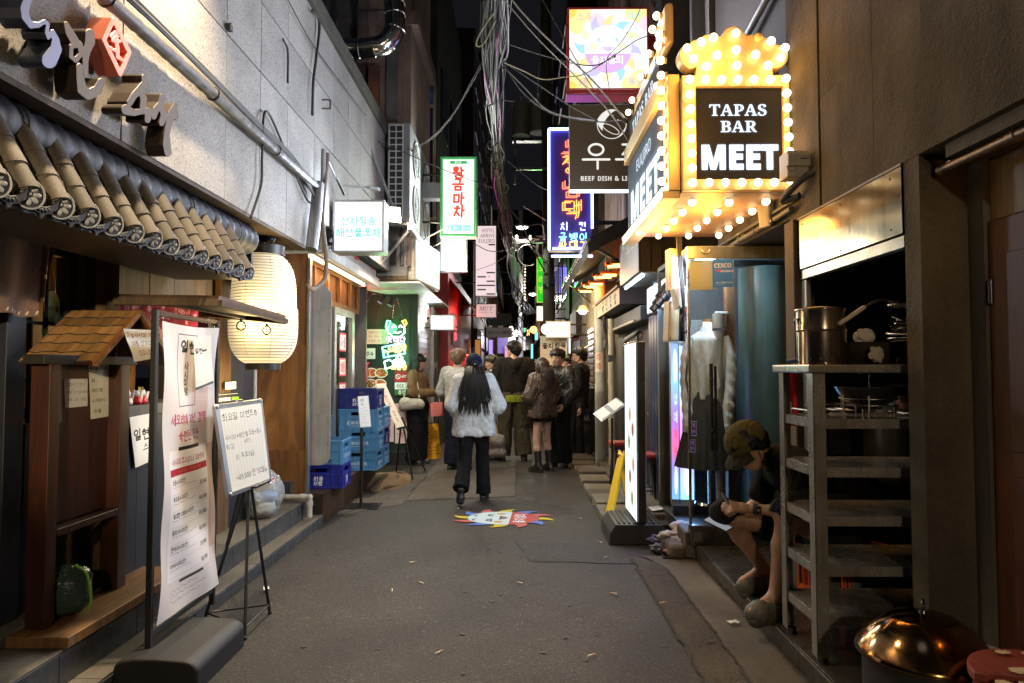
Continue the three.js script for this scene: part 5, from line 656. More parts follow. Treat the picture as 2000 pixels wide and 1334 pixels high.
{// lane side beyond: tiled corner, shutters, red restaurant, further fronts
  const t=thing('tiled_corner_shop','white tiled shop corner with steel shutter past the green wall','shop front'),X=-1.66,tm=[0,1].map((k)=>mat([0.42-0.05*k,0.44-0.05*k,0.44-0.05*k],0.3,{map:T_dirt})),r=rng(4);
  part(t,'wall',B2(-3,X-0.02,0,2.64,-10.8,-14.2),M.greyDark);for (let i=0;i<9;i++) for (let j=0;j<16;j++) part(t,'tile',R2(X-0.02,X,1.2+j*0.09,1.284+j*0.09,-10.85-i*0.2-(j % 2)*0.1,-10.85-i*0.2-(j % 2)*0.1-0.194,0.002),tm[Math.floor(r()*2)]);
  for (let j=0;j<10;j++) part(t,'shutter_slat',R2(X-0.01,X+0.012,0.05+j*0.11,0.155+j*0.11,-10.85,-12.7,0.004),M.grey);part(t,'post',R2(X-0.02,X+0.04,0,2.64,-12.75,-12.85),M.white);part(t,'notice_board',R2(X,X+0.02,0.7,1.6,-12.95,-13.6),M.grey);part(t,'hand_sign',quad([X+0.03,2.3,-10.9],[X+0.03,2.3,-11.9],[X+0.03,2.62,-11.9],[X+0.03,2.62,-10.9]),printMat(paperTex(256,96,(x)=>write(x,'을지식당',20,20,52,{w:0.09,color:'#b84a34',hand:0.1}),'#cfc8bc')));
  const l=thing('globe_lamps','pair of round white globe lamps under the canopy by the tiled corner','lamp');for (const [px,py,d] of [[808,588,11.4],[830,599,11.8]]){const p=at(px,py,d);part(l,'globe',sp(0.06,...p),glow([0.92,1,0.98],5));part(l,'stem',rod([p[0],p[1]+0.05,p[2]],[p[0],2.64,p[2]],0.008),M.black);point(0xeafff8,0.7,p,3,l);}
  const f=thing('folding_screens','tall folded screens and boards leaning by the tiled corner','boards');for (let k=0;k<5;k++) part(f,'board',R2(-1.6+0.02*k,-1.56+0.02*k,0.02,1.5-0.1*(k % 2),-12.9-k*0.22,-13.05-k*0.22),k % 2?M.woodGrey:M.greyDark);
  lightbox('small_white_lightbox','small white rounded lightbox over the heads beside the red restaurant','sign',[840,615,887,645],12.0,bgTex(256,160,'#ffffff',(x)=>{write(x,'생맥주',60,28,40,{color:'#b9c3cf',w:0.1});write(x,'을지로골목집',40,88,30,{color:'#b4bec9',w:0.1});}),{I:1.25,light:[0xf4faff,12],wall:-1.66,frame:M.white});
  const rr=thing('red_restaurant','red glowing restaurant front past the white lightbox','shop front'),rm=mat([0.42,0.03,0.03],0.55,{map:T_dirt}),RX=-1.5;part(rr,'wall',B2(-3,RX,0,3.6,-14.25,-21),rm);part(rr,'awning',[bx(0.7,0.03,5.8,RX+0.2,3.15,-17.4,0,0,-0.9)],mat([0.05,0.03,0.03],0.6));part(rr,'name_panel',quad([RX+0.02,2.0,-15],[RX+0.02,2.0,-17],[RX+0.02,2.7,-17],[RX+0.02,2.7,-15]),mat([0.1,0.01,0.01],0.6));part(rr,'neon_word',neonGeo('흥',0.5,0.02).rotateY(Math.PI/2).translate(RX+0.04,2.62,-15.2),glow([1,0.05,0.08],2.5));const tb=part(rr,'lamp_tube',rod([RX+0.05,1.82,-14.6],[RX+0.05,1.86,-19],0.02),glow([1,0.1,0.06],5));const al=new THREE.RectAreaLight(0xff2418,10,4.2,0.1);al.position.set(RX+0.12,1.82,-17);scene.add(al);al.lookAt(RX-0.4,1.0,-17);part(rr,'doorway',B2(RX+0.002,RX+0.012,0.05,1.75,-15.2,-16.6),mat([0.5,0.02,0.02],0.4));point(0xff3020,0.8,[RX+0.35,2.9,-16.2],4,rr);
}
lightbox('golden_cart_sign','upright white lightbox with green border and red brush syllables','sign',[860,306,931,462],10.0,bgTex(256,560,'#fcfdfb',(x,W,H)=>{x.strokeStyle='#3fa65a';x.lineWidth=14;x.strokeRect(5,5,W-10,H-10);x.fillStyle='#3fa65a';x.beginPath();x.roundRect(64,22,128,22,10);x.fill();write(x,'을지로',98,25,16,{color:'#fff',w:0.13});write(x,'황금마차',88,64,82,{vert:true,color:'#d9442a',w:0.17,hand:0.13,gap:0.12});[34,98,162].forEach((a,i)=>{x.fillStyle='#86cbe6';x.fillRect(a,486,58,42);write(x,['소주','맥주','막걸리'][i],a+4,498,20,{color:'#d8f0fa',w:0.12,narrow:0.8});});}),{I:1.15,light:[0xf2fff6,9],frame:mat([0.1,0.35,0.16],0.4),body:M.cream,thick:0.22,wall:-1.7});
lightbox('pale_blue_sign','pale blue lightbox banner half hidden under the green bordered sign','sign',[859,464,912,531],11.2,bgTex(256,300,'#e9fbff',(x)=>{write(x,'이모네',60,90,44,{color:'#a8d4e4',w:0.1,hand:0.1});x.strokeStyle='#a9d7e8';x.lineWidth=4;x.strokeRect(190,150,36,50);x.strokeRect(40,170,34,34);scrawl(x,40,230,170,40,'#b8dfea',2,4,4);x.fillStyle='#cdeef8';x.fillRect(0,0,256,22);}),{I:1.15,light:[0xdff6ff,6],wall:-1.7});
{// dark paper-shop signboard, unlit
  const d=12.2,a=at(786,160,d),b=at(848,425,d),t=thing('paper_shop_sign','tall unlit navy signboard with a wallpaper shop name beside the pink building','sign'),tx=bgTex(256,1024,'#1c1f5a',(x,W)=>{x.fillStyle='#3c6fc0';x.fillRect(0,0,W,190);write(x,'SUNGMIN PAPER',-36,70,48,{color:'#b8c4d8',font:'serif',narrow:0.82});x.strokeStyle='#caa08a';x.lineWidth=26;x.beginPath();x.moveTo(-20,330);x.bezierCurveTo(40,120,160,170,256,190);x.stroke();x.fillStyle='#b765a8';x.beginPath();x.ellipse(40,280,30,60,0.5,0,7);x.fill();['장','판','벽','지'].forEach((c,i)=>write(x,c,60,400+i*150,120,{color:'#e4dcd8',w:0.15}));});
  part(t,'casing',B2(a[0],b[0],b[1],a[1],-d-0.01,-d-0.25),M.cream);part(t,'face',quad([a[0],b[1],-d],[b[0],b[1],-d],[b[0],a[1],-d],[a[0],a[1],-d]),printMat(tx,0.4));part(t,'rim',[R2(b[0]-0.03,b[0]+0.02,b[1],a[1],-d+0.02,-d-0.02),R2(a[0],b[0],a[1]-0.02,a[1]+0.03,-d+0.02,-d-0.02)],M.cream);
  const bar_=thing('steel_bracket','grey steel box arm carrying the green bordered sign','bracket'),p=at(838,382,10.4),q=at(862,382,10.1);part(bar_,'beam',R2(-1.7,q[0]+0.02,p[1]-0.12,p[1]+0.12,-10.08,-10.3,0.01),M.grey);part(bar_,'plate',R2(-1.72,-1.68,p[1]-0.16,p[1]+0.16,-10.02,-10.36,0.004),M.darkMetal);
}
// ================= right: concrete building =================
const RX=1.75;
const T_streak=dtex(512,1024,(u,v,c)=>{const a=fbm(u*5,v*4,4,5,3),b=fbm(u*26,v*1,26,3,9),g=vn(u*300,v*600,300,5);const k=168+120*(a-0.5)+46*(b-0.5)+36*(g-0.5);c[0]=k;c[1]=k*0.97;c[2]=k*0.9;},true,0.45);
const conc2=mat([0.16,0.143,0.112],0.95,{map:T_streak,bumpMap:T_concB,bumpScale:0.008});
{
  const t=thing('concrete_building','rough dark concrete building with doorway and open kitchen bay at right','building');
  part(t,'upper_wall',[B2(RX,2.8,2.42,9,1.6,-3.35),B2(RX+0.006,2.8,2.42,9,-3.365,-3.95),B2(RX,2.8,2.42,9,-3.965,-4.42)],conc2);
  part(t,'wall_joint',[B2(RX+0.012,2.79,2.42,9,-3.35,-3.365),B2(RX+0.012,2.79,2.42,9,-3.95,-3.965)],M.concDark);
  part(t,'pier',B2(RX,2.3,0.0,2.417,-2.98,-3.1),conc2);part(t,'door_jamb',B2(1.956,2.3,0,2.417,-2.88,-2.977),M.concDark);part(t,'recess_ceiling',B2(RX+0.03,2.5,2.36,2.415,1.6,-2.84),M.concDark);part(t,'near_wall',B2(RX,2.4,0,2.417,1.6,-1.2),conc2);
  const d=part(t,'door',R2(1.97,2.0,0.1,2.1,-1.9,-2.878,0.01),mat([0.2,0.07,0.02],0.5,{map:T_wood}));part(d,'door_panel',[R2(1.96,1.97,1.15,1.95,-2.1,-2.76,0.01),R2(1.96,1.97,0.25,1.05,-2.1,-2.76,0.01)],mat([0.18,0.06,0.018],0.5,{map:T_wood}));part(d,'door_hinge',[cy(0.012,0.012,0.1,1.965,1.8,-2.86)],M.darkMetal);
  part(t,'door_header',R2(1.985,2.3,2.1,2.358,-1.3,-2.878),mat([0.42,0.34,0.16],0.5,{map:T_wood}));part(t,'door_wall',B2(2.08,2.3,0,2.1,-1.2,-1.9),M.concDark);
  const h=part(t,'steel_header',R2(RX-0.008,RX-0.002,2.095,2.405,-3.105,-4.27,0.002),mat([0.13,0.122,0.1],0.26,{metal:1,roughnessMap:N_((u,v,c)=>grey(120+90*(fbm(u*5,v*5,5,4,4)-0.3)+60*(fbm(u*40,v*3,40,2,1)-0.5),c)),map:T_dirt}));for (const [a,b] of [[3.2,2.13],[3.2,2.37],[3.7,2.12],[3.7,2.37],[4.2,2.14],[4.2,2.37]]) part(h,'screw',sp(0.006,RX-0.009,b,-a,0.5,1,1,8),M.black);
  part(t,'shutter_rail',[R2(RX,RX+0.06,2.03,2.09,-3.105,-4.27),rod([RX+0.02,2.035,-3.11],[RX+0.02,2.035,-4.26],0.014)],M.darkMetal);part(t,'header_edge',R2(RX-0.012,RX+0.02,2.406,2.42,-3.1,-4.28),M.black);
  part(t,'bay_post',[R2(RX-0.03,RX+0.1,0.12,2.42,-4.28,-4.43,0.01)],mat([0.2,0.16,0.11],0.8,{map:T_conc}));part(t,'shutter_guide',[R2(RX+0.01,RX+0.04,0.12,2.09,-4.2,-4.27)],M.alu);
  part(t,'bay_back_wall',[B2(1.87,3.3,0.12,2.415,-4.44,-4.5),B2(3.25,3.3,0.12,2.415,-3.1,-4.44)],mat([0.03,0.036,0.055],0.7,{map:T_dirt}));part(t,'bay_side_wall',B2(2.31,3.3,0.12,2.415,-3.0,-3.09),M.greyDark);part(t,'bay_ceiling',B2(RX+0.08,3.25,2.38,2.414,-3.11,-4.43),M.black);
  part(t,'perforated_plate',R2(1.99,2.13,0.93,1.26,-4.425,-4.438),mat([0.32,0.27,0.18],0.6,{map:T_dirt}));for (let k=0;k<10;k++) part(t,'plate_hole',xf(new THREE.CircleGeometry(0.008,10),2.01+0.08*(k % 2)+0.03*(k % 3),0.97+0.028*k,-4.4235),M.black);
  part(t,'elbow_pipe',tube([[2.06,1.1,-4.4],[1.97,1.1,-4.38],[1.93,1.07,-4.37],[1.92,0.98,-4.37],[1.92,0.3,-4.37]],0.034,40,14),M.grey);part(t,'gas_tank',lathe([[0.001,0],[0.16,0.02],[0.18,0.1],[0.18,0.5],[0.14,0.6],[0.001,0.64]],24).translate(2.3,0.75,-4.22),mat([0.16,0.17,0.16],0.35,{metal:0.5,map:T_dirt}));
  part(t,'switch_box',[R2(1.93,2.02,1.62,1.78,-4.42,-4.44,0.005)],M.cream);part(t,'wall_cabinet',R2(2.05,2.5,0.12,0.85,-4.3,-4.44),M.greyDark);
}
{const t=thing('conduit_bar','brown steel pipe on brackets under the doorway lintel at right','pipe');part(t,'pipe',[rod([1.82,2.335,-2.93],[1.82,2.335,-1.3],0.021,0.021,14),cy(0.025,0.025,0.04,1.82,2.335,-2.5,Math.PI/2),sp(0.026,1.82,2.335,-2.93)],mat([0.2,0.13,0.08],0.4,{metal:0.6,map:T_dirt}));for (const z of [-2.86,-2.35]) part(t,'bracket',R2(1.81,1.83,2.33,2.36,z,z-0.025),M.steel);
  const l=thing('door_lamp','small warm lamp over the doorway at far right','lamp',[1.93,2.16,-2.0]);part(l,'bulb',sp(0.03),glow([1,0.62,0.25],4));part(l,'holder',cy(0.02,0.03,0.05,0,0.045,0),M.black);point(0xffa040,0.14,[0,0,0],2,l);}
{const t=thing('added_kiosk_spotlight','narrow unseen spotlight added behind the viewpoint to brighten the menu kiosk','lamp',[1.2,3.0,5.1]);part(t,'housing',rb(0.1,0.16,0.22,0.01,0,0,0,0,0,0.6),M.black);part(t,'lens',bx(0.006,0.12,0.18,-0.05,-0.03,0,0,0,0.6),glow([1,0.85,0.55],6));part(t,'bracket',rod([0.0,0,0],[0.05,0.03,0.08],0.014),M.black);const s=new THREE.SpotLight(0xffe6b8,120,0,0.09,0.7);s.position.set(1.08,2.95,5.0);s.target.position.set(-2.25,1.45,-3.6);s.castShadow=true;s.shadow.radius=3;scene.add(s,s.target);}  // unseen spotlight added to brighten the kiosk roof
{// tiled step
  const t=thing('entrance_step','low grey tiled step with a bright metal nosing where the man sits','step'),r=rng(3),tm=[0,1].map((k)=>mat([0.21-0.02*k,0.2-0.02*k,0.18-0.02*k],0.45,{map:T_tile,roughnessMap:T_rough}));
  part(t,'core',B2(1.372,3.3,0,0.108,1.6,-5.33),M.concDark);
  for (let k=0;k<12;k++){const z0=1.4-k*0.6,z1=Math.max(z0-0.596,-5.33);if (z0>-5.3){for (let c=0;c<2;c++) part(t,'tile',R2(1.363+c*0.6,1.958+c*0.6,0.1085,0.12+0.001*r(),z0,z1,0.002),tm[(k+c) % 2]);part(t,'riser_tile',R2(1.357,1.371,0.004,0.1075,z0,z1,0.002),tm[k % 2]);}}
  part(t,'nosing',B2(1.354,1.362,0.112,0.1215,1.6,-5.33),M.chrome);
}
// ================= marquee sign =================
{
  const t=thing('marquee_sign','golden marquee sign with crown top and glowing bulbs jutting from the concrete wall','sign'),gold=mat([0.78,0.57,0.27],0.42,{metal:0.25}),blk=mat([0.016,0.018,0.022],0.35),Z=-4.4,k=-Z/F;
  const P=(px,py)=>{const p=at(px,py,4.4);return [p[0],p[1]];};
  const [xl,yb]=P(1332,374),[xr,yt]=P(1538,150),xi0=P(1358,300)[0],xi1=P(1528,300)[0],yi0=P(1450,346)[1],yi1=P(1450,172)[1],XL=1.0;
  part(t,'box_body',[B2(xl+0.004,RX-0.003,yb+0.006,3.3,Z-0.006,-5.9)],blk);
  part(t,'front_frame',[R2(xl,xi0,yb,yt,Z+0.03,Z-0.02),R2(xi1,xr,yb,yt,Z+0.03,Z-0.02),R2(xi0,xi1,yb,yi0-0.02,Z+0.03,Z-0.02),R2(xi0,xi1,yi1,yt,Z+0.03,Z-0.02)],gold);
  const lw=signMat(ctex(700,720,(x,W,H)=>{x.fillStyle='#07090c';x.fillRect(0,0,W,H);x.shadowColor='#8fc4ee';x.shadowBlur=18;write(x,'TAPAS',350,110,118,{font:'bold serif',color:'#eefaff',align:'center',narrow:1.12});write(x,'BAR',350,240,118,{font:'bold serif',color:'#eefaff',align:'center',narrow:1.12});x.font='bold 228px sans-serif';x.fillStyle=x.strokeStyle='#f4fcff';x.lineWidth=14;x.save();x.translate(36,636);x.scale(630/x.measureText('MEET').width,1.12);x.fillText('MEET',0,0);x.strokeText('MEET',0,0);x.restore();}),1.35,0x0c0c0c);
  part(t,'front_panel',quad([xi0,yi0-0.015,Z+0.0],[xi1,yi0-0.015,Z],[xi1,yi1,Z],[xi0,yi1,Z]),lw);
  area(0.5,0.35,0xcfe8ff,0.8,[(xi0+xi1)/2,2.9,Z+0.05],[1.4,2.9,0]);
  // crown
  const c=new THREE.Shape();const C=(px,py)=>P(px,py);const cp=[[1358,150],[1360,132],[1345,136],[1332,126],[1326,112],[1330,98],[1344,92],[1352,84],[1366,80],[1376,73],[1392,72],[1408,76],[1416,62],[1432,56],[1446,62],[1454,74],[1466,72],[1484,74],[1496,80],[1508,81],[1514,92],[1528,94],[1535,106],[1534,120],[1524,132],[1508,134],[1504,130],[1506,150]];
  const sc=new THREE.CatmullRomCurve3(cp.map(([a,b])=>V(...C(a,b),0)),false,'catmullrom',0.4).getPoints(110);c.setFromPoints(sc.map((p)=>new THREE.Vector2(p.x,p.y)));part(t,'crown',new THREE.ExtrudeGeometry(c,{depth:0.09,bevelEnabled:true,bevelSize:0.006,bevelThickness:0.006,bevelSegments:2}).translate(0,0,Z-0.07),gold);
  // road side: panels with letter halo and reflected blue-grey painted in, lit ledge between
  const panel=(y0,y1,d0,d1,tx)=>part(t,'side_panel',quad([XL-0.012,y0,-d1],[XL-0.012,y0,-d0],[XL-0.012,y1,-d0],[XL-0.012,y1,-d1]),signMat(tx,1.15,0x181818));
  part(t,'side_body',[R2(XL-0.008,xl,yb+0.02,3.3,-4.62,-6.2)],mat([0.05,0.055,0.07],0.5));part(t,'side_header',R2(XL-0.008,xl+0.1,3.47,3.7,-4.8,-6.1),blk);part(t,'header_core',B2(XL+0.06,RX-0.02,3.302,3.46,-4.5,-5.9),blk);  // side body tinted lighter and bluish for its reflection
  panel(yb+0.06,3.32,4.66,6.16,ctex(900,430,(x,W,H)=>{x.fillStyle='#2a3646';x.fillRect(0,0,W,H);x.shadowColor='#9fd0ff';x.shadowBlur=40;write(x,'EULJIRO',450,46,84,{font:'sans-serif',color:'#eaf6ff',align:'center',narrow:1.2});x.font='bold 250px sans-serif';x.fillStyle=x.strokeStyle='#fbfeff';x.lineWidth=12;x.save();x.translate(70,380);x.scale(760/x.measureText('MEET').width,1);x.fillText('MEET',0,0);x.strokeText('MEET',0,0);x.restore();}));
  panel(3.49,3.68,4.84,6.06,ctex(900,150,(x,W,H)=>{x.fillStyle='#10141c';x.fillRect(0,0,W,H);write(x,'TAPAS BAR',450,22,106,{font:'bold serif',color:'#f2f8ff',align:'center',narrow:1.05});}));
  area(1.3,0.5,0xd4e8ff,18,[XL-0.05,2.9,-5.4],[-3,2.9,-5.4]);
  part(t,'ledge',[R2(XL-0.05,xl,3.325,3.46,-4.6,-6.15),R2(XL-0.06,xl,yb-0.03,yb+0.02,-4.45,-6.2),R2(XL-0.02,xl,yb+0.02,3.42,-4.44,-4.61)],gold);
  const tb=part(t,'ledge_lamp',[rod([XL-0.045,yb+0.035,-4.5],[XL-0.045,yb+0.035,-6.2],0.02)],glow([1,0.84,0.5],5));part(t,'side_crown',[R2(XL+0.0,XL+0.06,3.7,4.0,-4.6,-4.95,0.03),cy(0.1,0.1,0.06,XL+0.03,3.86,-5.3,0,0,Math.PI/2,28),R2(XL+0.0,XL+0.06,3.7,3.82,-4.95,-5.9,0.03)],gold);
  const al=new THREE.RectAreaLight(0xffca70,7,0.06,1.7);al.position.set(XL-0.08,yb,-5.35);scene.add(al);al.lookAt(XL-0.5,-1,-5.35);
  // bulbs
  const bulbG=sp(0.027,0,0,0.03,1,1,1,16),holdG=cy(0.02,0.022,0.02,0,0,0.004,Math.PI/2,0,0,12),bm=glow([1,0.74,0.4],5.5),off=mat([0.75,0.55,0.25],0.3);let n=0;
  const bulb=(pos,q,m=bm)=>{const b=part(t,'bulb',bulbG,m);b.position.set(...pos);if (q) b.rotation.set(...q);const h=part(b,'socket',holdG,gold);n++;};
  const fr=[];for (let i=0;i<8;i++){fr.push([1342+i*0.9,163+i*28.4]);if (i) fr.push([1528+1.35*i,161+i*28.2]);} fr.push([1528,161]);for (let i=0;i<5;i++){fr.push([1373+i*31.2,163]);fr.push([1380+i*31.4,361.5]);}
  for (const [a,b] of fr) bulb([...P(a,b),Z+0.03]);
  [[1338,102],[1350,122],[1365,90],[1389,81],[1432,73],[1500,88],[1527,101],[1519,120],[1396,115],[1433,105],[1470,114],[1375,137],[1434,135],[1494,135]].forEach(([a,b])=>bulb([...P(a,b),Z+0.024]));bulb([...P(1476,80),Z+0.024],null,off);
  for (let i=0;i<9;i++) bulb([XL-0.02,mixn(3.55,yb+0.1,i/8)+0.0,-4.52],[0,-Math.PI/2,0]);// corner column, road side
  [[4.7,3.95],[4.85,3.93],[5.0,3.82],[5.35,3.8],[5.75,3.77],[5.95,3.74],[4.66,3.72],[4.7,3.45],[4.62,3.78]].forEach(([d,y])=>bulb([XL-0.01,y,-d],[0,-Math.PI/2,0]));
  const under=[[1352,396],[1424,396],[1496,394],[1333,415],[1401,415],[1469,413],[1316,432],[1380,431],[1445,430],[1301,447],[1362,446],[1423,446],[1286,461],[1345,461],[1404,460],[1248,454]];
  for (const [a,b] of under){const p=onY(a,b,yb-0.03);bulb([p[0],yb+0.002,p[2]],[Math.PI/2,0,0]);}
  const soff=part(t,'soffit',B2(xl+0.003,RX-0.004,yb-0.002,yb+0.005,Z-0.02,-5.92),mat([0.4,0.3,0.26],0.5));
  for (const [p,I] of [[[1.2,3.5,-4.15],0.35],[[1.1,2.95,-4.2],0.3],[[1.35,2.45,-4.9],0.6],[[0.88,3.2,-4.7],0.5],[[1.2,2.45,-5.6],0.6],[[1.67,2.9,-4.24],0.1],[[1.67,3.35,-4.24],0.1]]) point(0xffb04a,I,p,6);
}
{// beam, boxes and pipes beside the sign
  const t=thing('soffit_beam','ochre lit beam with two pipes running under the marquee sign','beam');part(t,'beam',B2(RX,2.1,2.5,2.66,-4.43,-6.0),conc2);part(t,'soffit_slab',B2(RX+0.02,3.2,2.46,2.498,-4.43,-6.3),M.greyDark);part(t,'pipe',[rod([1.72,2.49,-4.3],[1.72,2.47,-5.9],0.02),rod([1.735,2.545,-4.25],[1.72,2.53,-5.9],0.014)],M.greyDark);for (let k=0;k<4;k++) part(t,'clamp',cy(0.025,0.025,0.02,1.72,2.485,-4.6-k*0.35,Math.PI/2),M.black);
  part(t,'junction_pipe',tube([[1.73,2.55,-4.2],[1.66,2.54,-4.3],[1.7,2.62,-4.1],[1.78,2.66,-4.0]],0.022,24,10),M.greyDark);
  const b=thing('meter_box','beige electric box with a round stamp on the concrete corner','electric box',[1.67,2.71,-4.13]);part(b,'box',rb(0.13,0.16,0.13,0.008),M.cream);part(b,'lid',rb(0.135,0.08,0.05,0.006,0.0,0.02,0.06),M.cream);part(b,'stamp',xf(new THREE.TorusGeometry(0.028,0.002,6,24),-0.04,-0.02,0.068),M.grey);part(b,'latch',rb(0.05,0.02,0.02,0.004,0.03,0.03,0.09),M.grey);
  const c=at(1497,420,4.7),w=thing('wall_antenna','flat cream antenna box tilted beneath the marquee sign','electric box',c,0.5);part(w,'panel',rb(0.06,0.17,0.1,0.01,0,0,0,0,0,0.15),M.cream);part(w,'arm',[rod([0.03,0,0],[0.2,-0.02,0.1],0.014)],M.darkMetal);
}
{// glass show window facing us
  const Z=-5.35,X0=at(1346,700,5.35)[0],X1=at(1545,700,5.35)[0],t=thing('show_window','tall frameless glass shop window in steel channel facing along the lane','shop window'),Y1=2.44;
  part(t,'pane',B2(X0,X1,0.27,2.34,Z-0.004,Z+0.004),glass(0xf6fbf8,{specularIntensity:0.4}));part(t,'sill',R2(X0-0.01,X1,0.12,0.27,Z-0.05,Z+0.02,0.004),M.steel);part(t,'head_channel',R2(X0-0.01,X1,2.34,Y1,Z-0.05,Z+0.02,0.004),mat([0.4,0.42,0.4],0.35,{metal:0.8,map:T_dirt}));part(t,'edge_trim',R2(X0-0.012,X0+0.008,0.27,2.34,Z-0.012,Z+0.012,0.003),M.chrome);
  part(t,'handle',[xf(new THREE.TorusGeometry(0.03,0.006,6,20,Math.PI),X0+0.13,2.41,Z+0.03,0,0,Math.PI)],M.chrome);part(t,'socket_plate',R2(X0+0.02,X0+0.08,0.15,0.22,Z+0.02,Z+0.026),M.grey);
  part(t,'back_wall',[B2(X0-0.0,2.9,0.12,2.44,-6.5,-6.55),B2(2.8,2.85,0.12,2.44,Z,-6.5)],mat([0.3,0.31,0.29],0.8,{map:T_conc}));part(t,'floor_plinth',B2(X0,2.8,0.0,0.2,Z-0.06,-6.5),M.greyDark);part(t,'ceiling',B2(X0,2.8,2.4,2.44,Z-0.06,-6.5),M.greyDark);
  part(t,'teal_reflection',[new THREE.CylinderGeometry(0.21,0.21,2.1,30,1,true,0,Math.PI*2).translate(2.12,1.3,-5.95)],mat([0.16,0.27,0.27],0.3,{map:T_dirt}));part(t,'timber_post',R2(1.7,1.77,0.2,2.4,-5.62,-5.7),mat([0.3,0.2,0.12],0.6,{map:T_wood}));part(t,'blind',B2(X0+0.02,X0+0.24,2.1,2.33,Z-0.03,Z-0.035),mat([0.5,0.48,0.36],0.7));  // teal cylinder stands in for a reflection in the glass
  part(t,'valve_pipe',[cy(0.05,0.05,0.12,1.63,1.87,-5.6),cy(0.042,0.042,0.06,1.63,1.76,-5.6),rod([1.63,1.75,-5.6],[1.63,0.4,-5.6],0.036),rod([1.6,1.93,-5.6],[1.7,1.93,-5.6],0.02)],M.grey);part(t,'fuse_box',R2(1.45,1.6,1.65,1.9,-5.9,-6.0),M.grey);
  part(t,'long_handle',[R2(1.475,1.5,0.85,1.52,Z+0.01,Z+0.035,0.004),R2(1.51,1.53,0.85,1.5,Z+0.01,Z+0.03,0.004),sp(0.012,1.487,1.4,Z+0.04),sp(0.012,1.487,1.0,Z+0.04)],M.darkMetal);
  const a=onX;sheetPaper('pest_sticker','blue pest control sticker with white capitals on the upper glass',at(1392,562,5.33),at(1433,560,5.33),at(1432,506,5.33),at(1391,507,5.33),bgTex(160,208,'#2f74e8',(x)=>{write(x,'CESCO',80,22,42,{font:'serif',color:'#f0f3fa',align:'center',narrow:0.95});write(x,'Members',108,76,22,{font:'serif',color:'#e8ecf6',align:'center'});x.fillStyle='#c8304a';x.fillRect(30,78,36,10);write(x,'세스코멤버스',24,166,15,{color:'#e0e6f4',w:0.1});write(x,'Zone',120,166,14,{color:'#e0e6f4',font:'sans-serif'});scrawl(x,24,184,70,12,'#c0cce8',1);}),'sticker',0);
  [[1352,822,852],[1350,858,884]].forEach(([px,y0,y1],i)=>sheetPaper('window_sticker',i?'lower small white square sticker at the left edge of the show window':'upper small white square sticker at the left edge of the show window',at(px-2,y1,5.335),at(px+9,y1,5.335),at(px+9,y0,5.335),at(px-2,y0,5.335),bgTex(64,96,'#3a34a8',(x)=>{x.strokeStyle='#c9c6f0';x.lineWidth=4;x.strokeRect(4,4,56,88);write(x,'키',14,12,34,{color:'#dcdaf8',w:0.12});write(x,'편리',10,56,20,{color:'#dcdaf8'});}),'sticker',0));
  {const c=part(t,'ceiling_lamp',cy(0.07,0.07,0.02,1.5,2.385,-5.5),glow([0.85,0.95,1],1.5));point(0xd4e6ff,1.4,[1.5,2.3,-5.5],4,t);}  // cool lamp added out of sight to brighten the window display
  // mannequin in shirt and skirt
  const m=thing('mannequin','headless mannequin in a pale blue shirt and dark pleated skirt behind glass','mannequin',[1.56,0.37,-5.68],-0.35);m.scale.set(0.8,1,0.8);
  part(m,'torso_form',lathe([[0.001,0.7],[0.13,0.72],[0.15,0.85],[0.115,1.05],[0.15,1.25],[0.14,1.36],[0.05,1.42],[0.048,1.5],[0.001,1.505]],28).scale(1,1,0.7),mat([0.55,0.52,0.42],0.6));part(m,'neck_cap',cy(0.05,0.05,0.02,0,1.512,0,0,0,0,24).scale(1,1,0.75),M.wood);part(m,'stand',[rod([0,0.02,0],[0,0.72,0],0.014),cy(0.14,0.15,0.02,0,0.01,0)],M.chrome);
  const sh=mat([0.66,0.73,0.8],0.85,{map:T_cloth,bumpMap:T_clothB,bumpScale:0.002}),fold=(a,y)=>0.01*Math.sin(a*7+y*9)+0.008*Math.sin(a*11-y*14);
  part(m,'shirt',grid(60,24,(u,v)=>{const a=u*6.283,y=mixn(0.86,1.42,v),r=(v>0.9?mixn(0.17,0.075,(v-0.9)/0.1):mixn(0.165,0.175,v))+fold(a,y);return [r*Math.cos(a)*1.06,y,r*Math.sin(a)*0.78];}),sh);
  part(m,'collar',grid(30,4,(u,v)=>{const a=0.5+u*5.3+1.1,r=0.062+0.035*(1-v);return [r*Math.cos(a),1.4+0.06*v-0.03*(1-v),r*Math.sin(a)];}),sh);const slv=(s)=>{const P=[[s*0.15,1.36,0],[s*0.21,1.22,0.01],[s*0.22,1.02,0.02],[s*0.2,0.8,0.06],[s*0.19,0.64,0.08]],c=new THREE.CatmullRomCurve3(P.map((p)=>V(...p))),g=new THREE.TubeGeometry(c,40,0.062,20);const q=g.attributes.position;for (let i=0;i<q.count;i++){const y=q.getY(i),f=0.006*Math.sin(y*60+q.getX(i)*40);q.setX(i,q.getX(i)+f);q.setZ(i,q.getZ(i)+f);} g.computeVertexNormals();return g;};
  part(m,'sleeve',slv(1),sh);part(m,'sleeve',slv(-1),sh);part(m,'cuff',[cy(0.064,0.07,0.06,0.19,0.63,0.08,0.2),cy(0.064,0.07,0.06,-0.19,0.63,0.08,0.2)],sh);
  part(m,'skirt',grid(96,10,(u,v)=>{const a=u*6.283,y=mixn(0.3,0.92,v),r=mixn(0.34,0.16,v)+0.012*Math.sin(a*24)*(1.2-v);return [r*Math.cos(a),y,r*Math.sin(a)*0.75];}),mat([0.035,0.036,0.04],0.85,{map:T_cloth}));
}
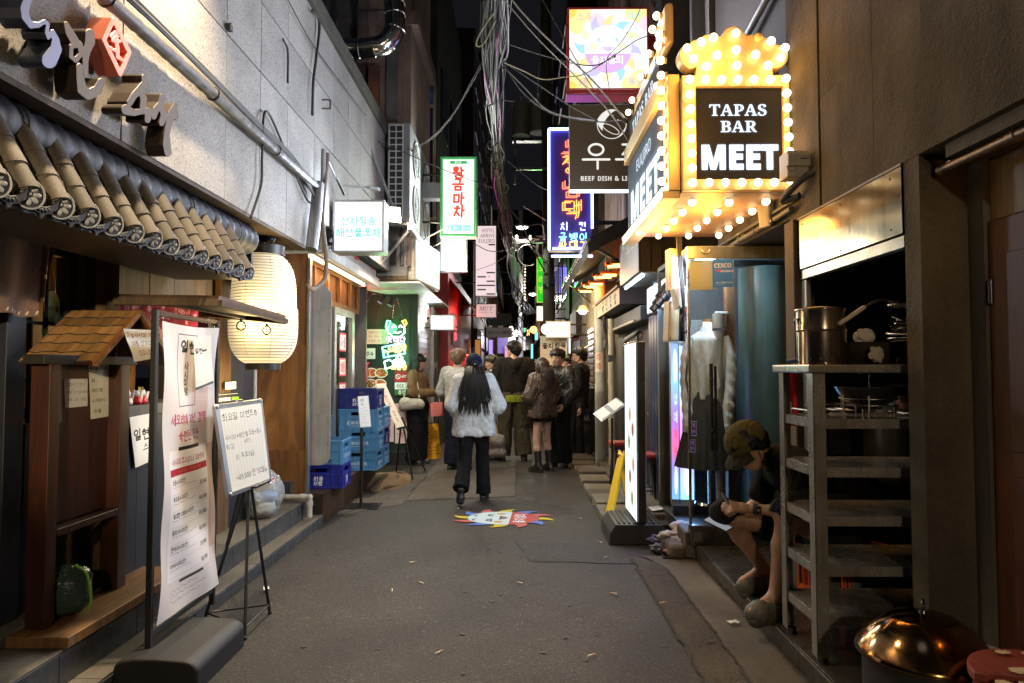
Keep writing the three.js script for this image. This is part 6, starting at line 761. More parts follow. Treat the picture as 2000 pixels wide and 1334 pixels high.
// ================= right, further along =================
{// glowing coloured pillar
  const p=onY(1332,980,0.16),t=thing('led_pillar','slim glowing pillar sign fading from cyan to pink beside the show window','sign',[1.43,0,-6.02],-0.12);
  const tx=ctex(128,900,(x,W,H)=>{const g=x.createLinearGradient(0,0,0,H);g.addColorStop(0,'#93b4ff');g.addColorStop(0.25,'#9adcff');g.addColorStop(0.48,'#b482ff');g.addColorStop(0.66,'#ff78b4');g.addColorStop(0.82,'#8f9cff');g.addColorStop(1,'#80c4ff');x.fillStyle=g;x.fillRect(0,0,W,H);x.fillStyle='rgba(255,255,255,.75)';x.beginPath();x.ellipse(74,130,40,100,0,0,7);x.fill();x.beginPath();x.ellipse(74,790,34,84,0,0,7);x.fill();['샵','예','약','중'].forEach((c,i)=>write(x,c,44,290+i*104,62,{color:i<2?'#d8f8ff':'#ff5a78',w:0.13}));});
  part(t,'housing',R2(-0.1,0.1,0.28,1.72,-0.16,-0.006),M.alu);part(t,'lit_face',quad([-0.03,0.34,0.0],[0.09,0.34,0.0],[0.09,1.68,0.0],[-0.03,1.68,0.0]),signMat(tx,2.4));part(t,'lit_edge',quad([-0.1,0.34,0.0],[-0.036,0.34,0.0],[-0.036,1.7,0.0],[-0.1,1.7,0.0]),signMat(tx,1.1));part(t,'frame',[R2(-0.036,-0.028,0.3,1.72,-0.002,0.014),R2(0.088,0.1,0.3,1.72,-0.002,0.014)],M.alu);part(t,'foot',R2(-0.09,0.09,0.02,0.28,-0.15,-0.01),M.darkMetal);
  t.updateMatrixWorld(true);area(0.14,0.5,0x8fdcff,3.5,[0.0,1.42,0.03],t.localToWorld(V(0,1.42,2)).toArray(),t);area(0.14,0.4,0xd070e8,3.0,[0.0,0.95,0.03],t.localToWorld(V(0,0.95,2)).toArray(),t);area(0.14,0.4,0x78b8ff,3.5,[0.0,0.5,0.03],t.localToWorld(V(0,0.5,2)).toArray(),t);
  const w=at(1344,705,5.9),wl=thing('window_edge_cables','loop of black cable hanging beside the glowing pillar','cables');part(wl,'cable',tube([at(1345,690,5.6),at(1340,735,5.6),at(1343,760,5.6),at(1347,790,5.6)],0.008,30),M.cable);
}
{// boxes and coiled cable above it
  const B=(nm,lab,[x0,y0,x1,y1],d,th,m,rz=0,ry=0.2)=>{const a=at(x0,y0,d),b=at(x1,y1,d),w=b[0]-a[0],h=a[1]-b[1],t=thing(nm,lab,'electric box',[(a[0]+b[0])/2,(a[1]+b[1])/2,-d],ry);t.rotation.z=rz;part(t,'case',rb(w,h,th,0.01,0,0,-th/2),m);part(t,'cover',rb(w*0.86,h*0.9,0.012,0.006,0,0,0.002),m);part(t,'screw',[sp(0.006,w*0.35,h*0.4,0.01),sp(0.006,-w*0.35,-h*0.4,0.01)],M.darkMetal);return t;};
  B('cable_box','tall cream cable box on the wall left of the show window',[1307,485,1335,568],5.7,0.1,M.cream);B('white_junction_box','tilted white junction box below the tall cream cable box',[1318,560,1346,602],5.62,0.08,M.white,0.18);B('ballast_box','long worn beige lamp housing hanging above the glowing pillar',[1305,588,1328,668],5.85,0.12,mat([0.55,0.42,0.24],0.5,{map:T_dirt}),-0.04);
  const t=thing('cable_coil','tangled coil of black cable under the junction boxes','cables'),r=rng(4);for (let k=0;k<7;k++){const p=[];for (let i=0;i<9;i++){const a=i*0.8+k;const q=at(1336+9*Math.cos(a)+4*r(),628+18*Math.sin(a)+6*r(),5.6+0.05*r());p.push(q);} part(t,'loop',tube(p,0.005,60,5,true),M.cable);} for (let k=0;k<3;k++) part(t,'cable',tube([at(1322+4*k,462,5.6),at(1326+3*k,520,5.6),at(1332+2*k,575,5.58),at(1336,620,5.6)],0.009,30,6),M.cable);
}
{// image projector; the logo itself is a glowing decal on the asphalt
  const c=at(1296,578,6.2),t=thing('logo_projector','black cylindrical image projector angled down at the lane','projector',c),A=[0.08,0.1,-0.02],Bp=[-0.1,-0.12,0.02];const l=(u)=>A.map((a,i)=>mixn(a,Bp[i],u));
  part(t,'body',rod(l(0),l(0.6),0.065,0.062,24),M.black);part(t,'barrel',rod(l(0.6),l(0.85),0.046,0.046,24),M.black);part(t,'lens_tube',rod(l(0.85),l(1.05),0.03,0.034,24),M.black);part(t,'cooling_ring',[0.1,0.2,0.3,0.4].map((u)=>rod(l(u),l(u+0.03),0.07,0.07,24)),M.greyDark);part(t,'yoke',[rod([0.06,0.06,0.06],[0.14,0.2,0],0.01),rod([0.14,0.2,0],[0.24,0.26,-0.05],0.012)],M.darkMetal);
  const s=lightbox('door_lightbox','bluish white lightbox over the blue metal door','sign',[0,0,10,10],7,bgTex(200,64,'#eafaff',(x)=>scrawl(x,20,10,150,40,'#bcd8ee',2,3,3)),{I:1.3});s.children.slice().forEach((o)=>s.remove(o));s.position.set(1.35,2.19,-6.72);s.rotation.y=-Math.PI/2;
  part(s,'casing',rb(1.06,0.28,0.12,0.01,0,0,-0.066),M.alu);part(s,'face',new THREE.PlaneGeometry(1.02,0.25),signMat(bgTex(200,64,'#eafaff',(x)=>scrawl(x,20,10,150,40,'#bcd8ee',2,3,3)),1.3));s.updateMatrixWorld(true);area(1,0.25,0xbfe4ff,4,[0,0,0.03],s.localToWorld(V(0,-0.6,2)).toArray(),s);const d=new THREE.RectAreaLight(0x8fc4ff,5,1,0.1);d.position.set(1.3,2.04,-6.72);scene.add(d);d.lookAt(1.36,0,-6.72);
}
{// right shop fronts
  const t=thing('blue_door_shop','ribbed dark blue metal door front under the bluish lightbox','shop front'),bm=mat([0.05,0.075,0.15],0.35,{metal:0.4,map:T_dirt});for (let k=0;k<9;k++) part(t,'door_rib',R2(1.42,1.46+0.012*(k % 2),0.1,2.05,-6.2-k*0.15,-6.33-k*0.15,0.01),bm);part(t,'wall',B2(1.48,2.4,0,2.46,-6.15,-7.6),M.greyDark);part(t,'lock',rb(0.02,0.03,0.06,0.005,1.41,1.12,-6.6),M.chrome);for (let k=0;k<16;k++) part(t,'rivet',sp(0.01,1.455,0.3+k*0.11,-7.58,1,1,1,6),M.black);
  const u=thing('moon_bar_canopy','dark timber canopy box with the bar name in white on its lane face','canopy'),X=1.2;for (let k=0;k<4;k++) part(u,'board',R2(X+0.02+k*0.115,X+0.13+k*0.115,2.46,2.92,-6.87,-6.9),mat([0.1,0.085,0.07],0.6,{map:T_wood}));part(u,'box',B2(X+0.004,2.2,2.462,2.92,-6.902,-8.15),M.greyDark);
  part(u,'name_face',quad([X,2.46,-8.15],[X,2.46,-6.87],[X,2.95,-6.87],[X,2.95,-8.15]),signMat(bgTex(384,192,'#6a5844',(x)=>{write(x,'우주',150,26,72,{color:'#f2eee6',w:0.09,gap:0.3});x.strokeStyle='#f2eee6';x.lineWidth=9;x.beginPath();x.ellipse(70,100,40,74,0.2,0.7,5.2);x.stroke();scrawl(x,160,130,150,40,'#d8cfbe',2,2,3);}),0.32));
  part(u,'soffit',B2(X+0.03,2.2,2.45,2.4605,-6.9,-8.15),M.white);part(u,'lamp_tube',rod([X+0.06,2.43,-6.95],[X+0.06,2.43,-8.1],0.014),glow([0.7,0.86,1],5));const al=new THREE.RectAreaLight(0xb8dcff,8,0.06,1.1);al.position.set(X+0.1,2.415,-7.5);scene.add(al);al.lookAt(X+0.25,0,-7.5);
  const w=thing('old_diner_front','old shop front with tan sign board, shutter housing and dark doors','shop front'),y0=2.26;part(w,'sign_board',B2(X+0.004,1.75,y0,2.46,-8.2,-10.9),mat([0.1,0.085,0.1],0.7));part(w,'sign_face',quad([X,y0,-10.9],[X,y0,-8.2],[X,2.46,-8.2],[X,2.46,-10.9]),printMat(bgTex(720,64,'#a8947c',(x)=>{'섞서골인집밥'.split('').forEach((c,i)=>write(x,c,30+i*112,8,46,{color:'#241c3a',w:0.17,narrow:1.3}));})));
  part(w,'top_trim',R2(X-0.03,1.75,2.462,2.49,-8.2,-10.95),M.wood);part(w,'wall',B2(1.55,2.4,0,2.5,-7.65,-11.4),mat([0.055,0.052,0.05],0.7,{map:T_dirt}));part(w,'shutter_housing',R2(1.36,1.545,2.02,2.2,-7.7,-10.8,0.02),M.greyDark);part(w,'housing_tube',rod([1.35,2.04,-8],[1.35,2.04,-10.4],0.018),M.cream);
  const dr=part(w,'door',R2(1.52,1.546,0.1,1.95,-7.75,-8.7),mat([0.09,0.06,0.045],0.55,{map:T_wood}));part(dr,'door_panel',[R2(1.508,1.52,1.05,1.85,-7.85,-8.6),R2(1.508,1.52,0.2,0.95,-7.85,-8.6)],mat([0.07,0.045,0.035],0.55,{map:T_wood}));part(w,'door',R2(1.52,1.546,0.1,1.95,-8.85,-10.6),mat([0.075,0.072,0.07],0.6,{map:T_dirt}),'plain grey steel door with torn stickers');part(w,'torn_sticker',[quad([1.514,1.35,-9.0],[1.514,1.35,-9.25],[1.514,1.6,-9.2],[1.514,1.55,-9.0])],M.paper);part(w,'wall_pipe',tube([[1.5,1.95,-8.5],[1.42,1.9,-8.5],[1.38,1.85,-8.9],[1.38,1.8,-9.0]],0.03,24),M.grey);
  const p=thing('white_post','thick white pipe post with a red notice by the old diner','pipe');part(p,'pipe',[rod([1.26,0,-10.7],[1.26,2.9,-10.7],0.085,0.085,24)],M.whitePipe);part(p,'pipe',[rod([1.33,0,-9.9],[1.33,2.2,-9.9],0.05,0.05,16),...[0.8,1.3].map((y)=>cy(0.056,0.056,0.05,1.33,y,-9.9))],M.cream,'thinner cream pipe');part(p,'red_notice',xf(new THREE.CylinderGeometry(0.087,0.087,0.3,16,1,true,-1.0,1.6),1.26,1.58,-10.7),printMat(bgTex(128,96,'#cfc6b4',(x)=>{write(x,'지정',16,6,30,{color:'#b82848',w:0.16});write(x,'지정',16,52,30,{color:'#b82848',w:0.16});})));
  const mbx=thing('meter_cluster','cluster of grey meters and dangling cables beside the white post','electric box');for (const [x,y,d,s] of [[1190,640,10,0.16],[1186,672,10,0.12],[1192,700,9.9,0.1]]){const q=at(x,y,d);part(mbx,'meter',rb(s*0.8,s,0.1,0.012,...q),M.greyDark);} {const r=rng(2);for (let k=0;k<6;k++) part(mbx,'cable',tube([at(1180+3*k,610,10),at(1178+5*k*r(),640,9.95),at(1186+3*k,680,9.9),at(1188+2*k,730,9.95)],0.012,30,5),k % 2?M.cable:M.cableGrey);}
  // far right frontage
  const f=thing('cream_frontage','cream plastered frontage with louvred panel past the white post','building');part(f,'wall',B2(1.3,3,0,3.0,-11.4,-17),mat([0.5,0.42,0.3],0.8,{map:T_conc}));for (let k=0;k<14;k++) part(f,'louvre',R2(1.27,1.3,0.7+k*0.11,0.77+k*0.11,-11.8,-12.7),M.steel);part(f,'shelf_bracket',tube([[1.24,1.9,-11.6],[1.05,1.75,-11.6],[1.05,1.3,-11.6]],0.016,20),M.white);part(f,'dark_box',R2(1.0,1.28,0.02,1.15,-11.5,-12.6),M.black);part(f,'box_print',quad([1.0,0.55,-11.49],[1.25,0.55,-11.49],[1.25,0.75,-11.49],[1.0,0.75,-11.49]),printMat(bgTex(96,64,'#0c0d10',(x)=>write(x,'RÅ',22,14,34,{color:'#b8bcc8',font:'sans-serif'}))));
}
{// awning with orange heat lamps
  const t=thing('dark_awning','dark fabric awning stretched over the lane with lamps glowing beneath','awning'),fm=mat([0.035,0.03,0.028],0.9,{map:T_cloth});const xo=0.85,yo=3.1;
  part(t,'canvas',grid(20,8,(u,v)=>[mixn(xo,1.5,v),mixn(yo,3.45,v)-0.05*Math.sin(v*3.14),-8.45-5*u]),fm);part(t,'valance',grid(40,2,(u,v)=>[xo+0.012*Math.sin(u*50),yo-0.22*(1-v),-8.45-5*u]),fm);part(t,'valance',grid(10,2,(u,v)=>[mixn(xo,1.5,u),mixn(yo,3.45,u)-0.2*(1-v),-8.44]),fm);
  part(t,'roller',rod([xo,yo-0.02,-8.42],[xo,yo-0.02,-13.5],0.03),M.darkMetal);part(t,'arm',[rod([xo,yo-0.03,-8.6],[1.5,2.7,-8.6],0.02),rod([xo,yo-0.03,-12.5],[1.4,2.6,-12.5],0.02)],M.darkMetal);
  const h=thing('heat_lamps','row of orange glowing lamps strung under the dark awning','lamps'),om=glow([1,0.46,0.1],6);for (let k=0;k<9;k++){const x=1.28-0.02*k,y=2.8+0.04*Math.sin(k*2),z=-8.7-k*0.36;const b=part(h,'lamp_element',rod([x-0.09,y,z],[x+0.09,y,z+0.05],0.018),om);part(b,'reflector',new THREE.CylinderGeometry(0.05,0.05,0.24,12,1,true,0,Math.PI).rotateZ(Math.PI/2).translate(x,y+0.01,z+0.02),mat([0.5,0.2,0.06],0.4,{metal:0.6}));} for (const z of [-9,-10.4,-11.6]) point(0xff7a20,0.6,[1.2,2.68,z],5,h);part(h,'rail',rod([1.34,2.88,-8.5],[1.14,2.88,-12],0.012),M.black);
  const q=at(1112,545,12.2),fl=thing('awning_floodlight','small white floodlight under the far end of the awning','floodlight',q);part(fl,'housing',rb(0.16,0.1,0.08,0.02,0,0,-0.04),M.white);part(fl,'lens',rb(0.12,0.07,0.02,0.006,0,0,0.006),glow([1,0.93,0.66],8));point(0xffe9a8,1.6,[0,-0.05,0.12],4,fl);const q2=at(1138,608,11.6),f2=thing('wall_floodlight','cream wall lamp glowing below the awning near the white post','floodlight',q2);part(f2,'lens',sp(0.07,0,0,0,1,0.8,1),glow([1,0.92,0.7],7));part(f2,'hood',lathe([[0.05,0.1],[0.11,0]],16),M.cream);point(0xffe0a0,1.4,[0,-0.06,0.14],4,f2);
}
{// buildings above the right-hand shops
  const t=thing('brick_building','dim brick building with vertical pipes above the right-hand shops','building'),bm=[0,1,2].map((k)=>mat([0.3-0.05*k,0.2-0.04*k,0.19-0.03*k],0.9,{map:T_conc}));part(t,'wall',B2(1.62,3,2.92,10,-7.6,-14),M.concDark);const r=rng(6);for (let j=0;j<44;j++) for (let i=0;i<6;i++) part(t,'brick',B2(1.594+0.005*r(),1.62,3.4+j*0.085,3.4+j*0.085+0.075,-8.0-i*0.27-(j % 2)*0.13,-8.0-i*0.27-(j % 2)*0.13-0.26),bm[Math.floor(r()*3)]);
  for (let k=0;k<7;k++) part(t,'pipe',rod([1.52,2.95,-9.7-k*0.32],[1.52,7.5,-9.7-k*0.32],0.06,0.06,12),mat([0.42,0.33,0.38],0.5,{map:T_dirt}));part(t,'corrugated_column',Array.from({length:8},(_,k)=>cy(0.028,0.028,6,1.93+k*0.04,6,-7.5,0,0,0,8)),M.grey);part(t,'column',B2(2.06,2.35,2.7,9,-7.3,-7.5),mat([0.5,0.48,0.44],0.8,{map:T_conc}));
  const u=thing('dark_upper_storey','dark brown upper storey wall between marquee and brick building','building');part(u,'wall',B2(2.1,3,2.66,9,-4.43,-7.2),mat([0.05,0.036,0.022],0.8,{map:T_dirt}));part(u,'awning_arm',[rod(at(1432,120,6.4),at(1512,-30,5.4),0.03)],M.white);part(u,'awning_arm',[rod(at(1470,80,6.4),at(1560,-40,5.2),0.025)],M.darkMetal);
  lightbox('ochre_sign_box','unlit ochre sign box above the marquee crown','sign',[1322,31,1366,112],8.2,bgTex(64,128,'#9a7c30'),{mat:mat([0.42,0.3,0.09],0.5),thick:0.3,frame:mat([0.4,0.29,0.08],0.5),wall:2.1});const rd=thing('red_bracket_box','red metal box on the right edge of the sun lightbox','bracket',at(1285,82,7.6));part(rd,'box',rb(0.24,0.16,0.2,0.01,0,0,-0.1),M.red);part(rd,'arm',rod([0.1,0,-0.1],[0.45,0,-0.1],0.03),M.red);
}
lightbox('sun_lightbox','square lightbox with a pastel smiling sun in a red casing','sign',[1108,15,1268,176],7.6,bgTex(640,640,'#fffdfb',(x)=>{const bl=(c,pts)=>{x.fillStyle=c;for (const [a,b,r] of pts){x.beginPath();x.arc(a,b,r,0,7);x.fill();}};bl('#ffe9a0',[[20,60,90],[110,40,70],[60,140,60],[600,40,80],[520,30,60],[40,600,90],[130,610,60],[590,600,110],[490,610,60]]);bl('#ffd76a',[[10,20,50],[620,620,60],[10,630,50]]);bl('#ffd8e4',[[230,90,60],[640,120,60]]);x.save();x.translate(318,320);sunLogo(x,195,false);x.restore();write(x,'소주',64,30,62,{color:'#eeb6cc',w:0.1});write(x,'맥주',480,30,62,{color:'#a8dce4',w:0.1});write(x,'3층',64,556,64,{color:'#ea9ab8',w:0.1,font:'sans-serif'});write(x,'옥상',484,556,62,{color:'#b8b4ea',w:0.1});}),{I:1.12,light:[0xf4f0ff,10],frame:mat([0.5,0.04,0.05],0.35),thick:0.22,wall:1.62,edge:0.022});
{const t=thing('red_sign_tray','red sloping tray edge beneath the sun lightbox','trim'),a=at(1106,176,7.58),b=at(1258,185,7.58);part(t,'tray',R2(a[0],b[0],b[1],a[1]-0.004,-7.55,-7.8),mat([0.5,0.05,0.06],0.4));part(t,'lip',R2(a[0],b[0],b[1]-0.012,b[1]-0.001,-7.53,-7.56),M.red);}
lightbox('moon_bar_sign','dark brown square sign with white crescent moon and bar name','sign',[1112,205,1284,370],7.0,bgTex(620,600,'#3a2e22',(x)=>{x.fillStyle='#f6f4ee';x.strokeStyle='#f6f4ee';x.save();x.translate(300,135);x.beginPath();x.arc(0,0,104,-2.0,3.6);x.lineWidth=6;x.stroke();x.beginPath();x.arc(0,0,104,3.3,5.0);x.bezierCurveTo(-10,-80,-70,-20,-66,50);x.bezierCurveTo(-80,30,-100,10,-102,-10);x.fill();x.beginPath();x.arc(0,0,104,0.2,1.4);x.bezierCurveTo(60,90,80,50,102,18);x.fill();x.lineWidth=5;x.beginPath();x.ellipse(-6,36,66,24,0.5,0,7);x.stroke();x.beginPath();x.arc(8,-60,6,0,7);x.arc(44,-30,5,0,7);x.fill();x.restore();write(x,'우',92,268,190,{color:'#fbf9f4',w:0.085});write(x,'주',330,268,190,{color:'#fbf9f4',w:0.085});write(x,'BEEF DISH & LIQUOR',306,500,44,{color:'#f6f4ee',font:'bold sans-serif',align:'center',narrow:0.98});}),{I:0.85,thick:0.12,frame:mat([0.05,0.04,0.03],0.5),edge:0.006,wall:1.62});
{const a=at(1113,373,7.02),b=at(1284,373,7.02),t=thing('sign_led_strip','bright bluish LED strip along the bottom of the moon sign','lamp');part(t,'diffuser',R2(a[0],b[0],a[1]-0.014,a[1]+0.012,-7.0,-7.05,0.006),glow([0.75,0.88,1],5));part(t,'rail',R2(a[0],b[0],a[1]+0.0125,a[1]+0.02,-7.0,-7.06),M.alu);const l=new THREE.RectAreaLight(0xc4dcff,7,b[0]-a[0],0.06);l.position.set((a[0]+b[0])/2,a[1]-0.02,-7.03);scene.add(l);l.lookAt((a[0]+b[0])/2,0,-7.6);}
{// blue neon sign
  const d=9.4,a=at(1072,252,d),b=at(1157,488,d),t=thing('blue_neon_sign','tall blue signboard with red neon syllables and blue tube border','neon sign'),bl=glow([0.35,0.45,1],6),rd=glow([1,0.1,0.04],5),k=d/F;
  part(t,'board',B2(a[0],b[0],b[1],a[1],-d-0.03,-d-0.22),mat([0.03,0.025,0.12],0.4));part(t,'board_face',quad([a[0],b[1],-d-0.026],[b[0],b[1],-d-0.026],[b[0],a[1],-d-0.026],[a[0],a[1],-d-0.026]),mat([0.07,0.05,0.32],0.35));
  part(t,'border_tube',[rod([a[0],b[1],-d],[a[0],a[1],-d],0.017),rod([a[0],a[1],-d],[b[0],a[1],-d],0.017),rod([b[0],b[1]+0.3,-d],[b[0],a[1],-d],0.017),rod([a[0]+0.05,b[1]+0.02,-d],[b[0],b[1]+0.02,-d],0.017),rod([a[0]+0.03,b[1]-0.09,-d+0.02],[b[0],b[1]-0.09,-d+0.02],0.017)],bl);
  ['노','정','남','댁'].forEach((c,i)=>{const p=at(1098,[270,303,350,392][i],d);for (const o of [-0.016,0.016]) part(t,'neon_syllable',neonGeo(c,0.26,0.0065).translate(p[0]+o,p[1]+o*0.6,-d+0.01),i % 2?glow([1,0.22,0.03],4.5):rd);});
  [['치킨',1094,434,[0.6,0.65,1],0.2],['골뱅이',1091,455,[0.2,0.75,0.8],0],['싸대기',1091,470,[1,0.55,0.08],0]].forEach(([s,x,y,c,gp])=>{const p=at(x,y,d);part(t,'neon_word',neonGeo(s,0.115,0.007,{gap:gp?2.2:1.25}).translate(p[0],p[1],-d+0.01),glow(c,3));});
  area(0.6,1.6,0x4a56ff,1.0,[(a[0]+b[0])/2,(a[1]+b[1])/2,-d+0.06],[(a[0]+b[0])/2,1.5,0]);part(t,'bracket',[rod([b[0],a[1]-0.3,-d-0.1],[1.62,a[1]-0.3,-d-0.1],0.03),rod([b[0],b[1]+0.4,-d-0.1],[1.62,b[1]+0.4,-d-0.1],0.03)],M.darkMetal);
}
{// standing lightbox on its water base
  const X=0.98,z0=-5.74,z1=-6.4,t=thing('standing_lightbox','tall slim standing lightbox with food pictures on a ribbed plastic base','sign');const tx=bgTex(256,600,'#f2fdff',(x)=>{const q=rng(7);[[110,250],[170,300],[90,350],[180,420],[110,470],[150,540]].forEach(([a,b],i)=>{x.fillStyle='#c9d6dc';x.beginPath();x.arc(a,b,34,0,7);x.fill();x.fillStyle=['#b88a62','#8a5a40','#7d8a52'][i % 3];x.beginPath();x.arc(a,b,22,0,7);x.fill();});write(x,'안주',60,180,30,{color:'#8a97a4',w:0.12});scrawl(x,60,215,90,18,'#9ab',1,3,2);});
  part(t,'casing',R2(X+0.006,X+0.075,0.19,1.71,z0,z1,0.01),M.darkMetal);part(t,'face',quad([X,0.2,z1+0.012],[X,0.2,z0-0.012],[X,1.7,z0-0.012],[X,1.7,z1+0.012]),signMat(tx,1.25));part(t,'rim',[R2(X-0.004,X+0.004,0.185,0.2,z0,z1),R2(X-0.004,X+0.004,1.7,1.715,z0,z1),R2(X-0.004,X+0.004,0.2,1.7,z0,z0-0.012),R2(X-0.004,X+0.004,0.2,1.7,z1+0.012,z1)],M.darkMetal);part(t,'foot_tube',[rod([X+0.04,0.1,z0-0.1],[X+0.04,0.19,z0-0.1],0.016),rod([X+0.04,0.1,z1+0.1],[X+0.04,0.19,z1+0.1],0.016)],M.darkMetal);
  t.updateMatrixWorld(true);area(0.6,1.4,0xcff0ff,2.4,[X-0.02,0.95,-6.07],[-3,0.6,-6.0]);
  const s=new THREE.Shape();s.moveTo(-0.24,0);s.lineTo(0.24,0);s.lineTo(0.23,0.085);s.lineTo(0.19,0.15);s.lineTo(-0.19,0.15);s.lineTo(-0.23,0.085);part(t,'base_block',new THREE.ExtrudeGeometry(s,{depth:0.56,bevelEnabled:true,bevelSize:0.01,bevelThickness:0.01,bevelSegments:2}).translate(X+0.02,0.012,-6.36),M.black);for (let k=0;k<9;k++) if (k!==4) part(t,'base_rib',R2(X-0.15+k*0.042,X-0.128+k*0.042,0.172,0.182,-5.82,-6.34,0.004),M.rubber);
}
{const a=onY(1180,1020,0.005),t=thing('caution_stand','narrow yellow folding floor sign seen edge on beside the standing lightbox','floor sign',[0.82,0,-6.75],0.1),m=mat([0.72,0.5,0.02],0.4);part(t,'panel',bar([-0.01,0.005,0.2],[0.19,0.62,-0.02],0.02,0.26),m);part(t,'panel',bar([0.34,0.005,-0.25],[0.2,0.62,-0.03],0.02,0.26),m);part(t,'hinge',rod([0.195,0.625,-0.15],[0.195,0.625,0.1],0.016),m);
  const b=onY(1196,968,0.005),u=thing('menu_stand','black post menu stand holding a tilted open white menu','menu stand',[b[0],0,b[2]]);part(u,'post',rod([0,0,0],[0,0.9,0],0.014),M.black);part(u,'base',cy(0.15,0.16,0.015,0,0.01,0),M.black);part(u,'tray',bx(0.34,0.012,0.26,-0.03,1.0,0,0.3,0.3,0.62),M.alu);part(u,'menu',bx(0.3,0.006,0.22,-0.035,1.01,0.002,0.3,0.3,0.62),M.paper);part(u,'menu_picture',bx(0.05,0.002,0.2,-0.037,1.015,0.002,0.3,0.3,0.62),mat([0.2,0.22,0.28],0.5));
  const st=(lab,x,z,ry)=>{const s=thing('bar_stool',lab,'stool',[x,0,z],ry);part(s,'seat',rb(0.36,0.05,0.3,0.02,0,0.56,0),M.red);part(s,'skirt',rb(0.33,0.05,0.27,0.01,0,0.51,0),M.black);for (const [i,j] of [[1,1],[1,-1],[-1,1],[-1,-1]]) part(s,'leg',rod([i*0.13,0.5,j*0.1],[i*0.16,0.005,j*0.13],0.014),M.black);part(s,'stretcher',[rod([-0.15,0.2,0.12],[0.15,0.2,0.12],0.008),rod([-0.15,0.2,-0.12],[0.15,0.2,-0.12],0.008)],M.black);};
  st('red topped stool behind the menu stand by the dark doors',1.3,-8.5,0.1);st('red topped stool half hidden behind the standing lightbox',1.28,-7.35,-0.1);
}
{// rubble and rags by the window corner
  const c=onY(1322,1018,0.02),t=thing('rag_heap','crumpled pale rags and plastic heaped against the window corner','rubbish',[1.3,0.01,-5.85]),r=rng(11);const rag=(x,y,z,s,m,sd)=>{const g=new THREE.SphereGeometry(1,28,20),q=g.attributes.position;for (let i=0;i<q.count;i++){const X=q.getX(i),Y=q.getY(i),Z=q.getZ(i),n=0.8+0.9*(vn3(X*2.2+sd,Y*2.2+sd,Z*2.2+sd)-0.4)+0.4*(vn3(X*6+sd,Y*6,Z*6)-0.5);q.setXYZ(i,x+X*s*n,Math.max(0.0,y+Y*s*0.55*n),z+Z*s*0.9*n);} g.computeVertexNormals();part(t,'rag',g,m);};
  rag(0.04,0.14,0.12,0.1,M.paper,3);rag(-0.06,0.1,0.2,0.1,M.cream,8);rag(-0.16,0.06,0.12,0.08,mat([0.08,0.08,0.2],0.4),14);rag(0.0,0.05,0.34,0.11,M.grey,21);rag(-0.1,0.04,0.42,0.06,mat([0.2,0.08,0.07],0.8),31);rag(-0.2,0.03,0.3,0.07,M.greyDark,37);
  const b=thing('stone_block','loose rough stone block beside the standing lightbox base','stone',[1.28,0,-6.42],0.15),g=new RoundedBoxGeometry(0.32,0.16,0.28,6,0.02),q=g.attributes.position;for (let i=0;i<q.count;i++){const n=0.02*(vn3(q.getX(i)*12+5,q.getY(i)*12+5,q.getZ(i)*12+5)-0.5);q.setXYZ(i,q.getX(i)+n,q.getY(i)+n,q.getZ(i)+n);} g.computeVertexNormals();part(b,'block',g.translate(0,0.08,0),M.stoneTop);part(b,'tissue',grid(8,8,(u,v)=>[(u-0.5)*0.14,0.172+0.03*vn(u*5,v*5),(v-0.5)*0.12]),M.paper);
  const e=thing('concrete_stub','broken concrete stub at the corner of the tiled step','kerb',[1.36,0,-5.5]);part(e,'block',R2(-0.08,0.05,0,0.22,-0.14,0.14,0.02),M.stoneTop);part(e,'broken_edge',R2(-0.2,-0.07,0,0.12,-0.1,0.16,0.04),G.conc);
  const sl=thing('door_slab','raised concrete slab before the blue metal door','step');part(sl,'slab',R2(1.12,1.5,0,0.12,-6.6,-8.4,0.02),M.stoneTop);part(sl,'slab',R2(1.16,1.5,0,0.1,-8.42,-10.2,0.02),G.conc);
}
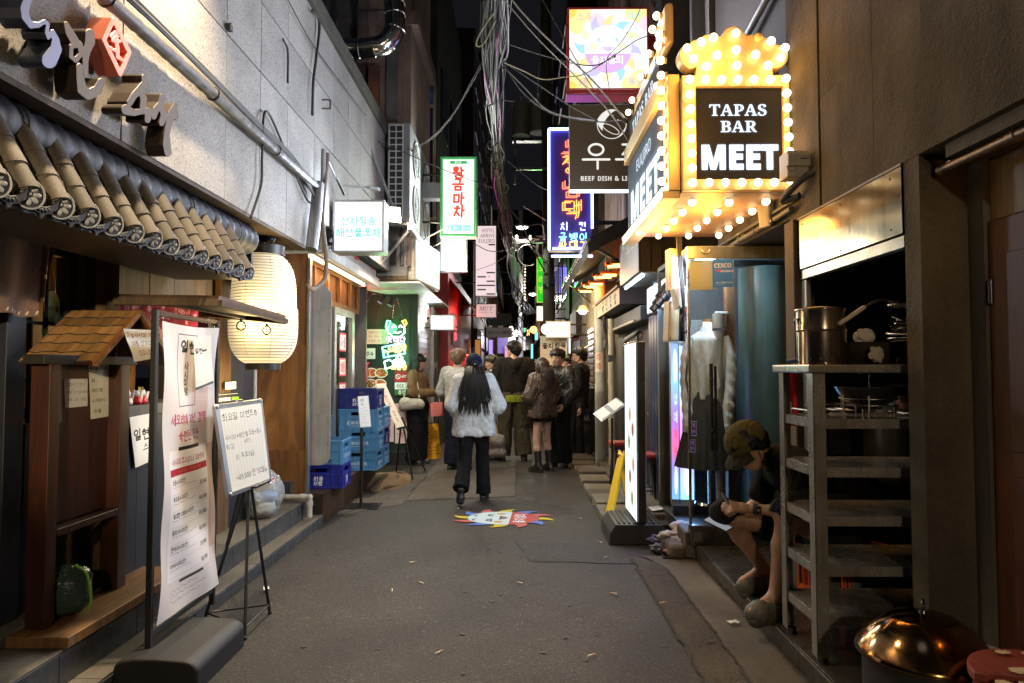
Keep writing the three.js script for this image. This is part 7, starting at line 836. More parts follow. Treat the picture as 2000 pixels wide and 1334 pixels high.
{// steel rack and what stands on it
  const x0=1.365,x1=2.2,z0=-3.2,z1=-3.62,t=thing('steel_rack','worn stainless kitchen rack with six shelves standing on the tiled step','rack'),m=mat([0.4,0.385,0.35],0.45,{metal:0.5,map:T_dirt,roughnessMap:T_rough});
  for (const [x,z] of [[x0,z0],[x0,z1],[x1,z0],[x1,z1]]){const L=part(t,'post',[R2(x,x+(x===x0?0.058:-0.058),0.15,1.46,z===z0?z0:z1,(z===z0?z0:z1)+(z===z0?-0.006:0.006),0.002),R2(x,x+(x===x0?0.006:-0.006),0.15,1.46,z,z+(z===z0?-0.06:0.06),0.002)],m);part(L,'foot',cy(0.022,0.026,0.03,x+(x===x0?0.035:-0.035),0.136,z+(z===z0?-0.03:0.03)),M.rubber);}
  [1.5,1.245,1.02,0.795,0.565,0.34].forEach((y,i)=>part(t,'shelf',i?[B2(x0+0.008,x1-0.008,y-0.003,y,z0-0.012,z1+0.012),R2(x0+0.061,x1-0.061,y-0.045,y+0.001,z0-0.008,z0-0.014,0.002),R2(x0+0.008,x1-0.008,y-0.045,y+0.001,z1+0.014,z1+0.008,0.002),R2(x0+0.008,x0+0.016,y-0.045,y+0.001,z0-0.062,z1+0.062,0.002)]:[R2(x0-0.025,x1+0.02,y-0.04,y,z0+0.02,z1-0.02,0.008)],m));
  const Y=1.501,s=thing('charcoal_stove','cylindrical steel charcoal stove with vent holes on the top shelf','stove',[1.505,Y,-3.42]),sm_=mat([0.4,0.33,0.27],0.28,{metal:0.95,map:T_dirt,roughnessMap:T_rough});part(s,'drum',lathe([[0.001,0.005],[0.112,0.005],[0.116,0.0],[0.116,0.16],[0.118,0.165],[0.121,0.17],[0.118,0.175],[0.117,0.26],[0.123,0.268],[0.123,0.276],[0.112,0.28],[0.108,0.24],[0.001,0.235]],40),sm_);for (let k=0;k<14;k++) part(s,'vent_hole',xf(new THREE.CircleGeometry(0.008,12),0.1168*Math.sin(k*0.449),0.028,0.1168*Math.cos(k*0.449),0,k*0.449),M.black);part(s,'handle',[xf(new THREE.TorusGeometry(0.028,0.004,6,16,Math.PI),-0.123,0.2,0,0,Math.PI/2,0)],M.darkMetal);
  const pan=thing('roasting_pan','blackened oval roasting pan holding crumpled foil on the top shelf','pan',[1.73,Y,-3.4]);part(pan,'pan',lathe([[0.001,0.004],[0.11,0.004],[0.125,0.1],[0.14,0.104],[0.14,0.108],[0.122,0.105],[0.106,0.012],[0.001,0.012]],36).scale(1.1,1,0.9),mat([0.06,0.045,0.035],0.5,{metal:0.3,map:T_dirt}));const fg=(sd,sx,sy,sz)=>{const g=new THREE.SphereGeometry(1,22,16),q=g.attributes.position;for (let i=0;i<q.count;i++){const n=0.9+0.7*(vn3(q.getX(i)*2.5+sd,q.getY(i)*2.5+sd,q.getZ(i)*2.5+sd)-0.5);q.setXYZ(i,q.getX(i)*sx*n,q.getY(i)*sy*n,q.getZ(i)*sz*n);} g.computeVertexNormals();return g;};part(pan,'foil',fg(4,0.05,0.045,0.03).translate(-0.02,0.14,0.0),mat([0.5,0.46,0.4],0.6));part(pan,'rag',fg(9,0.035,0.04,0.02).translate(-0.04,0.045,0.145),mat([0.3,0.27,0.22],0.8));
  const pot=thing('black_pot','black pot stacked with wire grill baskets at the right of the top shelf','pot',[1.96,Y,-3.38]);part(pot,'pot',lathe([[0.001,0.003],[0.1,0.003],[0.11,0.11],[0.118,0.112],[0.118,0.117],[0.106,0.115],[0.001,0.1]],32),M.black);part(pot,'rim_ring',[xf(new THREE.TorusGeometry(0.135,0.006,6,36),0,0.15,0,Math.PI/2+0.1),xf(new THREE.TorusGeometry(0.13,0.005,6,36),0,0.128,0,Math.PI/2)],M.steel);{const r=rng(8);for (let k=0;k<18;k++){const a=r()*6.28,b=a+2+r()*1.6;part(pot,'wire',rod([0.12*Math.cos(a),0.15+0.05*r(),0.1*Math.sin(a)],[0.12*Math.cos(b),0.16+0.08*r(),0.1*Math.sin(b)],0.0022,0.0022,5),M.steel);}}
  const la=thing('strainer_ladle','long handled steel ladle resting over the pots on the top shelf','ladle'),l0=at(1640,632,3.3),l1=at(1688,600,3.35),l2=at(1724,586,3.38),l3=at(1790,596,3.4);part(la,'handle',rod(l0,l1,0.011,0.011,12),mat([0.5,0.46,0.36],0.3));part(la,'neck',tube([l1,l2,l3],0.007,20),M.steel);part(la,'bowl',sp(0.1,l3[0]-0.04,l3[1]+0.0,l3[2],1,0.22,0.8,20),M.steel);
  const bl=thing('blue_brush','blue handled brush poking out at the left of the top shelf','brush'),b0=at(1537,699,3.5);part(bl,'handle',rod([b0[0],Y+0.012,b0[2]],[b0[0]+0.07,Y+0.03,b0[2]+0.05],0.011),mat([0.03,0.07,0.2],0.4));part(bl,'bristle',rod([b0[0]+0.07,Y+0.03,b0[2]+0.05],[b0[0]+0.12,Y+0.04,b0[2]+0.08],0.012,0.016),M.black);
  const rc=thing('red_towel','bright red towel hanging behind the rack posts','towel'),q0=at(1543,706,3.72);part(rc,'cloth',grid(8,20,(u,v)=>[q0[0]-0.03+0.07*u,1.5-0.33*(1-v),q0[2]+0.012*Math.sin(u*9+v*3)]),mat([0.5,0.01,0.02],0.8));part(rc,'peg',rod([q0[0]-0.04,1.495,q0[2]],[q0[0]+0.06,1.495,q0[2]],0.006),M.steel);
  const wk=thing('wok','wide dark wok sitting in a wire stand on the second shelf','wok',[1.72,1.248,-3.4]);part(wk,'bowl',lathe([[0.001,0.03],[0.06,0.035],[0.12,0.08],[0.155,0.14],[0.16,0.144],[0.15,0.144],[0.115,0.088],[0.055,0.042],[0.001,0.038]],36),M.darkMetal);part(wk,'wire_stand',[xf(new THREE.TorusGeometry(0.13,0.004,6,30),0,0.055,0,Math.PI/2),xf(new THREE.TorusGeometry(0.13,0.004,6,30),0,0.085,0,Math.PI/2),...[0,1,2,3,4,5].map((k)=>rod([0.13*Math.cos(k),0,0.13*Math.sin(k)],[0.13*Math.cos(k),0.1,0.13*Math.sin(k)],0.004))],M.steel);part(wk,'lid_knob',[rod([0.01,0.14,0],[0.01,0.21,0],0.004),rod([-0.04,0.21,0],[0.03,0.213,0],0.006)],M.steel);
  const wr=thing('wire_rack','flat wire cooling rack at the left end of the second shelf','wire rack',[1.5,1.248,-3.42]);part(wr,'frame',[...poly([[-0.11,0.03,0.1],[0.12,0.03,0.1],[0.12,0.03,-0.1],[-0.11,0.03,-0.1],[-0.11,0.03,0.1]],0.0035),...poly([[-0.11,0.06,0.1],[0.12,0.06,0.1]],0.003),...[[-0.11,0.1],[0.12,0.1],[0.12,-0.1],[-0.11,-0.1]].map(([a,b])=>rod([a,0,b],[a,0.06,b],0.0035))],M.steel);for (let k=0;k<7;k++) part(wr,'wire',rod([-0.1+k*0.035,0.03,0.1],[-0.1+k*0.035,0.03,-0.1],0.002),M.steel);part(wr,'sponge',rb(0.07,0.02,0.05,0.01,0.03,0.012,0.11),M.grey);
  const pp=thing('pink_casserole','dull pink lidded casserole at the right end of the second shelf','pot',[2.0,1.248,-3.42]);part(pp,'pot',lathe([[0.001,0.02],[0.09,0.02],[0.13,0.07],[0.135,0.1],[0.14,0.105],[0.001,0.108]],32),mat([0.22,0.06,0.06],0.4));part(pp,'lid',lathe([[0.14,0.106],[0.138,0.13],[0.1,0.15],[0.001,0.158]],32),M.steel);part(pp,'grate',[rod([-0.15,0.012,0.1],[0.15,0.012,0.1],0.005),rod([-0.15,0.012,-0.05],[0.15,0.012,-0.05],0.005),rod([-0.1,0.012,0.12],[-0.1,0.012,-0.12],0.005)],M.darkMetal);
}
{// orange basket behind the rack, basin, pot with brass lid, broken red table top
  const t=thing('orange_basket','orange plastic slatted basket on the step behind the rack','basket',[1.86,0.12,-3.98],0.5),m=mat([0.62,0.09,0.012],0.4),W=0.42,D=0.3,H=0.34;part(t,'floor',rb(W-0.02,0.012,D-0.02,0.004,0,0.01,0),m);part(t,'rim',[rb(W+0.02,0.03,0.02,0.006,0,H,D/2),rb(W+0.02,0.03,0.02,0.006,0,H,-D/2),rb(0.02,0.03,D,0.006,W/2,H,0),rb(0.02,0.03,D,0.006,-W/2,H,0),rb(W,0.02,0.014,0.004,0,H-0.07,D/2),rb(0.014,0.02,D,0.004,-W/2,H-0.07,0)],m);for (let k=0;k<13;k++) for (const s of [-1,1]) part(t,'slat',rb(0.012,H-0.02,0.008,0.003,-W/2+0.01+k*(W-0.02)/12,H/2,s*D/2),m);for (let k=0;k<9;k++) for (const s of [-1,1]) part(t,'slat',rb(0.008,H-0.02,0.012,0.003,s*W/2,H/2,-D/2+0.01+k*(D-0.02)/8),m);part(t,'panel',[bx(W-0.02,0.1,0.004,0,0.08,D/2),bx(0.004,0.1,D-0.02,-W/2,0.08,0)],m);
  const p=thing('brass_lidded_pot','black stockpot with a domed brass lid at the bottom right corner','pot',[1.555,0.121,-2.69]);part(p,'pot',lathe([[0.001,0.003],[0.2,0.003],[0.215,0.03],[0.215,0.25],[0.225,0.258],[0.225,0.266],[0.205,0.262],[0.2,0.02],[0.001,0.015]],48),M.black);part(p,'lid',lathe([[0.24,0.262],[0.243,0.27],[0.235,0.285],[0.21,0.32],[0.17,0.365],[0.12,0.4],[0.1,0.406],[0.06,0.415],[0.001,0.42]].slice(),64),mat([0.32,0.18,0.07],0.24,{metal:1,roughnessMap:T_rough,map:T_dirt}));part(p,'lid_ring',xf(new THREE.TorusGeometry(0.022,0.005,8,24),0,0.445,0,0,0.9),M.darkMetal);part(p,'lid_boss',cy(0.014,0.018,0.012,0,0.424,0),M.darkMetal);
  const bs=thing('steel_basin','pale rimmed basin tucked behind the brass lidded pot','basin',[1.73,0.12,-2.68]);part(bs,'basin',lathe([[0.001,0.01],[0.12,0.01],[0.16,0.24],[0.185,0.25],[0.185,0.256],[0.15,0.245],[0.11,0.02],[0.001,0.02]],40),mat([0.28,0.24,0.18],0.5,{map:T_dirt}));
  const rt=thing('broken_red_table','cracked red plastic stool top with peeling patches in the bottom right corner','stool',[1.7,0.0,-2.28]),rm=mat([0.3,0.055,0.04],0.55,{map:T_dirt});const half=(s,a0,a1,y,tilt)=>{const sh=new THREE.Shape(),r=rng(s);sh.moveTo(0.02*r(),0.01);for (let i=0;i<=20;i++){const a=mixn(a0,a1,i/20);sh.lineTo(0.2*Math.cos(a),0.2*Math.sin(a));} for (let i=1;i<5;i++) sh.lineTo(0.2*(1-i/5)*Math.cos(a1)+0.015*(r()-0.5),0.2*(1-i/5)*Math.sin(a1)+0.015*(r()-0.5));return xf(new THREE.ExtrudeGeometry(sh,{depth:0.022,bevelEnabled:true,bevelSize:0.006,bevelThickness:0.006,bevelSegments:2}),0,y,0,-Math.PI/2+tilt,0,0);};part(rt,'top',half(3,0.25,3.0,0.455,0.03),rm,'rear half of the cracked red top');part(rt,'top',half(5,3.15,6.2,0.43,-0.03),rm,'front half of the cracked red top');{const r=rng(9);for (let k=0;k<16;k++){const a=r()*6.28,e=0.04+0.12*r();part(rt,'peeling_patch',xf(new THREE.CircleGeometry(0.012+0.022*r(),6),e*Math.cos(a),(Math.sin(a)>0?0.495:0.468)+0.004*r(),-e*Math.sin(a),-Math.PI/2+0.15*(r()-0.5),0.2*r()),mat([0.45,0.36,0.22],0.8));}} for (const [i,j] of [[1,1],[1,-1],[-1,1],[-1,-1]]) part(rt,'leg',rod([i*0.12,0.43,j*0.12],[i*0.15,0.121,j*0.15],0.02),rm);
}
// ================= far end of the lane =================
{
  const dk=[0,1,2,3].map((k)=>mat([0.09+0.03*k,0.085+0.027*k,0.085+0.025*k],0.85,{map:T_conc})),win=mat([0.02,0.024,0.03],0.1),r=rng(21);
  const bld=(lab,x0,x1,h,z0,z1,m,side,o={})=>{// side: +1 the lane lies to its right
    const t=thing('lane_building',lab,'building');part(t,'wall',B2(x0,x1,0,h,z0,z1),m);const X=side>0?x1:x0,s=side;
    for (let y=3.4;y<h-0.8;y+=2.9) for (let z=z0-0.7;z>z1+0.8;z-=2.0){const w=part(t,'window',R2(X,X+0.02*s,y,y+1.4,z,z-1.2),o.lit&&r()<o.lit?glow([0.5,0.4,0.28],0.25):win);part(w,'window_frame',[R2(X,X+0.04*s,y-0.06,y,z+0.05,z-1.25),R2(X,X+0.04*s,y+1.4,y+1.46,z+0.05,z-1.25),R2(X+0.004*s,X+0.035*s,y,y+1.4,z-0.58,z-0.62)],M.alu);}
    for (let z=z0-0.3;z>z1+1.4;z-=1.9){part(t,'shop_shutter',R2(X,X+0.03*s,0.05,2.1,z,z-1.5),M.greyDark);part(t,'shop_board',R2(X,X+0.12*s,2.2,2.75,z+0.1,z-1.6),o.board ?? M.navy);}
    if (o.face!==false) for (let y=3.4;y<h-0.8;y+=2.9){const a=side>0?x1-0.9:x0+0.3;part(t,'window',R2(a,a+0.6,y,y+1.3,z0+0.015,z0),win);}
    part(t,'parapet',R2(x0,x1+0.05,h,h+0.25,z0+0.05,z1),m);return t;
 };
  bld('tall grey building on the left behind the green bordered sign',-6,-1.45,12,-21.2,-29,dk[1],1);bld('dark left-hand building beyond the pale hotel sign',-6,-1.6,15,-29.2,-40,dk[0],1,{lit:0.15});bld('far left building with violet lit shop front',-7,-1.3,10,-40.2,-55,dk[2],1,{lit:0.2});
  bld('right-hand building behind the utility pole',1.25,6,11,-17.2,-27,dk[0],-1);bld('right-hand building beyond the green sign',1.4,6,14,-27.2,-40,dk[1],-1,{lit:0.15});bld('far right building under the street lamps',1.2,7,9,-40.2,-55,dk[2],-1,{lit:0.2});
  bld('pink-grey upper floors above the cream frontage',1.31,5,8,-14.2,-17,dk[3],-1,{face:false});
  const e=thing('end_building','dim building closing the far end of the lane','building');part(e,'wall',B2(-9,9,0,16,-62,-68),dk[0]);for (let i=0;i<10;i++) for (let j=0;j<4;j++) part(e,'window',R2(-4.5+i,-3.8+i,3.2+j*3,4.6+j*3,-61.97,-62),r()<0.2?glow([0.6,0.5,0.35],0.3):win);for (let i=0;i<5;i++) part(e,'shop_light',R2(-3+i*1.3,-2.1+i*1.3,0.4,2.2,-61.95,-62),glow([[0.5,0.4,1],[1,0.8,0.5],[0.4,1,0.8],[1,0.5,0.3],[0.7,0.6,1]][i],0.8));
  const b=thing('left_mid_building','dark windowed building above the red restaurant','building');part(b,'wall',B2(-4,-1.75,3.61,11,-14.3,-21),dk[0]);for (let k=0;k<3;k++) for (let j=0;j<2;j++) part(b,'window',R2(-1.75,-1.72,4.2+j*2.6,5.6+j*2.6,-15-k*2,-16.3-k*2),win);
  const rl=thing('left_low_wall','plain dark wall between the pink building and the red restaurant','wall');part(rl,'wall',B2(-3.2,-1.9,2.7,9,-11.5,-14.2),dk[0]);
}
// signs down the lane
lightbox('hotel_sign','tall pale pink hotel sign with dark capitals and short bars','sign',[928,440,970,579],16,bgTex(220,700,'#f2d9da',(x)=>{['HOTEL','ARRIVE','EULJIRO'].forEach((s,i)=>write(x,s,208,20+i*52,48,{color:'#3a3236',font:'sans-serif',align:'right',narrow:0.98}));x.fillStyle='#3b3438';x.fillRect(140,180,70,16);[[118,470,92],[18,512,92],[118,556,92],[18,598,192],[18,640,92],[118,684,92]].forEach(([a,b,w])=>x.fillRect(a,b-8,w,14));x.fillStyle='#e08a80';x.fillRect(138,502,16,16);}),{I:0.95,light:[0xffe0e2,3],wall:-1.5,frame:M.darkMetal,thick:0.2});
lightbox('pale_bar_sign','small pale pink restaurant and bar sign under the hotel sign','sign',[929,593,970,621],16.6,bgTex(256,170,'#e9c4c0',(x)=>{x.font='italic 74px serif';x.fillStyle='#463a3a';['M','U','T'].forEach((c,i)=>x.fillText(c,30+i*66,82));write(x,'RESTAURANT & BAR',128,96,19,{color:'#6a5656',font:'sans-serif',align:'center'});scrawl(x,90,130,80,14,'#8a7070',1);}),{I:0.75,light:[0xffd0c8,1.5],wall:-1.5,frame:M.darkMetal,thick:0.1});
lightbox('violet_club_sign','narrow violet sign with upright white capitals and a strip of bulbs','sign',[1011,516,1022,588],33,bgTex(64,400,'#1a10a0',(x)=>{'SAGYO'.split('').forEach((c,i)=>write(x,c,32,20+i*66,62,{color:'#f6f4ff',font:'bold sans-serif',align:'center'}));}),{I:1.4,light:[0x6050ff,6],wall:-1.6,frame:M.navy,thick:0.3});
{const t=thing('bulb_strip','upright strip of warm bulbs beside the violet sign','lamps');for (let k=0;k<12;k++) part(t,'bulb',sp(0.05,...at(1025,519+k*6.2,33)),glow([1,0.75,0.5],3));part(t,'rail',R2(at(1024,515,33)[0],at(1026,515,33)[0],at(1024,592,33)[1],at(1024,515,33)[1],-33.06,-33.1),M.darkMetal);}
lightbox('green_sign','bright green upright sign with yellow characters behind the dark pole','sign',[1047,501,1069,592],19,bgTex(160,640,'#1fb81e',(x)=>{['노','래','방'].forEach((c,i)=>write(x,c,30,110+i*150,100,{color:'#a8e038',w:0.12}));x.strokeStyle='#c8e860';x.lineWidth=8;x.strokeRect(4,4,152,632);}),{I:1.3,light:[0x40ff50,4],wall:1.3,frame:mat([0.4,0.3,0.05],0.5)});
lightbox('plain_white_sign','plain white lightbox under the green sign','sign',[1047,597,1069,628],18.6,bgTex(32,32,'#fff4e4'),{I:1.2,light:[0xfff0d8,4],wall:1.3});
lightbox('soup_house_lightbox','warm white lightbox with faint brush syllables over the smoking men','sign',[1066,627,1115,660],13.2,bgTex(300,200,'#fff6e2',(x)=>{write(x,'을지하옥',38,60,52,{color:'#b89a5c',w:0.1,gap:0.15});write(x,'참숯 직화',70,138,24,{color:'#c0a468',w:0.1});}),{I:1.3,light:[0xffe6b4,6],wall:1.3,frame:M.cream});solo('round_lamp','round warm lamp on the left edge of the warm white lightbox','lamp',sp(0.1,...at(1067,643,13.1),1,1,0.5),glow([1,0.88,0.6],4));
{const d=13.6,a=at(1055,656,d),b=at(1108,725,d),t=thing('soup_house_board','tall cream signboard with black brush syllables behind the smoking men','sign');part(t,'board',B2(a[0],b[0],0.25,a[1],-d-0.01,-d-0.06),M.cream);part(t,'face',quad([a[0],b[1],-d],[b[0],b[1],-d],[b[0],a[1],-d],[a[0],a[1],-d]),printMat(bgTex(320,420,'#d8d2c4',(x)=>{write(x,'새벽',60,26,36,{color:'#555',w:0.12});write(x,'두시',140,26,36,{color:'#d08a30',w:0.12});write(x,'까지',220,26,36,{color:'#555',w:0.12});write(x,'을지하옥',26,84,66,{color:'#1a1816',w:0.16,hand:0.06});scrawl(x,30,210,260,180,'#777',6,4,4);})));}
lightbox('eatery_board','grey eatery signboard with a faint added glow under a small awning far along on the left','sign',[949,640,1000,659],24,bgTex(300,110,'#8a847a',(x)=>{write(x,'생선구이 대련집',150,36,40,{color:'#3a3430',w:0.14,align:'center',narrow:0.85});}),{I:0.22,wall:-1.6});  // the board is no lamp; a faint glow is put into its face
{const t=thing('far_awning','small grey-green scalloped awning far along on the left','awning'),q=grid(24,4,(u,v)=>{const p=at(mixn(950,1000,u),612+22*(1-v)+3*Math.abs(Math.sin(u*20))*(1-v),24.5+v*0.8);return p;});part(t,'canvas',q,mat([0.2,0.25,0.23],0.8));part(t,'post',rod(at(948,638,24),[at(948,638,24)[0],0,-24],0.04),M.grey);}
{// shop lights at the far end
  const L=(nm,lab,px,py,d,r,c,I,li)=>{const p=at(px,py,d),t=thing(nm,lab,'lamp',p);part(t,'globe',sp(r),glow(c,I));part(t,'hanger',rod([0,r*0.9,0],[0,r*0.9+0.3,0],0.015),M.black);if (li) point(new THREE.Color().setRGB(...c),li,[0,0,0],4,t);};
  L('shop_globe','white globe lamp near the far awning',1008,651,27,0.13,[0.95,0.92,1],5,5);L('shop_globe','smaller warm globe lamp beside the far awning',998,642,26,0.09,[1,0.8,0.5],4,2);L('shop_globe','orange lamp glowing beyond the far signs',1042,644,38,0.2,[1,0.35,0.08],5,5);L('shop_globe','low white glow at head height far down the lane',1000,664,29,0.16,[0.95,0.9,1],4,4);
  const P=(lab,b,d,c,I,nm='light_panel')=>{const p=at(b[0],b[1],d),q=at(b[2],b[3],d),t=thing(nm,lab,'sign');part(t,'casing',R2(p[0]-0.03,q[0]+0.03,q[1]-0.03,p[1]+0.03,-d-0.02,-d-0.12),M.darkMetal);part(t,'face',R2(p[0],q[0],q[1],p[1],-d,-d-0.018,0.004),glow(c,I));area(q[0]-p[0],p[1]-q[1],new THREE.Color().setRGB(...c),I*2,[(p[0]+q[0])/2,(p[1]+q[1])/2,-d+0.05],[0,0.5,0],t);return t;};
  P('amber upright sign far along the lane',[1029,644,1034,655],37,[1,0.6,0.15],2);P('tiny green neon panel far along on the right',[1024,641,1028,648],36,[0.1,1,0.3],2.5);P('teal upright neon panel far along on the right',[1045,649,1050,664],34,[0.15,1,0.75],1.6);P('violet lit doorway panel beside the tall man',[955,664,962,700],30,[0.42,0.25,1],0.9);P('violet lit shop window far down the lane',[972,660,992,690],31,[0.16,0.08,0.5],0.7);P('white lit shop window behind the head of the tall man',[1018,658,1026,684],31,[0.75,0.55,1],1.3);P('cool white strip light beside the cream signboard',[1111,660,1114,690],15,[0.8,0.92,1],1.8);P('pink shop panel low in the distance',[986,676,993,700],30.5,[0.9,0.3,0.6],0.7);P('amber lit door at left beyond the red restaurant',[928,664,938,700],21.1,[0.5,0.2,0.05],0.7);P('teal strip of light behind the tall man',[1037,672,1041,700],32,[0.2,0.9,0.8],1.2);
  const rs=thing('coral_round_sign','coral fan shaped sign left of the violet sign','sign',at(1005,516,34));part(rs,'face',xf(new THREE.CircleGeometry(0.2,24,0,3.6),0,-0.05,0),glow([1,0.42,0.3],1));part(rs,'casing',cy(0.22,0.22,0.08,0,-0.05,-0.06,Math.PI/2),M.darkMetal);
}
{// utility pole, second pole, lamps, crossarms, transformers
  const t=thing('utility_pole','dark concrete utility pole with crossarm standing at the right of the lane','pole'),p=at(1074,700,14.2),x=p[0];part(t,'shaft',rod([x,0,-14.2],[x-0.1,13,-14.2],0.13,0.1,24),mat([0.09,0.09,0.085],0.85,{map:T_conc}));const y=at(1040,474,14.2)[1];part(t,'crossarm',[R2(x-0.8,x+0.1,y-0.03,y+0.03,-14.05,-14.1),R2(x-0.7,x,y+1.5,y+1.55,-14.05,-14.1),R2(x-0.75,x-0.7,y+1.2,y+2.2,-14.05,-14.1)],M.steel);part(t,'brace',[rod([x-0.5,y,-14.07],[x,y-0.5,-14.1],0.018),rod([x,y+0.4,-14.1],[x-0.55,y+0.75,-14.07],0.016)],M.steel);for (const k of [0,1,2]) part(t,'insulator',cy(0.03,0.04,0.1,x-0.7+k*0.3,y+0.08,-14.07),M.white);part(t,'clamp_band',[y,y+1.5,3.2].map((q)=>cy(0.14,0.14,0.06,x-0.02,q,-14.2)),M.darkMetal);
  part(t,'cable_loop',[xf(new THREE.TorusGeometry(0.22,0.012,6,26,5),x-0.45,y-0.3,-14.0,0,0,0.3)],M.cableGrey);
  const l=at(1020,444,14.0),s=thing('street_lamp','white street lamp head on an arm from the utility pole','street lamp',l);part(s,'head',sp(0.11,0,0.03,0,1.3,0.5,1,20),M.alu);part(s,'lens',sp(0.1,0,0,0,1.2,0.42,1,20),glow([1,1,0.9],6));part(s,'arm',tube([[0.1,0.03,0],[0.4,0.06,-0.05],[x-l[0]-0.1,-0.2,-0.15]],0.016,24),M.steel);{const q=new THREE.SpotLight(0xffffe6,15,0,1.3,0.7);q.position.set(l[0],l[1]-0.08,l[2]);q.target.position.set(l[0]-0.1,0,l[2]+0.6);q.castShadow=true;q.shadow.radius=5;scene.add(q,q.target);}
  const l2=at(1040,575,27),s2=thing('street_lamp','smaller distant street lamp glowing above the far end of the lane','street lamp',l2);part(s2,'lens',sp(0.12,0,0,0,1.2,0.5,1),glow([1,1,0.92],5));part(s2,'arm',rod([0.1,0.02,0],[0.9,-0.1,0],0.02),M.steel);point(0xfffbe8,14,[0,-0.15,0],5,s2);
  const t2=thing('utility_pole','slim distant utility pole tinted violet near the far awning','pole'),p2=at(1017,700,28);part(t2,'shaft',rod([p2[0],0,-28],[p2[0],8,-28],0.12,0.1,14),M.grey);part(t2,'crossarm',R2(p2[0]-0.8,p2[0]+0.8,6.8,6.9,-27.8,-27.9),M.steel);
  const tr=thing('pole_transformers','pair of drum transformers high on a dark frame over the lane','transformer');for (const [a,b] of [[1018,235],[1052,228]]){const q=at(a,b,15);part(tr,'drum',[cy(0.19,0.19,0.7,...q),cy(0.2,0.2,0.03,q[0],q[1]+0.35,q[2]),cy(0.2,0.2,0.03,q[0],q[1]-0.35,q[2])],mat([0.2,0.2,0.19],0.6,{map:T_dirt}));part(tr,'bushing',cy(0.03,0.04,0.15,q[0],q[1]+0.45,q[2]),M.white);} part(tr,'beam',R2(...[at(1000,270,15)[0],at(1075,270,15)[0]],at(1000,268,15)[1]-0.04,at(1000,268,15)[1]+0.02,-15.1,-15.3),M.darkMetal);part(tr,'mast',rod([x-0.05,at(1000,268,15)[1],-15.2],[x-0.05,13,-15.2],0.05),M.darkMetal);
}
{// unseen lamp added behind the viewer as fill for foreground and kiosk
  const t=thing('street_lamp','unseen fill lamp on a slim pole added behind the viewpoint','street lamp',[1.25,0,5.2]);part(t,'pole',rod([0,0,0],[0,3.5,0],0.05,0.035,16),M.darkMetal);part(t,'arm',tube([[0,3.45,0],[-0.2,3.55,-0.1],[-0.55,3.5,-0.3]],0.02,20),M.darkMetal);part(t,'head',rb(0.36,0.07,0.16,0.02,-0.68,3.5,-0.36),M.alu);part(t,'lens',rb(0.3,0.02,0.12,0.006,-0.68,3.455,-0.36),glow([1,0.88,0.7],6));point(0xffe4bc,20,[-0.68,3.38,-0.36],5,t);
}
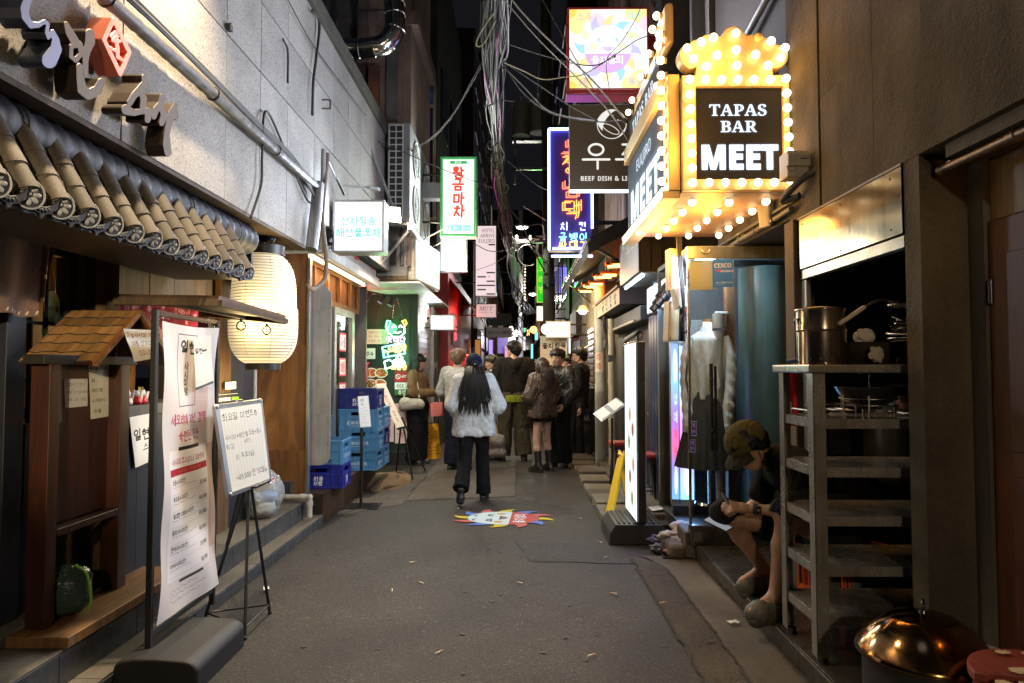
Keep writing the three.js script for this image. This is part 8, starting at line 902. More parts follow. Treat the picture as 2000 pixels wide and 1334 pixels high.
// ================= cables overhead =================
{
  const t=thing('cable_bundle','thick bundle of tangled overhead cables hanging down the middle of the lane','cables'),r=rng(17);
  const spine=[[968,-160,5.6],[966,-40,6.3],[966,60,7.0],[964,140,7.8],[966,220,8.8],[972,290,10],[980,360,11.4],[988,430,12.8],[992,474,13.9],[1005,520,17],[1012,570,22],[1030,610,28]];
  const width=[27,27,26,22,16,9,8,12,9,8,10,16];
  for (let k=0;k<46;k++){
    const o=(r()-0.5)*2,ph=r()*6,pts=[],sag=r()<0.22?8+16*r():0,e=r();let n=0;
    for (let i=0;i<spine.length;i++){const [a,b,d]=spine[i],w=width[i];if (k % 5===0&&i>8) break;pts.push(at(a+o*w*(0.75+0.35*Math.sin(ph+i*1.7))+sag*Math.sin(i*2.1+ph)*0.5,b+(r()-0.5)*8,d+(r()-0.5)*0.3));n++;}
    part(t,'cable',tube(pts,0.006+0.009*e*e+(k % 9===0?0.006:0),90,6),k % 14===1?M.cableWhite:k % 3===0?M.cableGrey:k===7||k===19?mat([0.3,0.05,0.25],0.5):mat([0.035,0.034,0.032],0.5));
 }
  const loop=(lab,pts,rad,m)=>part(t,'loop',tube(pts.map(([a,b,d])=>at(a,b,d)),rad,70,6),m);
  loop('',[[975,10,6.6],[940,60,6.7],[930,88,6.8],[945,84,6.8],[968,40,6.7]],0.01,mat([0.16,0.14,0.06],0.5));loop('',[[990,-20,6.4],[992,60,6.6],[991,105,6.8],[984,118,6.9]],0.009,M.cableWhite);loop('',[[970,120,7.6],[985,135,7.6],[988,120,7.5]],0.009,M.cable);loop('',[[985,190,8.4],[960,188,8.4],[945,200,8.4],[950,208,8.4],[980,196,8.4],[1005,198,8.4]],0.008,M.cable);loop('',[[962,270,9.6],[952,282,9.6],[960,292,9.6],[972,280,9.6],[985,300,9.7],[980,318,9.8]],0.009,M.cableGrey);loop('',[[962,330,10.6],[975,320,10.6],[982,335,10.7],[975,348,10.8],[962,340,10.8]],0.009,M.cable);
  for (let k=0;k<14;k++){const b=300+14*k,a=968+k*2;loop('',[[a+4*r(),b,10+k*0.3],[a-12+30*r(),b+8,10+k*0.3],[a-8+30*r(),b+22,10.2+k*0.3],[a+8*r(),b+14,10.2+k*0.3]],0.007,k % 2?M.cable:M.cableGrey);}
  for (let k=0;k<26;k++){const a=1000+40*r(),b=470+130*r();loop('',[[a,b,20],[a+30*(r()-0.5),b+20,20.5],[a+24*(r()-0.3),b+46,21],[a+34*(r()-0.3),b+70,22]],0.014,k % 3?M.cable:M.cableGrey);}
  let wires=0;const wire=(lab,pts,rad,m)=>{const w=thing('overhead_wire',lab,'wire');part(w,'wire',tube(pts.map(([a,b,d])=>at(a,b,d)),rad*0.7,80,6),m);part(w,'end_clamp',sp(rad*2.2,...at(...pts[pts.length-1]),1,1,1,8),M.cable);};
  wire('pale thick wire crossing from top centre down to the marquee side',[[990,-12,6],[1030,35,6],[1090,95,6],[1160,160,6],[1222,235,6]],0.012,M.cableWhite);wire('second pale wire just below the thick one, ending by the marquee',[[985,0,6.1],[1050,75,6.1],[1120,145,6.1],[1195,225,6.1],[1240,300,6.1]],0.008,M.cableWhite);wire('thin grey wire running steeply before the sun lightbox',[[1057,-5,6.4],[1110,90,6.4],[1150,160,6.4],[1200,235,6.4],[1236,286,6.3]],0.006,M.cableGrey);wire('dark wire dipping before the lower half of the sun lightbox',[[985,84,7],[1060,108,7],[1120,124,7],[1165,127,7],[1200,108,7],[1245,78,7.2],[1280,66,7.4]],0.008,M.cableGrey);wire('black wire falling diagonally across the smiling sun',[[1258,-10,7.2],[1245,30,7.2],[1215,80,7.2],[1185,118,7.2],[1190,175,7.2]],0.006,M.cable);wire('slack pale wire sagging left of the sun lightbox',[[984,122,7],[1025,140,7],[1060,155,7],[1105,150,7],[1140,145,7],[1200,110,7.1]],0.008,mat([0.4,0.34,0.2],0.6));wire('grey wire sagging deep below the moon sign crescent',[[984,128,7],[1020,180,6.9],[1065,215,6.7],[1110,230,6.6],[1170,238,6.4],[1222,236,6.2],[1237,244,6.1]],0.009,M.cableGrey);wire('twin grey wire beside the deep sagging one',[[985,132,7],[1025,172,6.9],[1062,210,6.7],[1100,226,6.6],[1165,236,6.3]],0.007,M.cableWhite);wire('straight grey wire from the bundle to the moon sign',[[990,125,7.2],[1050,165,7],[1110,205,6.8],[1165,236,6.6]],0.006,M.cableGrey);wire('pale wire pair sweeping from the bundle down to the air conditioner',[[946,112,7.6],[920,160,7.8],[890,215,8],[850,262,8.4],[810,288,8.8],[770,298,9]],0.008,M.cableWhite);wire('second pale wire sweeping down to the air conditioner',[[948,116,7.6],[915,175,7.8],[880,232,8],[845,270,8.4],[805,294,8.8]],0.007,M.cableWhite);wire('thin upright wire left of the sun lightbox',[[1052,-5,9],[1052,60,9],[1052,130,9],[1050,200,9.5]],0.006,M.cableGrey);wire('dark wire from the air conditioner to the green bordered sign',[[690,258,8.4],[760,285,8.6],[840,320,9],[900,345,9.5],[960,365,10.5]],0.008,M.cable);wire('dark wire across the top of the hotel sign',[[880,448,15.6],[930,478,15.6],[970,491,15.6],[1063,470,14.4]],0.014,M.cable);wire('thin wire crossing the lower hotel sign',[[880,548,15.6],[930,528,15.6],[970,512,15.6],[1030,470,14.6]],0.008,M.cableGrey);wire('black cable swooping from the granite end to the shop signs',[[530,215,6],[580,262,6.2],[620,300,6.6],[700,268,8.4],[760,290,8.8]],0.008,M.cable);wire('thick dark cable slanting beside the blue neon sign',[[985,395,12],[1020,440,13],[1048,500,13.8],[1066,535,14]],0.02,M.cable);wire('thin wire from the bundle to the blue neon sign',[[975,300,10],[1010,330,10],[1050,362,9.8],[1072,372,9.5]],0.007,M.cableGrey);
  const bs=thing('black_strips','torn black cable strips dangling down the upper granite wall','cables');part(bs,'strip',tube([onX(610,20,-1.76),onX(624,45,-1.76),onX(618,110,-1.76),onX(612,160,-1.76),onX(610,225,-1.76)],0.012,40,5),M.cable);part(bs,'strip',tube([onX(553,76,-1.77),onX(562,100,-1.77),onX(562,162,-1.77)],0.009,30,5),M.cable);part(bs,'long_cable',tube([onX(560,-5,-1.77),onX(610,85,-1.77),onX(680,180,-1.77),onX(715,225,-1.77)],0.005,40,5),M.cable);part(bs,'bracket_hook',[...poly([onX(630,195,-1.77),onX(645,195,-1.72),onX(645,212,-1.72),onX(630,212,-1.77)],0.008)],M.black);
  const wm=thing('wall_sensor','little black sensor on a stub high on the granite','sensor',onX(448,54,-1.78));part(wm,'body',rb(0.03,0.04,0.045,0.006),M.black);part(wm,'stub',rod([-0.02,0,0],[0.01,0.03,0],0.006),M.black);
}
// ================= people =================
// a body is a smooth union of tapered capsules on a grid, meshed as one skin
function skin(bones,cell,k=85,noise){
  let lo=[1e9,1e9,1e9],hi=[-1e9,-1e9,-1e9];const pad=0.03+3*cell;
  for (const [a,b,ra,rb_] of bones) for (let c=0;c<3;c++){lo[c]=Math.min(lo[c],a[c]-ra,b[c]-rb_);hi[c]=Math.max(hi[c],a[c]+ra,b[c]+rb_);}
  lo=lo.map((v)=>v-pad);hi=hi.map((v)=>v+pad);const n=lo.map((v,c)=>Math.ceil((hi[c]-v)/cell)+1),[nx,ny,nz]=n,S=new Float32Array(nx*ny*nz),sub=new Map();
  const m=7/k;
  for (const [a,b,ra,rb_,neg] of bones){
    const i0=a.map((v,c)=>Math.max(0,Math.floor((Math.min(v-ra,b[c]-rb_)-m-lo[c])/cell))),i1=a.map((v,c)=>Math.min(n[c]-1,Math.ceil((Math.max(v+ra,b[c]+rb_)+m-lo[c])/cell))),d=b.map((v,c)=>v-a[c]),l2=d[0]*d[0]+d[1]*d[1]+d[2]*d[2]||1e-12;
    for (let z=i0[2];z<=i1[2];z++) for (let y=i0[1];y<=i1[1];y++) for (let x=i0[0];x<=i1[0];x++){
      const px=lo[0]+x*cell-a[0],py=lo[1]+y*cell-a[1],pz=lo[2]+z*cell-a[2],t=clamp((px*d[0]+py*d[1]+pz*d[2])/l2),dd=Math.hypot(px-d[0]*t,py-d[1]*t,pz-d[2]*t)-ra-(rb_-ra)*t;
      if (dd<m){const i=(z*ny+y)*nx+x;S[i]+=neg?-Math.exp(-k*dd):Math.exp(-k*dd);}
   }
 }
  const f=new Float32Array(S.length);for (let z=0,i=0;z<nz;z++) for (let y=0;y<ny;y++) for (let x=0;x<nx;x++,i++){f[i]=S[i]>1e-4?-Math.log(S[i])/k:0.15;if (noise&&f[i]<0.06) f[i]+=noise(lo[0]+x*cell,lo[1]+y*cell,lo[2]+z*cell);}
  const idx=new Int32Array(S.length).fill(-1),pos=[],tri=[];// surface nets
  const C=[[0,0,0],[1,0,0],[0,1,0],[1,1,0],[0,0,1],[1,0,1],[0,1,1],[1,1,1]],E=[[0,1],[2,3],[4,5],[6,7],[0,2],[1,3],[4,6],[5,7],[0,4],[1,5],[2,6],[3,7]];
  for (let z=0;z+1<nz;z++) for (let y=0;y+1<ny;y++) for (let x=0;x+1<nx;x++){
    const v=C.map(([a,b,c])=>f[((z+c)*ny+y+b)*nx+x+a]);let ins=0;for (const q of v) if (q<0) ins++;if (!ins||ins===8) continue;
    let px=0,py=0,pz=0,k2=0;for (const [a,b] of E) if ((v[a]<0)!==(v[b]<0)){const t=v[a]/(v[a]-v[b]);px+=C[a][0]+(C[b][0]-C[a][0])*t;py+=C[a][1]+(C[b][1]-C[a][1])*t;pz+=C[a][2]+(C[b][2]-C[a][2])*t;k2++;}
    idx[(z*ny+y)*nx+x]=pos.length/3;pos.push(lo[0]+(x+px/k2)*cell,lo[1]+(y+py/k2)*cell,lo[2]+(z+pz/k2)*cell);
 }
  const I=(x,y,z)=>idx[(z*ny+y)*nx+x],q4=(a,b,c,d,fl)=>{if (a<0||b<0||c<0||d<0) return;fl?tri.push(a,b,c,a,c,d):tri.push(a,c,b,a,d,c);};
  for (let z=1;z+1<nz;z++) for (let y=1;y+1<ny;y++) for (let x=1;x+1<nx;x++){const v=f[(z*ny+y)*nx+x]<0;if (v!==f[(z*ny+y)*nx+x+1]<0) q4(I(x,y-1,z-1),I(x,y,z-1),I(x,y,z),I(x,y-1,z),v);if (v!==f[(z*ny+y+1)*nx+x]<0) q4(I(x-1,y,z-1),I(x-1,y,z),I(x,y,z),I(x,y,z-1),v);if (v!==f[((z+1)*ny+y)*nx+x]<0) q4(I(x-1,y-1,z),I(x,y-1,z),I(x,y,z),I(x-1,y,z),v);}
  const g=new THREE.BufferGeometry();g.setAttribute('position',new THREE.BufferAttribute(new Float32Array(pos),3));g.setIndex(tri);g.computeVertexNormals();
  const p=g.attributes.position,uv=new Float32Array(p.count*2);for (let i=0;i<p.count;i++){uv[i*2]=p.getX(i)+p.getZ(i);uv[i*2+1]=p.getY(i)+p.getZ(i)*0.3;} g.setAttribute('uv',new THREE.BufferAttribute(uv,2));g.userData.metric=true;return g;
}
const add=(a,b)=>a.map((v,i)=>v+b[i]),sub3=(a,b)=>a.map((v,i)=>v-b[i]),mul=(a,s)=>a.map((v)=>v*s),lerp3=(a,b,t)=>a.map((v,i)=>mixn(v,b[i],t));
const dirOf=(a,b)=>{const d=sub3(b,a),l=Math.hypot(...d)||1;return mul(d,1/l);},crossv=(a,b)=>[a[1]*b[2]-a[2]*b[1],a[2]*b[0]-a[0]*b[2],a[0]*b[1]-a[1]*b[0]],unit=(a)=>mul(a,1/(Math.hypot(...a)||1));
// hand: wrist point, direction of the fingers, normal of the palm (out of the palm), side of the thumb follows; curl per finger
function handBones(w,dir,palm,side,curl=0.5,s=1,thumb=0.5,spread=0.12){
  dir=unit(dir);palm=unit(sub3(palm,mul(dir,palm[0]*dir[0]+palm[1]*dir[1]+palm[2]*dir[2])));const ac=mul(crossv(dir,palm),side);// ac points to the thumb
  const P=(u,v,n)=>add(w,add(mul(dir,u*s),add(mul(ac,v*s),mul(palm,n*s)))),b=[];
  b.push([P(-0.02,0,0),P(0.02,0,0),0.025*s,0.024*s]);
  for (const v of [0.028,0.009,-0.01,-0.027]) b.push([P(0.018,v*0.6,0),P(0.085,v,0),0.0145*s,0.0115*s]);
  [[0.03,0.072,1],[0.01,0.08,1],[-0.011,0.074,1.05],[-0.03,0.058,1.1]].forEach(([v,L,f],i)=>{const c=(Array.isArray(curl)?curl[i]:curl)*f;let q=P(0.088,v,0),a=c*0.9,sp_=spread*(v>0?v:v)*14;const seg=[0.44,0.32,0.26];seg.forEach((l,j)=>{const d=add(mul(add(mul(dir,1),mul(ac,sp_*(1-c*0.6))),Math.cos(a)),mul(palm,Math.sin(a))),e=add(q,mul(unit(d),L*l*s));b.push([q,e,(0.0093-j*0.0009)*s,(0.0086-j*0.001)*s]);q=e;a+=c*1.15;});});
  const t0=P(0.02,0.026,0.006),t1=add(t0,mul(unit(add(mul(dir,0.75),add(mul(ac,0.75-thumb*0.5),mul(palm,0.25+thumb*0.6)))),0.042*s)),t2=add(t1,mul(unit(add(mul(dir,1),add(mul(ac,0.25-thumb*0.6),mul(palm,0.2+thumb*0.7)))),0.033*s)),t3=add(t2,mul(unit(add(mul(dir,1),add(mul(ac,0.05-thumb*0.8),mul(palm,0.1+thumb*0.7)))),0.026*s));
  b.push([t0,t1,0.0135*s,0.0115*s],[t1,t2,0.0112*s,0.0102*s],[t2,t3,0.01*s,0.0085*s]);
  return b;
}
const rotY=(p,a)=>[p[0]*Math.cos(a)+p[2]*Math.sin(a),p[1],-p[0]*Math.sin(a)+p[2]*Math.cos(a)],rotX=(p,a)=>[p[0],p[1]*Math.cos(a)-p[2]*Math.sin(a),p[1]*Math.sin(a)+p[2]*Math.cos(a)],rotZ=(p,a)=>[p[0]*Math.cos(a)-p[1]*Math.sin(a),p[0]*Math.sin(a)+p[1]*Math.cos(a),p[2]];
const SKIN=[0,1,2].map((k)=>mat([0.56-0.03*k,0.35-0.03*k,0.255-0.03*k],0.52,{map:T_dirt,bumpMap:T_concB,bumpScale:0.0008})),HAIR=[mat([0.006,0.005,0.005],0.5,{specularIntensity:0.6,phys:true}),mat([0.022,0.014,0.01],0.5),mat([0.075,0.04,0.022],0.55)];
function person(label,[x,z],yaw,H,o){
  const t=thing('person',label,'person',[x,o.y ?? 0,z],yaw),s=H/1.75,S=(p)=>mul(p,s),fem=o.fem?0.9:1,sk=SKIN[o.skin ?? 0];
  const J={pelvis:[0,0.95,0],waist:[0,1.09,0],chest:[0,1.29,-0.01],neck:[0,1.46,-0.02],head:[0,1.615,0.015],hipL:[0.09,0.92,0],hipR:[-0.09,0.92,0],kneeL:[0.1,0.5,0.015],kneeR:[-0.1,0.5,0.015],ankL:[0.1,0.085,-0.02],ankR:[-0.1,0.085,-0.02],shL:[0.185*fem,1.415,-0.01],shR:[-0.185*fem,1.415,-0.01],elL:[0.24,1.13,-0.03],elR:[-0.24,1.13,-0.03],wrL:[0.25,0.88,0.05],wrR:[-0.25,0.88,0.05],...(o.J ?? {})};
  for (const k in J) J[k]=S(J[k]);const r=(v)=>v*s*(o.slim ?? 1);
  const toe=(a,d)=>add(a,S(d)),tL=o.toeL ?? [0.03,-0.055,0.15],tR=o.toeR ?? [-0.03,-0.055,0.15];
  const body=[[J.hipL,J.hipR,r(0.095),r(0.095)],[J.pelvis,J.waist,r(0.105),r(0.1)],[J.waist,J.chest,r(0.1),r(0.11)],[lerp3(J.chest,J.shL,0.35),lerp3(J.chest,J.shR,0.35),r(0.1),r(0.1)],[J.shL,lerp3(J.shL,J.neck,0.6),r(0.055),r(0.055)],[J.shR,lerp3(J.shR,J.neck,0.6),r(0.055),r(0.055)],[J.neck,lerp3(J.neck,J.head,0.6),r(0.054),r(0.052)]];
  for (const q of ['L','R']) body.push([J['hip'+q],J['knee'+q],r(0.083),r(0.054)],[J['knee'+q],lerp3(J['knee'+q],J['ank'+q],0.35),r(0.054),r(0.054)],[lerp3(J['knee'+q],J['ank'+q],0.35),J['ank'+q],r(0.054),r(0.036)],[J['sh'+q],J['el'+q],r(0.048),r(0.037)],[J['el'+q],lerp3(J['el'+q],J['wr'+q],0.3),r(0.037),r(0.038)],[lerp3(J['el'+q],J['wr'+q],0.3),J['wr'+q],r(0.037),r(0.025)],[J['ank'+q],toe(J['ank'+q],q==='L'?tL:tR),r(0.036),r(0.026)]);
  // head, in its own axes
  const [hy,hp,hr]=o.look ?? [0,0,0],hw=(p)=>add(J.head,rotY(rotX(rotZ(S(p),hr),hp),hy)),hb=(a,b,ra,rb_,n)=>[hw(a),hw(b),ra*s,rb_*s,n];
  const headB=[hb([0,0.035,-0.03],[0,0.03,0.02],0.083,0.078),hb([0,0.06,-0.01],[0,0.055,0.02],0.07,0.068),hb([0,-0.03,0.03],[0,-0.06,0.045],0.062,0.048),hb([-0.02,-0.088,0.06],[0.02,-0.088,0.06],0.024,0.024),hb([-0.05,-0.05,0.0],[-0.02,-0.085,0.045],0.026,0.024),hb([0.05,-0.05,0.0],[0.02,-0.085,0.045],0.026,0.024),hb([-0.038,-0.022,0.06],[-0.03,-0.035,0.068],0.024,0.02),hb([0.038,-0.022,0.06],[0.03,-0.035,0.068],0.024,0.02),hb([-0.035,0.03,0.078],[0.035,0.03,0.078],0.016,0.016),hb([0,0.015,0.088],[0,-0.025,0.108],0.009,0.013),hb([-0.013,-0.03,0.094],[0.013,-0.03,0.094],0.009,0.009),hb([-0.018,-0.056,0.088],[0.018,-0.056,0.088],0.008,0.008),hb([-0.014,-0.066,0.086],[0.014,-0.066,0.086],0.0085,0.0085),hb([0.082,0.01,-0.012],[0.08,-0.03,-0.004],0.016,0.011),hb([-0.082,0.01,-0.012],[-0.08,-0.03,-0.004],0.016,0.011),hb([0,-0.05,-0.02],[0,-0.15,-0.035],0.056,0.052)];
  const hands=[];for (const q of ['L','R']){const h=o['hand'+q] ?? {},d=h.dir ?? dirOf(J['el'+q],J['wr'+q]),pl=h.palm ?? [q==='L'?-1:1,0,0.2];hands.push(handBones(add(J['wr'+q],mul(unit(d),0.015*s)),d,pl,h.flip?-1:(q==='L'?-1:1),h.curl ?? 0.45,s*(o.fem?0.92:1),h.thumb ?? 0.4,h.spread));}
  part(t,'body',[skin(body,o.cell ?? 0.014),skin(headB,o.hcell ?? 0.0065,130),...hands.map((b)=>skin(b,o.fcell ?? 0.005,260))].map((g)=>{g.deleteAttribute('uv');return g;}),sk);
  const eyeM=mat([0.02,0.014,0.012],0.15),wh=mat([0.6,0.57,0.54],0.3),lipM=mat([0.42,0.17,0.15],0.5);
  for (const q of [-1,1]){const c=hw([q*0.033,0.008,0.077]);part(t,'eye',sp(0.0125*s,...c,1,0.62,1,12),wh);const c2=hw([q*0.033,0.008,0.0835]);part(t,'iris',sp(0.0065*s,...c2,1,1,1,10),eyeM);part(t,'eyebrow',tube([hw([q*0.018,0.036,0.094]),hw([q*0.034,0.041,0.091]),hw([q*0.052,0.034,0.08])],0.0042*s,10,6),HAIR[o.hairC ?? 0]);}
  part(t,'mouth',tube([hw([-0.021,-0.061,0.093]),hw([0,-0.0615,0.0965]),hw([0.021,-0.061,0.093])],0.0045*s,10,6),lipM);
  const nz=(amp,fr,sd)=>(a,b,c)=>{const w=vn3(a*4+sd,b*4,c*4+sd)*1.6,q=vn3(a*fr+w+sd,b*fr*0.3+w,c*fr+sd),q2=vn3(a*fr*1.3+sd*2,b*fr*1.5-w,c*fr*1.3);const rg=1-Math.abs(2*q-1),r2=1-Math.abs(2*q2-1);return amp*(0.7-1.3*rg*rg*rg-0.5*Math.pow(r2,5));};
  // clothes
  if (o.trousers){const w=o.trousers,e=(w.loose ?? 0.02)*s,B=[[J.hipL,J.hipR,r(0.1)+e*0.6,r(0.1)+e*0.6],[J.pelvis,lerp3(J.pelvis,J.waist,0.7),r(0.108)+e*0.4,r(0.106)+e*0.3]];for (const q of ['L','R']){const A=lerp3(J['knee'+q],J['ank'+q],w.len ?? 0.98);B.push([J['hip'+q],J['knee'+q],r(0.09)+e,r(0.058)+e],[J['knee'+q],A,r(0.058)+e,r(0.05)+e*(w.flare ?? 1)]);} const f0=nz((w.fold ?? 0.009),13,3),ends=['L','R'].map((q)=>[lerp3(J['knee'+q],J['ank'+q],w.len ?? 1.02),dirOf(J['knee'+q],J['ank'+q])]);const g=skin(B,0.013,130,(a,b,c)=>{for (const [A,d] of ends){const v=sub3([a,b,c],A);if (v[0]*d[0]+v[1]*d[1]+v[2]*d[2]>0&&Math.hypot(...v)<0.2) return 0.3;} return f0(a,b,c);});part(t,'trousers',g,w.m);}
  if (o.skirt){const w=o.skirt,c=lerp3(J.hipL,J.hipR,0.5);part(t,'skirt',grid(48,8,(u,v)=>{const a=u*6.283,rr=mixn(w.r1 ?? 0.2,0.13,v)*s*(1+0.04*Math.sin(a*9));return [c[0]+rr*Math.cos(a),c[1]+mixn(w.y0 ?? -0.2,0.12,v)*s,c[2]+rr*0.8*Math.sin(a)];}),w.m);}
  if (o.jacket){
    const w=o.jacket,e=(w.loose ?? 0.03)*s,hem=S([0,w.hem ?? 0.86,0]),top=lerp3(J.chest,J.neck,0.75),hx=(w.hemR ?? 0.14)*s,B=[];
    const off=sub3(J.pelvis,S([0,0.95,0])),hm=add(hem,[off[0]*(1-0),0,off[2]]);
    for (const u of [-1,0,1]){const dx=(q)=>[u*q*s,0,0];B.push([add(hm,dx(0.085+(w.wide ?? 0))),add(J.waist,dx(0.06+(w.wide ?? 0)*0.8)),hx*0.72+e*0.3,r(0.098)+e*0.8],[add(J.waist,dx(0.06+(w.wide ?? 0)*0.8)),add(J.chest,dx(0.07)),r(0.098)+e*0.8,r(0.105)+e*0.7]);}
    B.push([add(hm,[(0.085+(w.wide ?? 0))*s,0,0]),add(hm,[-(0.085+(w.wide ?? 0))*s,0,0]),hx*0.72+e*0.3,hx*0.72+e*0.3],[lerp3(J.chest,J.shL,0.5),lerp3(J.chest,J.shR,0.5),r(0.1)+e*0.8,r(0.1)+e*0.8],[J.shL,lerp3(J.shL,J.neck,0.75),r(0.062)+e*0.5,r(0.058)],[J.shR,lerp3(J.shR,J.neck,0.75),r(0.062)+e*0.5,r(0.058)]);
    for (const q of ['L','R']){const end=lerp3(J['el'+q],J['wr'+q],w.cuff ?? 0.97);if (w.short) B.push([J['sh'+q],lerp3(J['sh'+q],J['el'+q],w.short),r(0.056)+e,r(0.058)+e]);else B.push([J['sh'+q],J['el'+q],r(0.056)+e,r(0.046)+e],[J['el'+q],end,r(0.046)+e,r(0.033)+e*0.7]);}
    const f1=nz(w.fold ?? 0.01,w.freq ?? 9,w.seed ?? 5),yc=hm[1]-0.05*s;let g=skin(B,w.cell ?? 0.013,w.k ?? 110,(a,b,c)=>(b<yc+0.008*Math.sin(a*30)?0.3:f1(a,b,c)+0.006*Math.sin(a*60+c*40)*step(0.12,0,b-yc)));part(t,w.name ?? 'jacket',g,w.m);
    if (w.collar!==0) part(t,'collar',xf(new THREE.TorusGeometry(0.072*s,(w.collar ?? 0.022)*s,10,28),0,0,0,Math.PI/2-0.35).translate(...add(lerp3(J.neck,J.head,0.12),S([0,-0.01,0.0]))),w.cm ?? w.m);
    if (w.band) part(t,w.bandName ?? 'hem_band',grid(40,3,(u,v)=>{const a=u*6.283,rr=(0.19+(w.wide ?? 0)*0.9+0.01*Math.sin(v*3))*s;return [hm[0]+rr*1.08*Math.cos(a),hm[1]+mixn(w.band[0],w.band[1],v)*s,hm[2]+rr*0.78*Math.sin(a)];}),w.band[2]);
    if (w.hood){const c=add(J.neck,S([0,0.0,-0.06]));part(t,'hood',skin([[add(c,S([-0.1,0.0,0.03])),add(c,S([0,-0.06,-0.07])),r(0.052),r(0.06)],[add(c,S([0.1,0.0,0.03])),add(c,S([0,-0.06,-0.07])),r(0.052),r(0.06)],[add(c,S([0,-0.05,-0.06])),add(c,S([0,-0.15,-0.075])),r(0.06),r(0.03)]],0.01,90,nz(0.006,16,9)),w.m);}
 }
  if (o.shirt) part(t,'shirt',skin([[lerp3(J.chest,J.neck,0.2),lerp3(J.neck,J.head,0.12),r(0.115),r(0.063)],[add(J.chest,S([0,0,0.05])),add(lerp3(J.chest,J.neck,0.7),S([0,0,0.05])),r(0.09),r(0.06)]],0.01,60),o.shirt);
  // shoes
  if (o.shoes) for (const q of ['L','R']){const a=J['ank'+q],d=q==='L'?tL:tR,w=o.shoes,T=toe(a,d),hl=toe(a,mul(d,-0.35)),heel=[hl[0],T[1]+(hl[1]-a[1])*0.25+(a[1]-T[1])*0.25-0.01*s,hl[2]];const ax=unit(sub3(T,heel));const B=[[heel,T,r(0.036),r(0.036)],[lerp3(heel,T,0.3),lerp3(heel,T,0.75),r(0.042),r(0.042)],[a,lerp3(a,T,0.5),r(0.046),r(0.04)]];if (w.boot) B.push([a,lerp3(a,J['knee'+q],w.boot),r(0.05),r(0.058)]);part(t,w.boot?'boot':'shoe',skin(B,0.009,90),w.m);part(t,'sole',skin([[add(heel,S([0,-0.028,0])),add(T,S([0,-0.012,0])),r(0.034),r(0.036)],[add(lerp3(heel,T,0.4),S([0,-0.024,0])),add(lerp3(heel,T,0.85),S([0,-0.015,0])),r(0.038),r(0.04)]],0.009,90),w.sole ?? M.rubber);}
  // hair
  const hm=HAIR[o.hairC ?? 0],hn=(a,b,c)=>0.007*(vn3(a*42+3,b*34+3,c*42+3)-0.5)*2;
  if (o.hair!=='cap'){const B=[hb([0,0.045,-0.035],[0,0.06,0.0],0.094,0.092),hb([0,0.08,0.01],[0,0.075,0.045],0.07,0.058),hb([0,0.0,-0.06],[0,-0.03,-0.06],0.072,0.06),hb([0.07,0.045,0.0],[0.072,0.0,-0.03],0.032,0.03),hb([-0.07,0.045,0.0],[-0.072,0.0,-0.03],0.032,0.03),hb([-0.045,0.075,0.07],[0.045,0.075,0.07],0.026,0.026)];if (o.fringe) B.push(hb([-0.045,0.06,0.078],[-0.042,0.046,0.086],0.018,0.01),hb([0.0,0.068,0.086],[0.012,0.05,0.095],0.016,0.008),hb([0.045,0.06,0.078],[0.05,0.046,0.08],0.02,0.012));if (o.bulk) B.push(hb([-0.06,0.07,-0.02],[0.06,0.07,-0.02],0.062,0.062),hb([0,0.03,-0.085],[0,-0.02,-0.08],0.05,0.045));part(t,'hair',skin(B,0.0065,100,hn),hm);const q=rng(label.length),st=[];for (let i=0;i<90;i++){const a=q()*6.283,e=0.25+1.1*q(),u=[0.094*Math.sin(e)*Math.cos(a),0.05+0.1*Math.cos(e),-0.025+0.1*Math.sin(e)*Math.sin(a)];const v=[u[0]*1.1+0.012*(q()-0.5),u[1]-0.028-0.012*q(),u[2]*1.12+0.01];if (u[2]>0.055&&u[1]<0.07) continue;st.push(rod(hw(u),hw(v),0.005*s,0.0015*s,5));} part(t,'hair_tufts',st,hm);}
  if (o.long){// long hair: a core and many separate locks down the back
    const O=o.long.out ?? 0.085,L=o.long.len,Wd=o.long.w ?? 0.1,q=rng(5+label.length),st=[],B=[];const drop=(p,d)=>add(hw(p),S([0,-d,0]));const back=rotY([0,0,-1],hy);
    for (const u of [-1,-0.4,0.4,1]) B.push([hw([u*0.062,0.01,-0.055]),add(drop([u*Wd*0.72,0,-0.06],L*0.72),S(mul(back,O))),r(0.046),r(0.034)]);for (const u of o.long.front ?? []) B.push([hw([u*0.085,0.03,0.02]),add(drop([u*0.095,0,0.015],L*0.55),[0,0,0]),r(0.03),r(0.016)]);
    for (let i=0;i<(o.long.n ?? 110);i++){const u=(q()-0.5)*2,dp=0.62+0.45*q(),a=hw([u*0.078,0.03,-0.085+0.035*u*u]),e=add(drop([u*Wd,0,-0.075+0.03*u*u],L*dp),S(mul(back,O+0.02*q())));e[0]+=0.09*s*(q()-0.5);const m1=add(lerp3(a,e,0.35),S(mul(back,O*0.6+0.02+0.012*q()))),m2=add(lerp3(a,e,0.75),add(S(mul(back,0.03)),[0.03*s*(q()-0.5),0,0])),c=new THREE.CatmullRomCurve3([a,m1,m2,e].map((p)=>V(...p))),g=new THREE.TubeGeometry(c,12,(0.005+0.005*q())*s,5);const p=g.attributes.position;for (let k=0;k<p.count;k++){const ring=Math.floor(k/6)/12,cc=c.getPoint(Math.min(1,ring)),f=1.1-0.95*Math.pow(ring,2.5);p.setXYZ(k,cc.x+(p.getX(k)-cc.x)*f,cc.y+(p.getY(k)-cc.y)*f,cc.z+(p.getZ(k)-cc.z)*f);} g.computeVertexNormals();st.push(g);}
    part(t,'long_hair',skin(B,0.009,70,hn),hm);part(t,'hair_locks',st,hm);
 }
